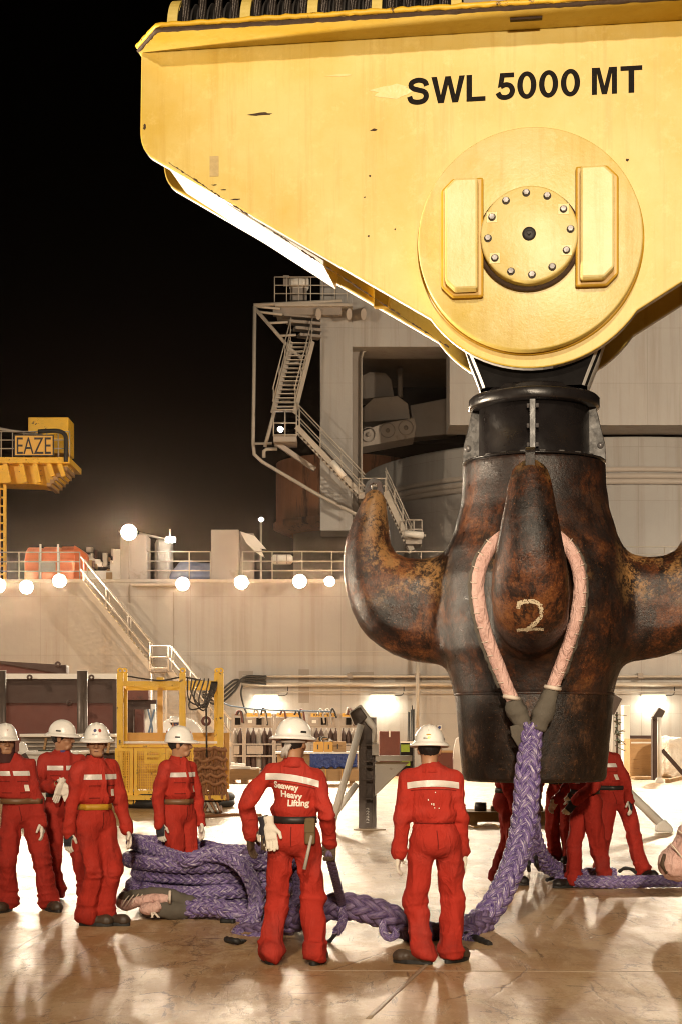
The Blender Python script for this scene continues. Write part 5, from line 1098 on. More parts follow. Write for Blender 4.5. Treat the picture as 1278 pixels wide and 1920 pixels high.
rot = lambda *e: Matrix.Rotation(R(e[2]), 4, 'Z') @ Matrix.Rotation(R(e[1]), 4, 'Y') @ Matrix.Rotation(R(e[0]), 4, 'X')
# ------------------------------------------------------------------ the crew
def cloth(name, col):
    m, t, b, v = newmat(name)
    f = nz(t, v, 5, 6, .6); c = mix(t, f, tuple(x * .72 for x in col), tuple(x * 1.2 for x in col))
    d_ = nz(t, mp(t, v, loc=(4, 2, 7)), 2.2, 8, .7); c = mix(t, ramp(t, d_, [(.52, (0, 0, 0)), (.68, (.6,) * 3)]), c, tuple(x * .42 + .008 for x in col)); fd = nz(t, mp(t, v, loc=(1, 8, 3)), 3.1, 7, .65); c = mix(t, ramp(t, fd, [(.52, (0, 0, 0)), (.72, (.45,) * 3)]), c, tuple(min(1, x * 1.1 + .03) for x in col))
    t.links.new(c, b.inputs['Base Color']); b.inputs['Roughness'].default_value = .85; b.inputs['Specular IOR Level'].default_value = .2
    b.inputs['Sheen Weight'].default_value = .0
    w1 = nz(t, mp(t, v, (1.4, 1.4, .7), rot=(.3, .2, 0)), 9, 3, .45, .8); w1 = ramp(t, w1, [(.38, (0, 0, 0)), (.5, (1, 1, 1)), (.62, (0, 0, 0))]); bump(t, b, mix(t, .25, w1, nz(t, v, 110, 4, .6)), .38, .014); return m
M['red'] = cloth('red_coverall', (.39, .029, .017)); M['red_shade'] = cloth('red_coverall_shade', (.33, .025, .016))  # second, darker red paints in shade on the left and rear crew
M['seam_shade'] = cloth('red_seam_and_shade', (.16, .012, .008)); M['skin'] = basic('tan_skin', (.37, .19, .105), .5, 0, .15, 12, .15, 60, spec=.4)
M['hair'] = basic('black_hair', (.012, .009, .008), .6, 0, .4, 30, .6, 80)
M['helm'] = basic('white_helmet_shell', (.8, .77, .72), .28, 0, .04, 4, .03, 30, (.62, .56, .48), 9, .68)
M['tape'] = basic('silver_reflective_tape', (.62, .57, .52), .4, 0, .1, 14, .3, 30)
M['print'] = basic('cream_print', (.75, .68, .58), .7, 0, .08)
M['belt_brown'] = basic('brown_leather', (.16, .08, .035), .5, 0, .2); M['belt_black'] = basic('black_leather', (.02, .016, .014), .5, 0, .2); M['belt_yellow'] = basic('mustard_webbing', (.45, .24, .015), .6, 0, .15)
M['boot'] = basic('brown_boot_leather', (.055, .035, .022), .5, 0, .4, 10, .4, 40); M['bootblack'] = basic('black_boot_leather', (.018, .014, .012), .45, 0, .4, 10, .4, 40); M['sole'] = M['rubber']
M['glovew'] = basic('white_cotton_glove', (.72, .66, .57), .85, 0, .12, 20, .3, 60, (.45, .36, .26), 8, .6)
M['gloveb'] = basic('brown_work_glove', (.07, .042, .022), .7, 0, .3, 20, .4, 50)
M['shirt'] = basic('blue_shirt', (.05, .045, .17), .8); M['shirtgrey'] = basic('dark_grey_scarf', (.05, .04, .04), .85); M['hood'] = basic('maroon_hood', (.05, .012, .01), .9)
M['eyew'] = basic('eye_white', (.6, .55, .48), .3); M['eyeb'] = basic('eye_dark', (.01, .007, .006), .2); M['lip'] = basic('lip', (.17, .065, .045), .5)
M['sticker'] = basic('sticker_red', (.35, .05, .03), .5); M['stickerb'] = basic('sticker_blue', (.05, .06, .15), .5); M['brass'] = basic('brass_buckle', (.5, .35, .1), .35, .8)
def two_tone():
    m, t, b, v = newmat('two_tone_glove'); s = N(t, 'ShaderNodeSeparateXYZ'); t.links.new(v, s.inputs[0])
    n = math_(t, 'ADD', s.outputs[0], math_(t, 'MULTIPLY', nz(t, v, 40, 3), .012)); f = ramp(t, n, [(.004, (0, 0, 0)), (.0055, (1, 1, 1))], 'LINEAR')
    g = ramp(t, math_(t, 'MULTIPLY', s.outputs[2], -1.0), [(.125, (1, 1, 1)), (.135, (0, 0, 0))]); f = math_(t, 'MULTIPLY', f, g)
    t.links.new(mix(t, f, (.7, .64, .55), (.018, .016, .022)), b.inputs['Base Color']); b.inputs['Roughness'].default_value = .8
    bump(t, b, nz(t, v, 120, 3), .3, .004); return m
M['glovet'] = two_tone(); 
def two_tone_l():
    m = M['glovet'].copy(); m.name = 'two_tone_glove_left'
    for n in m.node_tree.nodes:
        if n.type == 'SEPXYZ':
            t = m.node_tree; l = [x for x in t.links if x.from_node == n and x.from_socket == n.outputs[0]]; tgt = l[0].to_socket; neg = math_(t, 'MULTIPLY', n.outputs[0], -1.0); t.links.new(neg, tgt)
    return m
M['glovetl'] = two_tone_l()

def hand_sdf(curl, spread=1.0):
    S = SDF((-.11, -.06, -.21), (.05, .11, .06), .0055)
    S.cap((0, 0, .05), (0, 0, -.012), .037, .03, 0, (.8, 1, 1)); S.box((0, 0, -.052), (.0165, .042, .05), .015, .02)
    for y, L, r_ in ((.032, .070, .0105), (.0108, .078, .011), (-.0108, .072, .0105), (-.031, .057, .0095)):
        p = np.array([0, y, -.094]); a = curl * .35
        for q, f in ((.42, 0), (.33, .8), (.25, .7)):
            a += curl * f; n = p + np.array([-math.sin(a), (y * .12) * spread, -math.cos(a)]) * L * q; S.cap(p, n, r_, r_ * .94, .004); p = n
    S.cap((-.006, .03, -.025), (-.014, .062, -.058), .016, .013, .01); S.cap((-.014, .062, -.058), (-.022 - .03 * min(1, curl), .07 - .02 * curl, -.094 + .012 * curl), .0125, .0105, .004)
    V, Q = S.nets(); return V * 1.06, Q
HANDM = {}
for nm, c, sp in (('relaxed', .42, 1), ('grip', 1.45, 0), ('flat', .08, 1.4)):
    V, Q = hand_sdf(c, sp)
    for side in (1, -1):
        VV = V * np.array([side, 1, 1]); QQ = Q if side > 0 else Q[:, ::-1]; HANDM[nm, side] = (VV, QQ)
_hm = {}
def hand_mesh(pose, side, mat):
    key = (pose, side, mat)
    if key not in _hm: me = np_mesh('glove', *HANDM[pose, side]); me.materials.append(M[mat]); _hm[key] = me
    return _hm[key]
S = SDF((-.08, -.13, 0), (.08, .24, .24), .009); S.cap((0, -.045, .055), (0, .14, .045), .05, .046, 0, (1, 1, 1)); S.ell((0, .15, .05), (.055, .065, .05), .03); S.cap((0, -.045, .05), (0, -.045, .13), .05, .046, .03); S.plane(.022); S.box((0, .03, .04), (.075, .2, .04), .0, 0) if 0 else None
BV, BQ = S.nets(); BV += vnormals(BV, BQ) * ((vnoise(BV * 40) - .5) * .006)[:, None]
bootm = {}
for mm in ('boot', 'bootblack'): me = np_mesh('boot', BV, BQ); me.materials.append(M[mm]); bootm[mm] = me
k = MB(); L = [(.058 * math.sin(a) * (1.0 if math.cos(a) > 0 else .9), .055 + .158 * math.cos(a)) for a in [2 * math.pi * i / 22 for i in range(22)]]; k.prism(L, .0, .03, 'XY'); solem = k.mesh('sole', .004); solem.materials.append(M['sole'])

def helmet_mesh(brim):
    nA, rows = 48, []; 
    for j in range(13):
        e = math.pi / 2 * (1 - j / 12); rows.append([(math.cos(e), math.sin(e), 0)] * nA)
    V = []; F = []
    for j in range(17):
        for i in range(nA):
            a = 2 * math.pi * i / nA; front = max(0, math.sin(a))
            if j <= 12:
                e = math.pi / 2 * (1 - j / 12); c = math.cos(e) ** .9; x, y, z = .112 * c * math.cos(a), .138 * c * math.sin(a), .128 * math.sin(e)
                rid = math.exp(-(x / .013) ** 2) * .007 + math.exp(-((abs(x) - .042) / .01) ** 2) * .005; rid *= math.sin(e) ** .5 if e > 0 else 0; z += rid
            else:
                t = (j - 12) / 4; w = (.04 + .018 * front) if brim == 'full' else (.006 + .062 * front ** 1.6)
                x, y = (.112 + w * t) * math.cos(a), (.138 + w * t) * math.sin(a); z = -.014 * t - .012 * t * t
                if j == 16: z -= .006; x *= .985; y *= .985
            V.append((x, y, z))
        if j:
            for i in range(nA): l = (i + 1) % nA; F.append(((j - 1) * nA + i, j * nA + i, j * nA + l, (j - 1) * nA + l))
    b = len(V); V += [(x * .97, y * .97, z - .004) for x, y, z in V]
    F += [tuple(b + q for q in reversed(f)) for f in F] + [(16 * nA + i, b + 16 * nA + i, b + 16 * nA + (i + 1) % nA, 16 * nA + (i + 1) % nA) for i in range(nA)]
    k = MB(); k.add(V, F, True); me = k.mesh('helmet'); me.materials.append(M['helm']); return me
HELM = {'full': helmet_mesh('full'), 'cap': helmet_mesh('cap')}
def ik(a, c, l1, l2, hint):
    a, c, hint = Vector(a), Vector(c), Vector(hint); d = c - a; D = min(d.length, (l1 + l2) * .999); n = d.normalized(); x = (l1 * l1 - l2 * l2 + D * D) / (2 * D); h = math.sqrt(max(0, l1 * l1 - x * x))
    p = (hint - n * hint.dot(n)).normalized(); return a + n * x + p * h, a + n * D
def head_geo(seed):
    r_ = random.Random(seed); j = r_.uniform(.96, 1.06); S = SDF((-.11, -.13, -.23), (.11, .14, .14), .0065)
    S.ell((0, -.012, .03), (.078, .1, .093)); S.ell((0, .028, -.045), (.06 * j, .068, .078), .03); S.cap((-.025, .07, -.095), (.025, .07, -.095), .022, .022, .025)
    S.ell((-.042, .055, -.03), (.028, .03, .03), .02); S.ell((.042, .055, -.03), (.028, .03, .03), .02)
    S.cap((-.035, .083, .026), (.035, .083, .026), .012, .012, .015); S.ell((-.033, .099, .004), (.019, .014, .012), .012, 'sub'); S.ell((.033, .099, .004), (.019, .014, .012), .012, 'sub')
    S.cap((0, .09, .012), (0, .112, -.03), .009, .014, .012); S.cap((-.014, .098, -.034), (.014, .098, -.034), .011, .011, .008)
    S.cap((-.02, .088, -.068), (.02, .088, -.068), .009, .009, .008); S.ell((-.08, -.012, -.01), (.011, .021, .033), .008); S.ell((.08, -.012, -.01), (.011, .021, .033), .008)
    S.cap((0, -.02, -.05), (0, -.035, -.22), .058, .066, .03); return S.nets()
def person(label, loc, rz, s=1.0, feet=((.12, 0, -8), (-.12, 0, 8)), wr=((.27, .05, .82), (-.27, .05, .82)), hint=((.6, -1, 0), (-.6, -1, 0)), hrot=(None, None), gl=('glovet', 'glovet'), pose=('relaxed', 'relaxed'), head=(0, 0), lean=(0, 0), tilt=0.0, helm='full', helm_yaw=0, belt='belt_brown', boots='boot', red='red', seed=1, stripes=('f',), hair=True, collar_in=None, faces=True, group='crew in red coveralls'):
    T = thing('person', label, 'person', loc, rz, group, s)
    def ln(p, z=None):
        z = p[2] if z is None else z; f = max(0, (z - .9)) / .5; f = min(f, 1.4); return Vector((p[0] + lean[0] * f, p[1] + lean[1] * f, p[2] - tilt * p[0] * (1 if z > 1.2 else 0)))
    hips = [Vector((.092, 0, .90)), Vector((-.092, 0, .90))]; sh = [ln((.168, -.005, 1.375)), ln((-.168, -.005, 1.375))]
    J = []
    for i in (0, 1):
        fx, fy, yw = feet[i]; an = Vector((fx, fy - .045, .085)); fd = Vector((-math.sin(R(yw)), math.cos(R(yw)), 0)); kn, an = ik(hips[i], an, .425, .41, fd + Vector((0, .3, 0))); J.append((kn, an, fd))
    A = []
    for i in (0, 1): A.append(ik(sh[i], wr[i], .285, .265, hint[i]))
    allp = [p for j_ in J for p in j_[:2]] + [p for a_ in A for p in a_] + sh + hips
    lo = [min(p[q] for p in allp) - .13 for q in range(3)]; hi = [max(p[q] for p in allp) + .13 for q in range(3)]; lo[2] = .02; hi[2] = 1.56; lo[1] = min(lo[1], -.2); hi[1] = max(hi[1], .2)
    S = SDF(lo, hi, .0118)
    c = lambda p: tuple(ln(p))
    S.ell(c((0, -.012, .935)), (.172, .135, .13)); S.ell(c((0, -.045, .9)), (.15, .115, .1), .05); S.ell(c((0, 0, 1.06)), (.148, .112, .14), .05); S.ell(c((0, .004, 1.12)), (.168, .132, .07), .03)
    S.ell(c((0, .002, 1.25)), (.164, .12, .19), .045); S.cap(c((-.12, -.008, 1.375)), c((0, -.012, 1.41)), .07, .078, .05); S.cap(c((.12, -.008, 1.375)), c((0, -.012, 1.41)), .07, .078, .05); S.cap(c((0, -.018, 1.40)), c((0, -.012, 1.45)), .072, .057, .03)
    for i in (0, 1):
        kn, an, fd = J[i]; S.cap(hips[i] - Vector((0, 0, .0)), kn, .101, .079, .03); S.cap(kn, an + Vector((0, 0, -.02)), .079, .079, .03); S.ell(tuple(an + Vector((0, 0, .02)) + fd * .012), (.088, .098, .075), .04)
        el, w_ = A[i]; S.cap(sh[i], el, .064, .056, .035); S.cap(el, w_, .058, .047, .02); d_ = (w_ - el).normalized(); S.cap(w_ - d_ * .05, w_ - d_ * .0, .056, .053, .015)
    S.plane(.032); V, Q = S.nets(); Nn = vnormals(V, Q); rr = np.array([seed * 3.7, seed * 1.3, seed * 2.1])
    z = V[:, 2]; leg = np.clip((.86 - z) / .1, 0, 1); body_ = np.clip((z - .95) / .1, 0, 1)
    dk = np.minimum(*[np.linalg.norm(V - np.array(j_[0]), axis=1) for j_ in J]); da = np.minimum(*[np.linalg.norm(V - np.array(j_[1]), axis=1) for j_ in J]); de = np.minimum(*[np.linalg.norm(V - np.array(a_[0]), axis=1) for a_ in A]); dw = np.minimum(*[np.linalg.norm(V - np.array(a_[1]), axis=1) for a_ in A])
    ridge = lambda f, o: 1 - np.abs(2 * vnoise((V + (vnoise(V * 5 + o)[:, None] - .5) * .12) * np.array(f) + rr + o) - 1)
    arm = np.clip(1 - np.minimum(de, dw) / .16, 0, 1)
    disp = leg * (.001 + .009 * np.exp(-(dk / .12) ** 2) + .016 * np.exp(-(da / .13) ** 2)) * (ridge((4, 4, 17), 1.3) ** 1.5 - .5) + leg * .010 * (ridge((10, 10, 2.0), 5.1) ** 1.5 - .5) + leg * .007 * (ridge((7, 3, 7), 9.4) ** 1.5 - .5)
    disp += arm * .011 * (ridge((6, 6, 16), 8.2) ** 1.5 - .5) + body_ * .012 * (ridge((9, 9, 2.6), 2.7) ** 1.5 - .5) + body_ * .006 * (ridge((4, 4, 9), 7.7) ** 1.5 - .5) + .002 * (vnoise(V * 14 + rr) - .5)
    pinch = np.exp(-((z - 1.045 - 0) / .016) ** 2) * (np.abs(V[:, 0] - lean[0] * .3) < .2) * .016
    nearhand = np.exp(-(dw / .05) ** 2) * .0; disp = disp * 2.45 - pinch
    V = V + Nn * disp[:, None]; cov = addobj('coverall', np_mesh('coverall', V, Q), T, M[red]); bvh = BVHTree.FromPolygons([tuple(p) for p in V], [tuple(q) for q in Q])
    def decal(name, x0, x1, z0, z1, front, mat, nx=14, nzz=4, skew=0.0, off=.004, parent=cov, curve=0.0):
        VV = []; FF = []
        for i in range(nx + 1):
            for j_ in range(nzz + 1):
                x = x0 + (x1 - x0) * i / nx; zz = z0 + (z1 - z0) * j_ / nzz + skew * x + curve * x * x; q = ln((x, 0, zz)); o = Vector((q.x, .6 if front else -.6, q.z)); h = bvh.ray_cast(o, Vector((0, -1 if front else 1, 0)))
                p = h[0] if h[0] is not None else Vector((q.x, .12 if front else -.12, q.z)); VV.append(p + Vector((0, off if front else -off, 0)))
        for i in range(nx):
            for j_ in range(nzz): FF.append((i * (nzz + 1) + j_, (i + 1) * (nzz + 1) + j_, (i + 1) * (nzz + 1) + j_ + 1, i * (nzz + 1) + j_ + 1))
        k = MB(); k.add(VV, FF, True); return k.build(name, M[mat], parent)
    if 'f' in stripes:
        decal('reflective_strip', -.165, -.012, 1.285, 1.33, True, 'tape', skew=0); decal('reflective_strip', .012, .165, 1.285, 1.33, True, 'tape')
        for sx in (-1, 1):
            decal('pocket_flap', sx * .035, sx * .135, 1.235, 1.268, True, red, 8, 3, 0, .011); decal('pocket_edge', sx * .038, sx * .132, 1.122, 1.13, True, 'seam_shade', 8, 1, 0, .005); decal('painted_flap_shadow', sx * .035, sx * .135, 1.228, 1.235, True, 'seam_shade', 8, 1, 0, .009); decal('pocket', sx * .042, sx * .128, 1.13, 1.238, True, red, 8, 5, 0, .006)  # dark strip below each flap paints the flap's shadow
        decal('zip_placket', -.014, .014, 1.08, 1.40, True, red, 3, 16, 0, .009); decal('name_badge', -.13, -.088, 1.14, 1.2, True, 'print', 4, 4, 0, .011)
    if 'b' in stripes: decal('reflective_strip', -.192, .192, 1.325, 1.372, False, 'tape', 26, 4, 0, .006, curve=-.5)
    decal('leg_seam' if 'f' in stripes else 'seat_seam', -.004, .004, .86, 1.0, 'f' in stripes, 'seam_shade', 1, 8, 0, .003)
    if 'b' in stripes: decal('yoke_seam', -.17, .17, 1.303, 1.308, False, 'seam_shade', 20, 1, 0, .004, curve=-.4)
    if 'b' in stripes: decal('waist_seam', -.15, .15, 1.048, 1.056, False, 'seam_shade', 18, 1, 0, .006)
    # belt ring laid on the waist
    if belt:
        k = MB(); C = ln((0, 0, 1.045)); VV = []; n = 40
        for i in range(n):
            a = 2 * math.pi * i / n; dv = Vector((math.cos(a), math.sin(a), 0)); rad = []
            for zz in (-.024, .0, .024):
                h = bvh.ray_cast(Vector((C.x, C.y, 1.045 + zz)), dv); rad.append((h[0] - Vector((C.x, C.y, 1.045 + zz))).length if h[0] is not None and (h[0] - C).length < .24 else .15)
            r0 = max(rad) + .006; VV += [Vector((C.x, C.y, 1.02)) + dv * (r0 + .001), Vector((C.x, C.y, 1.07)) + dv * r0, Vector((C.x, C.y, 1.07)) + dv * (r0 - .02), Vector((C.x, C.y, 1.02)) + dv * (r0 - .02)]
        F = []
        for i in range(n):
            l = (i + 1) % n
            for q in range(4): F.append((4 * i + q, 4 * l + q, 4 * l + (q + 1) % 4, 4 * i + (q + 1) % 4))
        k.add(VV, F, True); bo = k.build('belt', M[belt], T)
        hb = bvh.ray_cast(Vector((C.x, .6, 1.045)), Vector((0, -1, 0))); k = MB(); k.box((C.x, (hb[0].y if hb[0] else .13) + .012, 1.045), (.055, .012, .058), ch=.004); k.build('buckle', M['brass'], bo)
    # collar flaps
    k = MB(); cN = ln((0, -.012, 1.447)); VV = []; n = 26
    for i in range(n + 1):
        a = R(115) + R(310) * i / n; f = abs(i / n - .5) * 2; 
        for r_, zz in ((.064, .052 - .012 * f), (.072, .05 - .014 * f), (.088, .012 - .012 * f), (.1 + .012 * f, -.018 - .028 * f ** 4)): VV.append(cN + Vector((r_ * math.cos(a), r_ * math.sin(a) * 1.0, zz)))
    k.add(VV, [(4 * i + q, 4 * i + 4 + q, 4 * i + 5 + q, 4 * i + 1 + q) for i in range(n) for q in range(3)], True); co = k.build('collar', M[red], cov); so = co.modifiers.new('s', 'SOLIDIFY'); so.thickness = .008
    # body: head, neck and the trunk hidden inside the coverall, one skin
    HC = ln((0, .018, 1.60)); HR = Matrix.Translation(HC) @ Matrix.Rotation(R(head[0]), 4, 'Z') @ Matrix.Rotation(R(head[1]), 4, 'X')
    V1, Q1 = head_geo(seed); R3 = np.array(HR.to_3x3()); tr = np.array(HC); fade = np.clip((V1[:, 2] + .23) / .16, 0, 1)[:, None]
    V1 = (V1 @ R3.T) * fade + V1 * (1 - fade) + tr
    S2 = SDF((-.2, -.15, .8), (.25, .16, 1.5), .03); S2.ell(c((0, 0, 1.2)), (.12, .08, .24)); S2.cap(c((0, -.015, 1.3)), c((0, -.015, 1.46)), .055, .05, .05); V2, Q2 = S2.nets()
    bo = addobj('body', np_mesh('body', np.concatenate([V1, V2]), np.concatenate([Q1, Q2 + len(V1)])), T, M['skin'])
    Mh = lambda p: HR @ Vector(p)
    if faces:
        for sx in (-1, 1):
            k = MB(); k.lathe([(0, -.0115), (.006, -.0098), (.0105, -.005), (.0115, 0), (.0105, .005), (.006, .0098), (0, .0115)], 12); k.v = [tuple(Mh((p[0] * 1.15 + sx * .032, p[1] * .6 + .0815, p[2] * .62 + .003))) for p in k.v]; e = k.build('eye', M['eyew'], bo)
            k = MB(); k.lathe([(0, -.006), (.005, -.003), (.006, 0), (.005, .003), (0, .006)], 10); k.v = [tuple(Mh((p[0] + sx * .032, p[1] * .4 + .0875, p[2] * .95 + .003))) for p in k.v]; k.build('pupil', M['eyeb'], e)
            k = MB(); k.tube([Mh((sx * q, yy, zz)) for q, yy, zz in ((.014, .0985, .022), (.032, .0945, .029), (.05, .083, .024))], [.004, .005, .003], 6); k.build('eyebrow', M['hair'], bo)
        k = MB(); k.tube([Mh((q, yy, zz)) for q, yy, zz in ((-.025, .0885, -.069), (-.01, .0985, -.0675), (.01, .0985, -.0675), (.025, .0885, -.069))], [.003, .0048, .0048, .003], 6); k.build('mouth', M['lip'], bo)
    if hair:
        S3 = SDF((-.1, -.13, -.11), (.1, .1, .14), .009); S3.ell((0, -.018, .028), (.0845, .102, .098)); S3.d = np.maximum(S3.d, S3.P[..., 1] - .045 - .2 * (S3.P[..., 2] - .02)); S3.d = np.maximum(S3.d, -.06 - S3.P[..., 2] + np.clip(S3.P[..., 1] + .03, 0, 1) * .9)
        V3, Q3 = S3.nets(); V3 += vnormals(V3, Q3) * ((vnoise(V3 * np.array([90, 90, 40])) - .5) * .008)[:, None]; V3 = V3 @ R3.T + tr; addobj('hair', np_mesh('hair', V3, Q3), bo, M['hair'])
    if collar_in: k = MB(); k.tube([cN + Vector((0, .03, -.06)), cN + Vector((0, .022, .03))], [.062, .055], 16); k.build('undershirt', M[collar_in], T)
    he = addobj('helmet', HELM[helm], T, None, HR @ Matrix.Translation((0, -.008, .052)) @ Matrix.Rotation(R(-4), 4, 'X') @ Matrix.Rotation(R(helm_yaw), 4, 'Z'))
    k = MB(); 
    for sx in (-1, 1): k.box((sx * .1135, 0, .022), (.006, .05, .014), ch=.002)
    k.build('vent_slot', M['rubber'], he)
    # gloves / hands
    for i, sd in ((0, 1), (1, -1)):
        el, w_ = A[i]; d_ = (w_ - el).normalized(); mt = gl[i]
        if mt == 'glovet' and sd < 0: mt = 'glovetl'
        if hrot[i] is not None: Mx = Matrix.Translation(w_) @ hrot[i]
        else:
            zax = -(d_ * .75 + Vector((0, .1, -.35))).normalized(); yax = (Vector((-.25 * sd, 1, 0)) - zax * zax.dot(Vector((-.25 * sd, 1, 0)))).normalized(); xax = yax.cross(zax); Mx = Matrix.Translation(w_) @ Matrix((xax, yax, zax)).transposed().to_4x4()
        nm = 'glove' if mt != 'skin' else 'hand'
        addobj(nm, hand_mesh(pose[i], sd, mt), T if nm == 'glove' else bo, None, Mx)
    for i in (0, 1):
        kn, an, fd = J[i]; Mb = Matrix.Translation((an.x, an.y, 0)) @ Matrix.Rotation(math.atan2(-fd.x, fd.y), 4, 'Z') @ Matrix.Translation((0, .045, 0)); b_ = addobj('boot', bootm[boots], T, None, Mb); addobj('sole', solem, b_)
    T_info = dict(T=T, cov=cov, bvh=bvh, ln=ln, A=A, J=J, he=he, HR=HR, bo=bo, decal=decal, Mh=Mh)
    return T_info
def helm_patch(info, name, az, el, w, h, mat, geo=None, off=.0025):     # sticker or print wrapped on the helmet dome
    def sp(a, e): c_ = math.cos(e) ** .9; return Vector((.112 * c_ * math.cos(a), .138 * c_ * math.sin(a), .128 * math.sin(e))) * (1 + off / .12)
    k = MB(); az, el = R(az), R(el)
    if geo is None:
        n = 12; P = [sp(az, el)] + [sp(az + w / .13 * math.cos(2 * math.pi * i / n), el + h / .13 * math.sin(2 * math.pi * i / n)) for i in range(n)]; F = [(0, 1 + i, 1 + (i + 1) % n) for i in range(n)]
    else:
        V_, F = geo; mx = max(v.x for v in V_); my = max(v.y for v in V_); P = [sp(az - (v.x / mx - .5) * w / .12, el + (v.y / my - .5) * h / .12) for v in V_]
    k.add(P, F); k.build(name, M[mat], info['he'])
P1 = person('person in red coverall with brown belt and maroon hood under a peaked white helmet', G(42, 1708), R(188), 1.0, ((.13, 0, -20), (-.25, .02, 25)), ((.40, .08, .86), (-.185, .06, .83)), head=(14, 3), lean=(.11, 0), helm='cap', belt='belt_brown', seed=1, red='red_shade', gl=('glovew', 'glovew'), collar_in='shirtgrey')
S = SDF((-.12, -.14, -.2), (.12, .12, .12), .0085); S.ell((0, -.01, -.01), (.094, .104, .118)); S.cap((0, 0, -.1), (0, -.01, -.18), .085, .09, .04); S.ell((0, .09, -.025), (.062, .09, .085), .01, 'sub'); V3, Q3 = S.nets(); R3 = np.array(P1['HR'].to_3x3()); V3 = V3 @ R3.T + np.array(P1['HR'].translation); addobj('hood', np_mesh('hood', V3, Q3), P1['T'], M['hood'])
helm_patch(P1, 'helmet_mark', 90, 30, .022, .018, 'sticker', ([Vector(v) for v in ((0, 1, 0), (1, 1, 0), (.5, 0, 0), (.2, .88, 0), (.8, .88, 0), (.5, .25, 0))], [(0, 3, 4, 1), (1, 4, 5, 2), (2, 5, 3, 0)]))
P2 = person('person in red coverall and black belt holding white gloves at the chest', G(118, 1686), R(198), 1.02, ((.06, .0, -25), (-.22, .12, 10)), ((.12, .29, 1.14), (-.3, .05, .85)), hint=((.8, -.6, -.6), (-.6, -1, 0)), head=(62, 0), helm='full', belt='belt_black', boots='bootblack', seed=2, red='red_shade', gl=('skin', 'glovet'), pose=('grip', 'relaxed'), hrot=(rot(-10, 70, 105), None), collar_in='shirt')
k = MB(); k.tube([P2['Mh']((-.022, .094, -.058)), P2['Mh']((0, .104, -.056)), P2['Mh']((.022, .094, -.058))], .005, 6); k.build('moustache', M['hair'], P2['bo'])
P3 = person('person in red coverall with mustard belt and stickers on the white helmet', G(180, 1736), R(222), 1.0, ((.06, -.03, 38), (-.09, .03, 30)), ((.27, -.02, .83), (-.29, .06, .83)), head=(-36, 0), helm='full', belt='belt_yellow', seed=3, gl=('glovet', 'glovew'), collar_in='shirtgrey')
helm_patch(P3, 'sticker', 108, 32, .018, .018, 'sticker'); helm_patch(P3, 'sticker', 84, 32, .018, .016, 'stickerb')
helm_patch(P3, 'helmet_print', 84, 16, .05, .014, 'stickerb', text_geo('BERLIAN', 1.0, 0))
P4 = person('person in red coverall standing side-on behind the rope coil in a peaked white helmet', G(336, 1703), R(226), .985, ((.09, 0, 0), (-.1, 0, 10)), ((.26, .02, .84), (-.24, .04, .83)), head=(42, 2), helm='cap', belt='belt_brown', seed=4, gl=('glovet', 'glovew'), collar_in='shirtgrey')
helm_patch(P4, 'sticker', 75, 35, .012, .02, 'sticker')
P5 = person('person seen from behind, red coverall lettered across the back, gloves hanging from belt', G(551, 1807), R(-6), 1.015, ((.155, 0, -6), (-.15, 0, 10)), ((.25, .1, .875), (-.325, .05, .92)), hint=((.3, -1, 0), (-.7, -.7, 0)), head=(-14, 0), tilt=.14, helm='full', helm_yaw=150, belt='belt_black', seed=5, gl=('gloveb', 'gloveb'), pose=('grip', 'relaxed'), stripes=('b',), hrot=(rot(0, 0, 90), None))
P6 = person('person seen from behind in plain red coverall and white gloves without a belt', G(815, 1806), R(4), .985, ((.11, .05, -38), (-.08, .0, 62)), ((.22, .06, .8), (-.275, .03, .79)), head=(-8, 0), lean=(-.03, 0), helm='full', belt=None, seed=6, gl=('glovew', 'glovew'), stripes=('b',))
# print on the back of the lettered coverall
for s_, x0, z_ in (('Seaway', -.135, 1.262), ('Heavy', -.082, 1.205), ('Lifting', -.03, 1.148)):
    V_, F_ = text_geo(s_, .062, .0022, 1); VV = []
    for v in V_:
        x = x0 + v.x; q = P5['ln']((x, 0, z_ + v.y)); h = P5['bvh'].ray_cast(Vector((q.x, -.6, q.z)), Vector((0, 1, 0))); p = h[0] if h[0] is not None else Vector((q.x, -.13, q.z)); VV.append(p - Vector((0, .006, 0)))
    k = MB(); k.add(VV, F_); k.build('back_print', M['print'], P5['cov'])
# bandana, hanging gloves, pouch and hammer on the lettered crew member
k = MB(); hp = P5['Mh']
for j in range(7): k.tube([hp((rnd.uniform(-.03, .02), -.105, -.01)), hp((-.02 + rnd.uniform(-.02, .02), -.118 - rnd.random() * .02, -.05)), hp((-.025 + rnd.uniform(-.035, .03), -.112, -.09 - rnd.random() * .02))], [.013, .016, .008], 6)
k.tube([hp((.088 * math.cos(R(a)), .0 - .012 + .108 * math.sin(R(a)), .01)) for a in range(150, 391, 12)], .014, 6)
k.build('bandana', basic('grey_white_cloth', (.45, .4, .36), .9, 0, .5, 30), P5['T'])
for dx, mt, a in ((-.19, 'glovet', -14), (-.155, 'glovew', 8), (-.17, 'gloveb', 2)):
    addobj('hanging_glove', hand_mesh('flat', -1, 'glovetl' if mt == 'glovet' else mt), P5['T'], None, Matrix.Translation((dx, -.135 - (0.012 if mt == 'glovew' else 0), 1.01)) @ Matrix.Rotation(R(90 if mt != 'glovew' else -90), 4, 'Z') @ Matrix.Rotation(R(a), 4, 'X'))
k = MB(); k.box((.135, -.145, .97), (.075, .05, .19), ch=.015); k.box((.135, -.172, 1.0), (.07, .01, .08), ch=.003); pou = k.build('tool_pouch', basic('khaki_pouch', (.13, .085, .035), .8, 0, .25), P5['T'])
k = MB(); k.tube([(.15, -.165, .94), (.10, -.19, .70)], [.011, .013], 8); k.build('hammer_handle', M['rail'], pou)
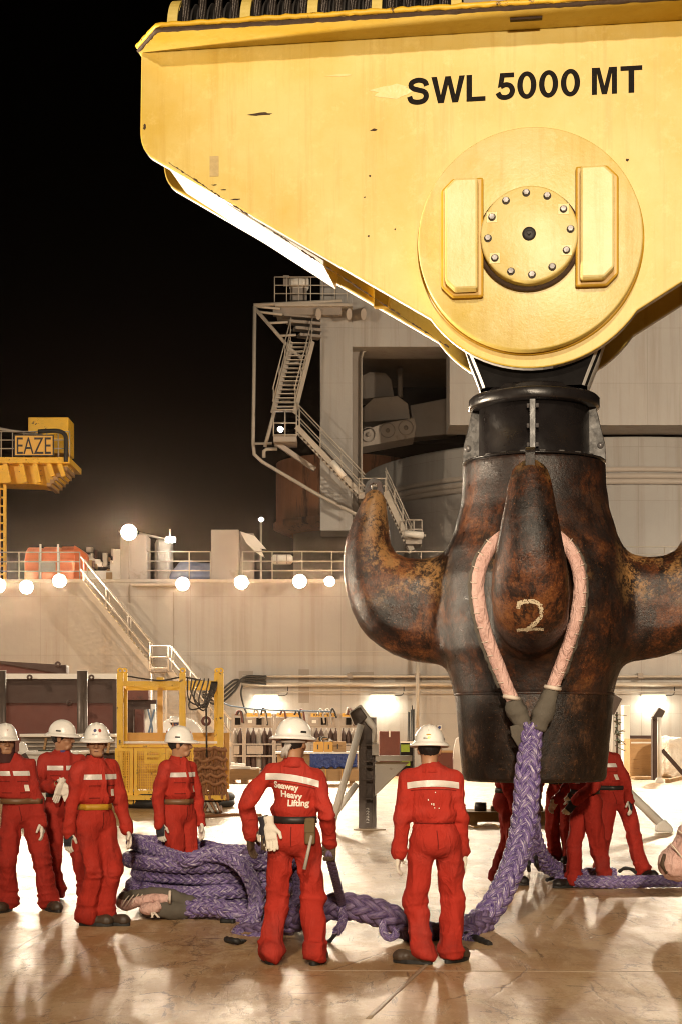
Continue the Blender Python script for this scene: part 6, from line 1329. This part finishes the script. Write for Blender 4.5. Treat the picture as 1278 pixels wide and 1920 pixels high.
k = MB(); k.tube([(-.195, -.12, 1.06), (-.20, -.13, .99)], .012, 8); k.build('belt_loop', M['gloveb'], P5['T'])
helm_patch(P6, 'sticker', 270, 12, .014, .012, 'brass'); helm_patch(P6, 'helmet_print', 258, 10, .045, .011, 'signblack', text_geo('BULLARD', 1.0, .02)); helm_patch(P6, 'sticker', 268, 22, .022, .006, 'belt_yellow'); helm_patch(P6, 'sticker', 268, 40, .01, .012, 'tape')
# paint flecks
for i in range(6): 
    x, z_ = rnd.uniform(-.08, .1), rnd.uniform(1.1, 1.28); P6['decal']('paint_fleck', x, x + .008, z_, z_ + rnd.uniform(.008, .025), False, 'print', 1, 1, 0, .006)
# white cotton gloves held at the chest
hx = P2['A'][0][1]
GH = thing('held_gloves', 'pair of white cotton gloves held at the chest against a red coverall darkened as shade', 'gloves', tuple(WM[P2['T'].name] @ (hx + Vector((-.07, .06, -.02)))), R(198))
for i, e in enumerate(((20, 0, 70), (-15, 10, 120))): addobj('glove', hand_mesh('flat', 1 if i else -1, 'glovew'), GH, None, Matrix.Translation((.02 * i, .01 * i, .03)) @ rot(*e))
# crew behind the hook
P7 = person('person in red coverall standing behind the hook and the hanging rope, only legs in view', G(950, 1658), R(262), 1.0, ((.09, .03, 0), (-.1, -.08, 0)), ((.25, .1, .85), (-.25, .12, .85)), belt='belt_black', boots='bootblack', seed=7, red='red_shade')
P8 = person('person in red coverall, darkened as shade, standing farthest back beneath the hook', G(1050, 1618), R(150), 1.0, ((.1, 0, 0), (-.12, 0, 0)), ((.24, .2, .9), (-.24, .2, .95)), belt='belt_black', boots='bootblack', seed=8, red='red_shade')
P9 = person('person in red coverall stepping along the purple rope in the shade under the hook', G(1100, 1664), R(112), 1.0, ((.06, .18, 0), (-.07, -.14, -5)), ((.24, .25, .95), (-.22, .28, .95)), lean=(0, .12), belt='belt_black', boots='bootblack', seed=9, red='red_shade')
P10 = person('person in red coverall leaning with feet wide apart beside the hook sleeve', G(1154, 1645), R(172), 1.0, ((.17, 0, -10), (-.30, .05, 38)), ((.32, .2, .9), (-.15, .14, .9)), lean=(.2, 0), belt='belt_black', boots='bootblack', seed=10, red='red_shade', gl=('glovet', 'glovet'))
ST = thing('step_stool', 'low wooden step behind the yellow basket', 'step', (W(327, 1400, 41).x, 41, 0)); k = MB(); k.box((0, 0, .26), (.8, .5, .05)); k.build('step_board', M['wood'], ST)
for sx in (-.35, .35): k = MB(); k.box((sx, 0, .118), (.05, .45, .235)); k.build('leg', M['wood'], ST)
P11 = person('far crew member with a masked face seen between the yellow basket posts', (W(327, 1400, 41).x, 41, .285), R(230), 1.0, belt='belt_black', seed=11, red='red_shade', head=(20, 5), helm='cap')
k = MB(); k.lathe([(0, -.11), (.05, -.09), (.075, -.02), (.078, .02)], 20); k.v = [tuple(P11['Mh']((p[0], p[1] * 1.1 + .03, p[2] - .01))) for p in k.v]; k.build('face_mask', M['stickerb'], P11['T'])
# ------------------------------------------------------------------ braided purple ropes
def fibre(name, a, b_, c, dark=(.05, .025, .09)):
    m, t, b, v = newmat(name); uv = N(t, 'ShaderNodeUVMap'); u = uv.outputs[0]
    f = nz(t, mp(t, u, (9, 7, 1)), 1.0, 6, .75); g = nz(t, mp(t, u, (14, 6, 1)), 1.3, 8, .8); h = nz(t, mp(t, u, (70, 7, 1)), 1.0, 3, .6)
    col = mix(t, ramp(t, f, [(.38, (0, 0, 0)), (.62, (1, 1, 1))]), a, b_); col = mix(t, ramp(t, g, [(.52, (0, 0, 0)), (.585, (.85,) * 3)]), col, c); col = mix(t, ramp(t, h, [(.3, (.7,) * 3), (.45, (0, 0, 0))]), col, dark)
    t.links.new(col, b.inputs['Base Color']); b.inputs['Roughness'].default_value = .5; b.inputs['Specular IOR Level'].default_value = .4
    bump(t, b, h, .6, .006); return m
M['purple'] = fibre('purple_fibre_rope', (.034, .012, .135), (.24, .165, .38), (.74, .69, .72)); M['purpledark'] = fibre('soiled_purple_rope', (.06, .035, .13), (.22, .16, .27), (.08, .05, .06), (.02, .012, .03))
def pink_mat():
    m, t, b, v = newmat('pink_sleeve_cloth'); f = nz(t, v, 6, 6, .6); c = mix(t, f, (.56, .3, .255), (.78, .55, .48)); w = nz(t, mp(t, v, (1, 1, .45)), 13, 4, .55, .8); r_ = ramp(t, w, [(.36, (0, 0, 0)), (.5, (1, 1, 1)), (.64, (0, 0, 0))])
    d_ = nz(t, v, 2.6, 9, .75); c = mix(t, ramp(t, d_, [(.56, (0, 0, 0)), (.72, (.5,) * 3)]), c, (.3, .13, .09)); t.links.new(c, b.inputs['Base Color']); b.inputs['Roughness'].default_value = .55; bump(t, b, mix(t, .3, r_, nz(t, v, 60, 4)), .7, .022); return m
M['pink'] = pink_mat(); M['pinkold'] = basic('pink_sleeve_cloth', (.7, .44, .38), .6, 0, .16, 7, .8, 26, (.76, .58, .52), 9, .56, bdist=.02); M['greycloth'] = basic('grey_green_canvas', (.105, .09, .07), .85, 0, .25, 5, .5, 30); M['cord'] = basic('cream_lacing', (.7, .6, .5), .8)
def frames(C):
    T = np.gradient(C, axis=0); T /= np.linalg.norm(T, axis=1, keepdims=True); n = len(C); X = np.zeros_like(C); up = np.array([0, 0, 1.0]) if abs(T[0, 2]) < .9 else np.array([1.0, 0, 0]); x = np.cross(T[0], up)
    for i in range(n): x = x - T[i] * (x @ T[i]); x /= np.linalg.norm(x); X[i] = x
    return T, X, np.cross(T, X)
def braid(pts, R0, pitch=9.0, ns=8, sr=.3, ds=.2, seg=7, rad=None, dense=False):
    if dense: C = np.asarray(pts); s = np.concatenate([[0], np.cumsum(np.linalg.norm(np.diff(C, axis=0), axis=1))])
    else: C, s = crom(pts, ds=R0 * ds)
    T, X, Y = frames(C); Rr = R0 * (np.interp(np.linspace(0, 1, len(C)), np.linspace(0, 1, len(rad)), rad) if rad is not None else np.ones(len(C)))
    P_ = pitch * R0; VV = []; QQ = []; UV = []; off = 0
    for dr in (1, -1):
        for j in range(ns):
            ph = 2 * math.pi * j / ns + (math.pi / ns if dr < 0 else 0); a = ph + dr * 2 * math.pi * s / P_
            w = np.sin(dr * math.pi * s * ns / P_ + math.pi * j + (0 if dr > 0 else 1.5 * math.pi)); rr = Rr * (.66 + .2 * w)
            K = C + X * (rr * np.cos(a))[:, None] + Y * (rr * np.sin(a))[:, None]; Tk, _, _ = frames(K); rad_ = X * np.cos(a)[:, None] + Y * np.sin(a)[:, None]; tan = np.cross(Tk, rad_); tan /= np.linalg.norm(tan, axis=1, keepdims=True); rad2 = np.cross(tan, Tk)
            th = np.linspace(0, 2 * math.pi, seg, endpoint=False); fat = (Rr * sr)[:, None]
            ring = K[:, None, :] + rad2[:, None, :] * (np.cos(th)[None, :] * fat * .78)[..., None] + tan[:, None, :] * (np.sin(th)[None, :] * fat * 1.06)[..., None]
            VV.append(ring.reshape(-1, 3)); m = len(C); i = np.arange(m - 1)[:, None] * seg; k_ = np.arange(seg)[None, :]; l = (k_ + 1) % seg
            q = np.stack([i + k_, i + l, i + seg + l, i + seg + k_], -1).reshape(-1, 4); QQ.append(q + off); off += m * seg
            u0 = np.broadcast_to(k_ / seg, (m - 1, seg)); u1 = np.broadcast_to((k_ + 1) / seg, (m - 1, seg)); v0 = np.broadcast_to((s[:-1])[:, None] * 2, (m - 1, seg)); v1 = np.broadcast_to((s[1:])[:, None] * 2, (m - 1, seg))
            UV.append(np.stack([np.stack([u0 + j * 1.7 + dr, v0], -1), np.stack([u1 + j * 1.7 + dr, v0], -1), np.stack([u1 + j * 1.7 + dr, v1], -1), np.stack([u0 + j * 1.7 + dr, v1], -1)], 2).reshape(-1, 2))
    me = np_mesh('rope', np.concatenate(VV), np.concatenate(QQ)); ul = me.uv_layers.new(name='UVMap'); uvf = np.concatenate(UV).astype(np.float32)
    if len(uvf) == len(me.loops): ul.data.foreach_set('uv', uvf.ravel())
    return me
def local(parent, pts): Mi = WM[parent.name].inverted(); return [Mi @ Vector(p) for p in pts]
def sleeve(name, pts, r_, mat, parent, n=14, wrinkle=.12, fl=1.0, ds=.02, seed=0):
    C, s = crom(pts, ds=ds); k = MB(); rr = r_ if not isinstance(r_, (list, tuple)) else list(np.interp(np.linspace(0, 1, len(C)), np.linspace(0, 1, len(r_)), r_)); rr = rr if isinstance(rr, list) else [rr] * len(C)
    k.tube([tuple(c) for c in C], rr, n, True, sx=fl); Vv = []
    for i, p in enumerate(k.v):
        c = C[min(i // n, len(C) - 1)]; d_ = Vector(p) - Vector(c); f = 1 + wrinkle * (mnoise.noise(Vector(p) * 16 + Vector((seed, 0, 0))) * .8 + mnoise.noise(Vector(p) * 38) * .4); Vv.append(tuple(Vector(c) + d_ * f))
    k.v = Vv; return k.build(name, M[mat], parent)

SL = thing('purple_sling', 'heavy purple braided sling, pink eye over the hook prong, rest coiled on deck', 'rope sling', (-1.2, 15.4, 0))
def hw(x, y, w): u, z = HL(x, y, w); return HM @ Vector((u, w, z))
ew = -1.02
eyeL = [hw(978, 1000, ew - .0), hw(958, 999, ew), hw(938, 1008, ew - .02), hw(918, 1028, ew - .05), hw(902, 1058, ew - .12), hw(895, 1095, ew - .16), hw(899, 1140, ew - .16), hw(911, 1190, ew - .12), hw(930, 1240, ew - .06), hw(948, 1285, ew - .02), hw(963, 1318, ew)]
eyeR = [hw(1008, 1000, ew), hw(1026, 999, ew), hw(1046, 1008, ew - .02), hw(1066, 1028, ew - .05), hw(1081, 1060, ew - .12), hw(1086, 1098, ew - .16), hw(1082, 1145, ew - .16), hw(1068, 1198, ew - .12), hw(1051, 1246, ew - .06), hw(1032, 1298, ew)]
sleeve('pink_sleeve', local(SL, list(reversed(eyeL)) + eyeR), .06, 'pink', SL)
sleeve('canvas_wrap', local(SL, [hw(961, 1312, ew), hw(972, 1342, ew), hw(985, 1368, ew - .02)]), [.075, .1, .085, .06], 'greycloth', SL, wrinkle=.3)
sleeve('canvas_wrap', local(SL, [hw(1034, 1292, ew - .02), hw(1022, 1325, ew - .05), hw(1006, 1368, ew - .05)]), [.07, .085, .1, .075], 'greycloth', SL, wrinkle=.25, seed=4)
k = MB(); P_ = local(SL, [hw(955, 1362, ew - .06), hw(994, 1352, ew - .09), hw(990, 1382, ew - .09), hw(970, 1400, ew - .07), hw(958, 1380, ew - .06)]); k.add(P_ + [p + Vector((0, .03, 0)) for p in P_], [(0, 1, 2, 3, 4), (9, 8, 7, 6, 5)] + [(i, (i + 1) % 5, 5 + (i + 1) % 5, 5 + i) for i in range(5)]); k.build('canvas_flap', M['greycloth'], SL, bevel=.006)
# lacing ties and grey backing along the sleeve
for E_, sg in ((eyeL, -1), (eyeR, 1)):
    C, s_ = crom(local(SL, E_), n=70); sleeve('backing_strip', [C[i] + np.array([sg * .055, .045, 0]) for i in range(8, 66, 4)], .034, 'greycloth', SL, 8, .5)
    for i in range(12, 68, 5):
        t_ = C[i + 1] - C[i - 1]; t_ /= np.linalg.norm(t_); side = np.cross(t_, [0, -1, 0]); side /= np.linalg.norm(side); side *= sg if side[0] * sg > 0 else -1 * 1; side = side if side[0] * sg > 0 else -side
        p = C[i]; k = MB(); k.tube([tuple(p + side * .02 + np.array([0, -.068, 0])), tuple(p + side * .052 + np.array([0, -.042, .006])), tuple(p + side * .066 + np.array([0, .0, .012])), tuple(p + side * .066 + np.array([0, .025, .02]))], .0042, 5); k.build('lacing_tie', M['cord'], SL)
for q in (hw(1034, 1290, ew - .03), hw(957, 1308, ew - .02)):
    c_ = local(SL, [q])[0]; dx = .35 if q.x > 2 else -.35; k = MB(); k.tube([c_ + Vector((-.07, -.03, -.012 * (1 if dx > 0 else -1))), c_ + Vector((0, -.075, 0)), c_ + Vector((.07, -.03, .012 * (1 if dx > 0 else -1)))], .022, 6); k.build('sleeve_band', M['cord'], SL)

# main run: from the eye down to the deck, along behind the crew to the coil
RB = .098
def Z(x, y, Y): return W(x, y, Y)
dn = [hw(998, 1358, ew - .04), hw(993, 1400, ew - .06), W(988, 1450, 14.55), W(984, 1520, 14.45), W(975, 1575, 14.3), W(958, 1630, 14.1), W(932, 1685, 13.9), W(903, 1722, 13.75), W(872, 1740, 13.6)]
sp_ = addobj('splice_rope', braid(local(SL, dn), .118, 8.5, 8, .3, rad=[.8, .92, 1, 1, 1, .98, .95, .95, .92, .9]), SL, M['purple'])
run = [W(905, 1728, 13.72), W(872, 1745, 13.5), W(836, 1755, 13.25), W(795, 1752, 13.1), W(760, 1736, 13.0), W(720, 1716, 12.95), W(680, 1704, 12.95), W(640, 1699, 13.0), W(600, 1706, 13.1), W(560, 1722, 13.3), W(520, 1740, 13.5), W(480, 1752, 13.65), W(452, 1748, 13.75)]
addobj('run_rope', braid(local(SL, run), .112, 8.5, 8, .3, rad=[1, 1, 1.02, 1, 1, 1, .98, .95, .92, .9, .85, .8]), SL, M['purpledark'])
C0_ = np.array([-1.22, 15.42]); cp = []; RBc = .07
turns = [(0, .64, 0), (0, .5, 0), (1, .73, .2), (1, .55, 0), (2, .69, .1), (2, .52, 0), (3, .77, .15), (3, .6, 0), (4, .70, .1)]
path = []
for li, (lv, rad_, _) in enumerate(turns):
    for j in range(28):
        t = j / 28; nr = turns[li + 1][1] if li + 1 < len(turns) else rad_; nl = turns[li + 1][0] if li + 1 < len(turns) else lv; f = max(0, (t - .75) / .25); f = f * f * (3 - 2 * f)
        rr_ = rad_ + (nr - rad_) * f + .07 * mnoise.noise(Vector((li * 2.3, j * .18, 1))); zz = .094 + (lv + (nl - lv) * f) * .13 + .03 * mnoise.noise(Vector((li * 1.3, j * .25, 4)))
        a = 2 * math.pi * t + 2.6; path.append((C0_[0] + rr_ * 1.06 * math.cos(a), C0_[1] + rr_ * math.sin(a) * .98, zz))
cut = path[:-9]
tail = [W(345, 1612, 14.62), W(385, 1603, 14.55), W(425, 1606, 14.45), W(455, 1625, 14.3), W(474, 1655, 14.18), W(481, 1690, 14.05), W(474, 1722, 13.95), W(458, 1745, 13.8), W(446, 1757, 13.62), W(452, 1768, 13.4), W(485, 1764, 13.35), W(525, 1756, 13.4)]
# the upper loop and the part that spills over the front
loop = [p for p in cut[:-16]] + [tuple(p) for p in tail]
addobj('coil_rope', braid(local(SL, loop), RBc, 9, 8, .3, .24), SL, M['purple'])
addobj('under_rope', braid(local(SL, [W(345, 1706, 14.55), W(380, 1702, 14.5), W(410, 1703, 14.42), W(440, 1712, 14.35), W(475, 1724, 14.4), W(520, 1716, 14.6)]), .085, 9, 8, .3), SL, M['purple'])
addobj('inner_rope', braid(local(SL, [W(430, 1640, 15.0), W(470, 1600, 15.5), W(500, 1590, 15.9), W(530, 1600, 15.8), W(560, 1640, 15.2), W(560, 1690, 14.7), W(520, 1720, 14.4)]), RBc, 9, 8, .3), SL, M['purpledark'])
# far eye of the sling lying on the deck beside the coil
sleeve('pink_sleeve', local(SL, [W(300, 1680, 15.0), W(262, 1672, 15.3), W(238, 1675, 15.2), W(228, 1692, 14.9), W(238, 1698, 14.7), W(262, 1690, 14.55), W(290, 1685, 14.5), W(316, 1686, 14.5)]), .047, 'pink', SL, seed=9, wrinkle=.3)
sleeve('canvas_wrap', local(SL, [W(228, 1686, 15.0), W(246, 1682, 14.75), W(275, 1675, 14.6), W(310, 1676, 14.55), W(345, 1690, 14.55), W(375, 1700, 14.6)]), [.05, .06, .055, .05, .07, .06], 'greycloth', SL, wrinkle=.4, seed=2)
sleeve('canvas_wrap', local(SL, [W(272, 1708, 14.5), W(300, 1706, 14.5), W(325, 1707, 14.5), W(349, 1706, 14.55)]), [.05, .075, .09, .085], 'greycloth', SL, wrinkle=.25, seed=6)
sleeve('pink_sleeve', local(SL, [W(266, 1703, 14.45), W(282, 1704, 14.42), W(300, 1697, 14.45)]), [.04, .06, .05], 'pink', SL, seed=3, wrinkle=.3)
for i in range(7):
    q = local(SL, [W(234 + i * 9, 1690 - i * 1.5, 14.6)])[0]; k = MB(); k.tube([q + Vector((-.02, -.05, -.04)), q + Vector((.01, -.07, .01)), q + Vector((.045, -.03, .055))], .006, 5); k.build('lacing_tie', M['cord'], SL)
for i in range(5):
    q = local(SL, [W(284 + i * 2, 1710, 14.38)])[0]; k = MB(); k.tube([q, q + Vector((rnd.uniform(-.04, .05), -.02, -.05))], .006, 5); k.build('lacing_tie', M['cord'], SL)
q = local(SL, [W(319, 1682, 14.42)])[0]; k = MB(); k.tube([q + Vector((0, 0, -.055)), q + Vector((.0, -.03, 0)), q + Vector((0, 0, .055))], .014, 6); k.build('sleeve_band', M['cord'], SL)
# black-taped tails
def taped(pts, r_=.028, nm='taped_tail', parent=SL): C, _ = crom(local(parent, pts), ds=.02); k = MB(); k.tube([tuple(c) for c in C], [r_ * (1 + .12 * math.sin(i * 1.3)) for i in range(len(C))], 8); return k.build(nm, M['rubber'], parent)
taped([W(872, 1752, 13.2), W(895, 1760, 12.95), W(918, 1771, 12.75)], .026); taped([G(425, 1767) + Vector((0, 0, .025)), G(445, 1772) + Vector((0, 0, .03)), W(465, 1768, 13.2)], .025); taped([W(415, 1727, 14.25), W(440, 1728, 14.2)], .024)
addobj('tail_rope', braid(local(SL, [W(880, 1738, 13.5), W(868, 1758, 13.25), W(876, 1763, 13.1), W(888, 1757, 13.0)]), .05, 8, 4, .42), SL, M['purple'])

# strop held by the lettered crew member
w5 = WM[P5['T'].name]; hp5 = w5 @ (P5['A'][0][1] + Vector((0, .02, -.09)))
SP = thing('hand_strop', 'thin dark purple strop held in a gloved hand and looped under the heavy rope', 'strop', tuple(hp5))
addobj('strop_rope', braid(local(SP, [hp5 + Vector((0, 0, .03)), hp5 + Vector((0, 0, -.03)), W(627, 1640, 12.1), W(634, 1668, 12.5), W(640, 1692, 12.85), W(642, 1712, 12.95), W(637, 1722, 13.0)]), .032, 8, 4, .42), SP, M['purpledark'])
addobj('strop_tail', braid(local(SP, [W(640, 1700, 12.85), W(643, 1722, 12.86), W(638, 1738, 12.86), W(630, 1748, 12.9)]), .035, 8, 4, .42), SP, M['purple'])
taped([W(632, 1745, 12.88), W(622, 1760, 12.9), W(612, 1770, 12.95), W(596, 1775, 13.0)], .018, 'taped_tail', SP)
SP2 = thing('loop_strop', 'small purple strop loop hanging below the heavy rope near the deck', 'strop', tuple(W(735, 1750, 12.9)))
addobj('strop_rope', braid(local(SP2, [W(716, 1728, 12.85), W(718, 1748, 12.82), W(728, 1758, 12.82), W(740, 1754, 12.84), W(742, 1742, 12.86)]), .03, 8, 4, .42), SP2, M['purple'])

# second sling behind the hook
S2_ = thing('second_sling', 'purple braided sling dropping behind the hook and running along the deck to the right', 'rope sling', tuple(G(1050, 1640)))
addobj('sling_rope', braid(local(S2_, [W(1000, 1380, 16.9), W(996, 1470, 17.0), W(994, 1540, 17.1), W(1000, 1580, 17.3), W(1016, 1612, 17.6), W(1040, 1630, 17.9), W(1075, 1642, 18.1), W(1110, 1642, 18.2), W(1150, 1640, 18.3)]), .105, 9, 8, .3, rad=[1, 1, 1, 1, 1, .95, .9, .85, .8]), S2_, M['purple'])
addobj('deck_rope', braid(local(S2_, [G(1045, 1662) + Vector((0, 0, .075)), G(1085, 1665) + Vector((0, 0, .075)), G(1130, 1667) + Vector((0, 0, .075)), G(1180, 1666) + Vector((0, 0, .075)), G(1240, 1665) + Vector((0, 0, .075)), G(1340, 1664) + Vector((0, 0, .075))]), .068, 9, 8, .3), S2_, M['purple'])
addobj('tail_rope', braid(local(S2_, [W(1010, 1598, 17.4), W(998, 1592, 17.2), W(990, 1602, 17.1), W(992, 1618, 17.1)]), .045, 8, 4, .42), S2_, M['purple'])
for P_ in ([W(992, 1612, 17.1), W(990, 1626, 17.1), G(991, 1637) + Vector((0, 0, .03))], [W(1004, 1606, 17.2), W(1006, 1622, 17.2), G(1010, 1636) + Vector((0, 0, .03))], [G(1024, 1655) + Vector((0, 0, .03)), G(1042, 1651) + Vector((0, 0, .04)), W(1056, 1640, 17.9)], [W(1160, 1634, 18.4), W(1170, 1628, 18.3), W(1184, 1630, 18.3), W(1190, 1636, 18.2)]): taped(P_, .02, 'taped_tail', S2_)
# pink sleeved eye hanging in from the right
PK = thing('pink_sleeved_eye', 'big pink cloth sleeved sling eye hanging in at the right edge', 'sling eye', tuple(W(1275, 1640, 15)))
S = SDF((-.34, -.35, -.1), (.75, .35, .95), .022); S.cap((-.02, 0, .12), (.3, 0, .55), .145, .13); S.cap((.3, 0, .55), (.7, .05, .92), .13, .13, .05); S.ell((-.03, 0, .1), (.17, .13, .15), .05); S.cap((.06, -.02, .4), (.2, -.02, .55), .09, .09, .03)
V, Q = S.nets(); V += vnormals(V, Q) * ((1 - np.abs(2 * vnoise(V * np.array([16, 16, 5]) + 3) - 1)) * .035 - .015)[:, None]; PM = Matrix.Translation((-.02, 0, .0)); addobj('pink_sleeve', np_mesh('pink_sleeve', V, Q), PK, M['pink'])
for q_ in (((-.12, -.13, .3), (.02, -.17, .12), (.12, -.14, -.0)), ((.02, -.13, .5), (.2, -.17, .4), (.3, -.13, .28)), ((-.05, -.12, .42), (.12, -.165, .3), (.24, -.12, .15))):
    C, _ = crom(q_, n=14); k = MB(); k.tube([tuple(c_) for c_ in C], .008, 5); k.build('stitched_seam', M['cord'], PK)
k = MB(); k.tube([(-.17, -.09, .2), (-.185, -.06, .1), (-.14, -.08, .02)], [.015, .03, .02], 6); k.build('sleeve_mouth', M['gloveb'], PK)
addobj('eye_rope', braid([Vector((.62, .05, .86)), Vector((.8, .06, 1.05)), Vector((.95, .08, 1.4))], .09, 9, 8, .3), PK, M['purple'])
# ------------------------------------------------------------------ night haze lit by the floodlights
hz = MB(); hz.box((0, 40, 15), (118, 158, 32.4)); hzo = hz.build('haze', None); tag(hzo, 'thin damp night haze hanging over the deck', None, None, 'stuff')
hm = bpy.data.materials.new('haze'); hm.use_nodes = True; t = hm.node_tree; t.nodes.clear(); o = N(t, 'ShaderNodeOutputMaterial'); pv = N(t, 'ShaderNodeVolumePrincipled')
pv.inputs['Color'].default_value = (1, .74, .58, 1); pv.inputs['Density'].default_value = HAZE; pv.inputs['Anisotropy'].default_value = .965
t.links.new(pv.outputs[0], o.inputs['Volume']); hzo.data.materials.clear(); hzo.data.materials.append(hm); hzo.visible_shadow = True
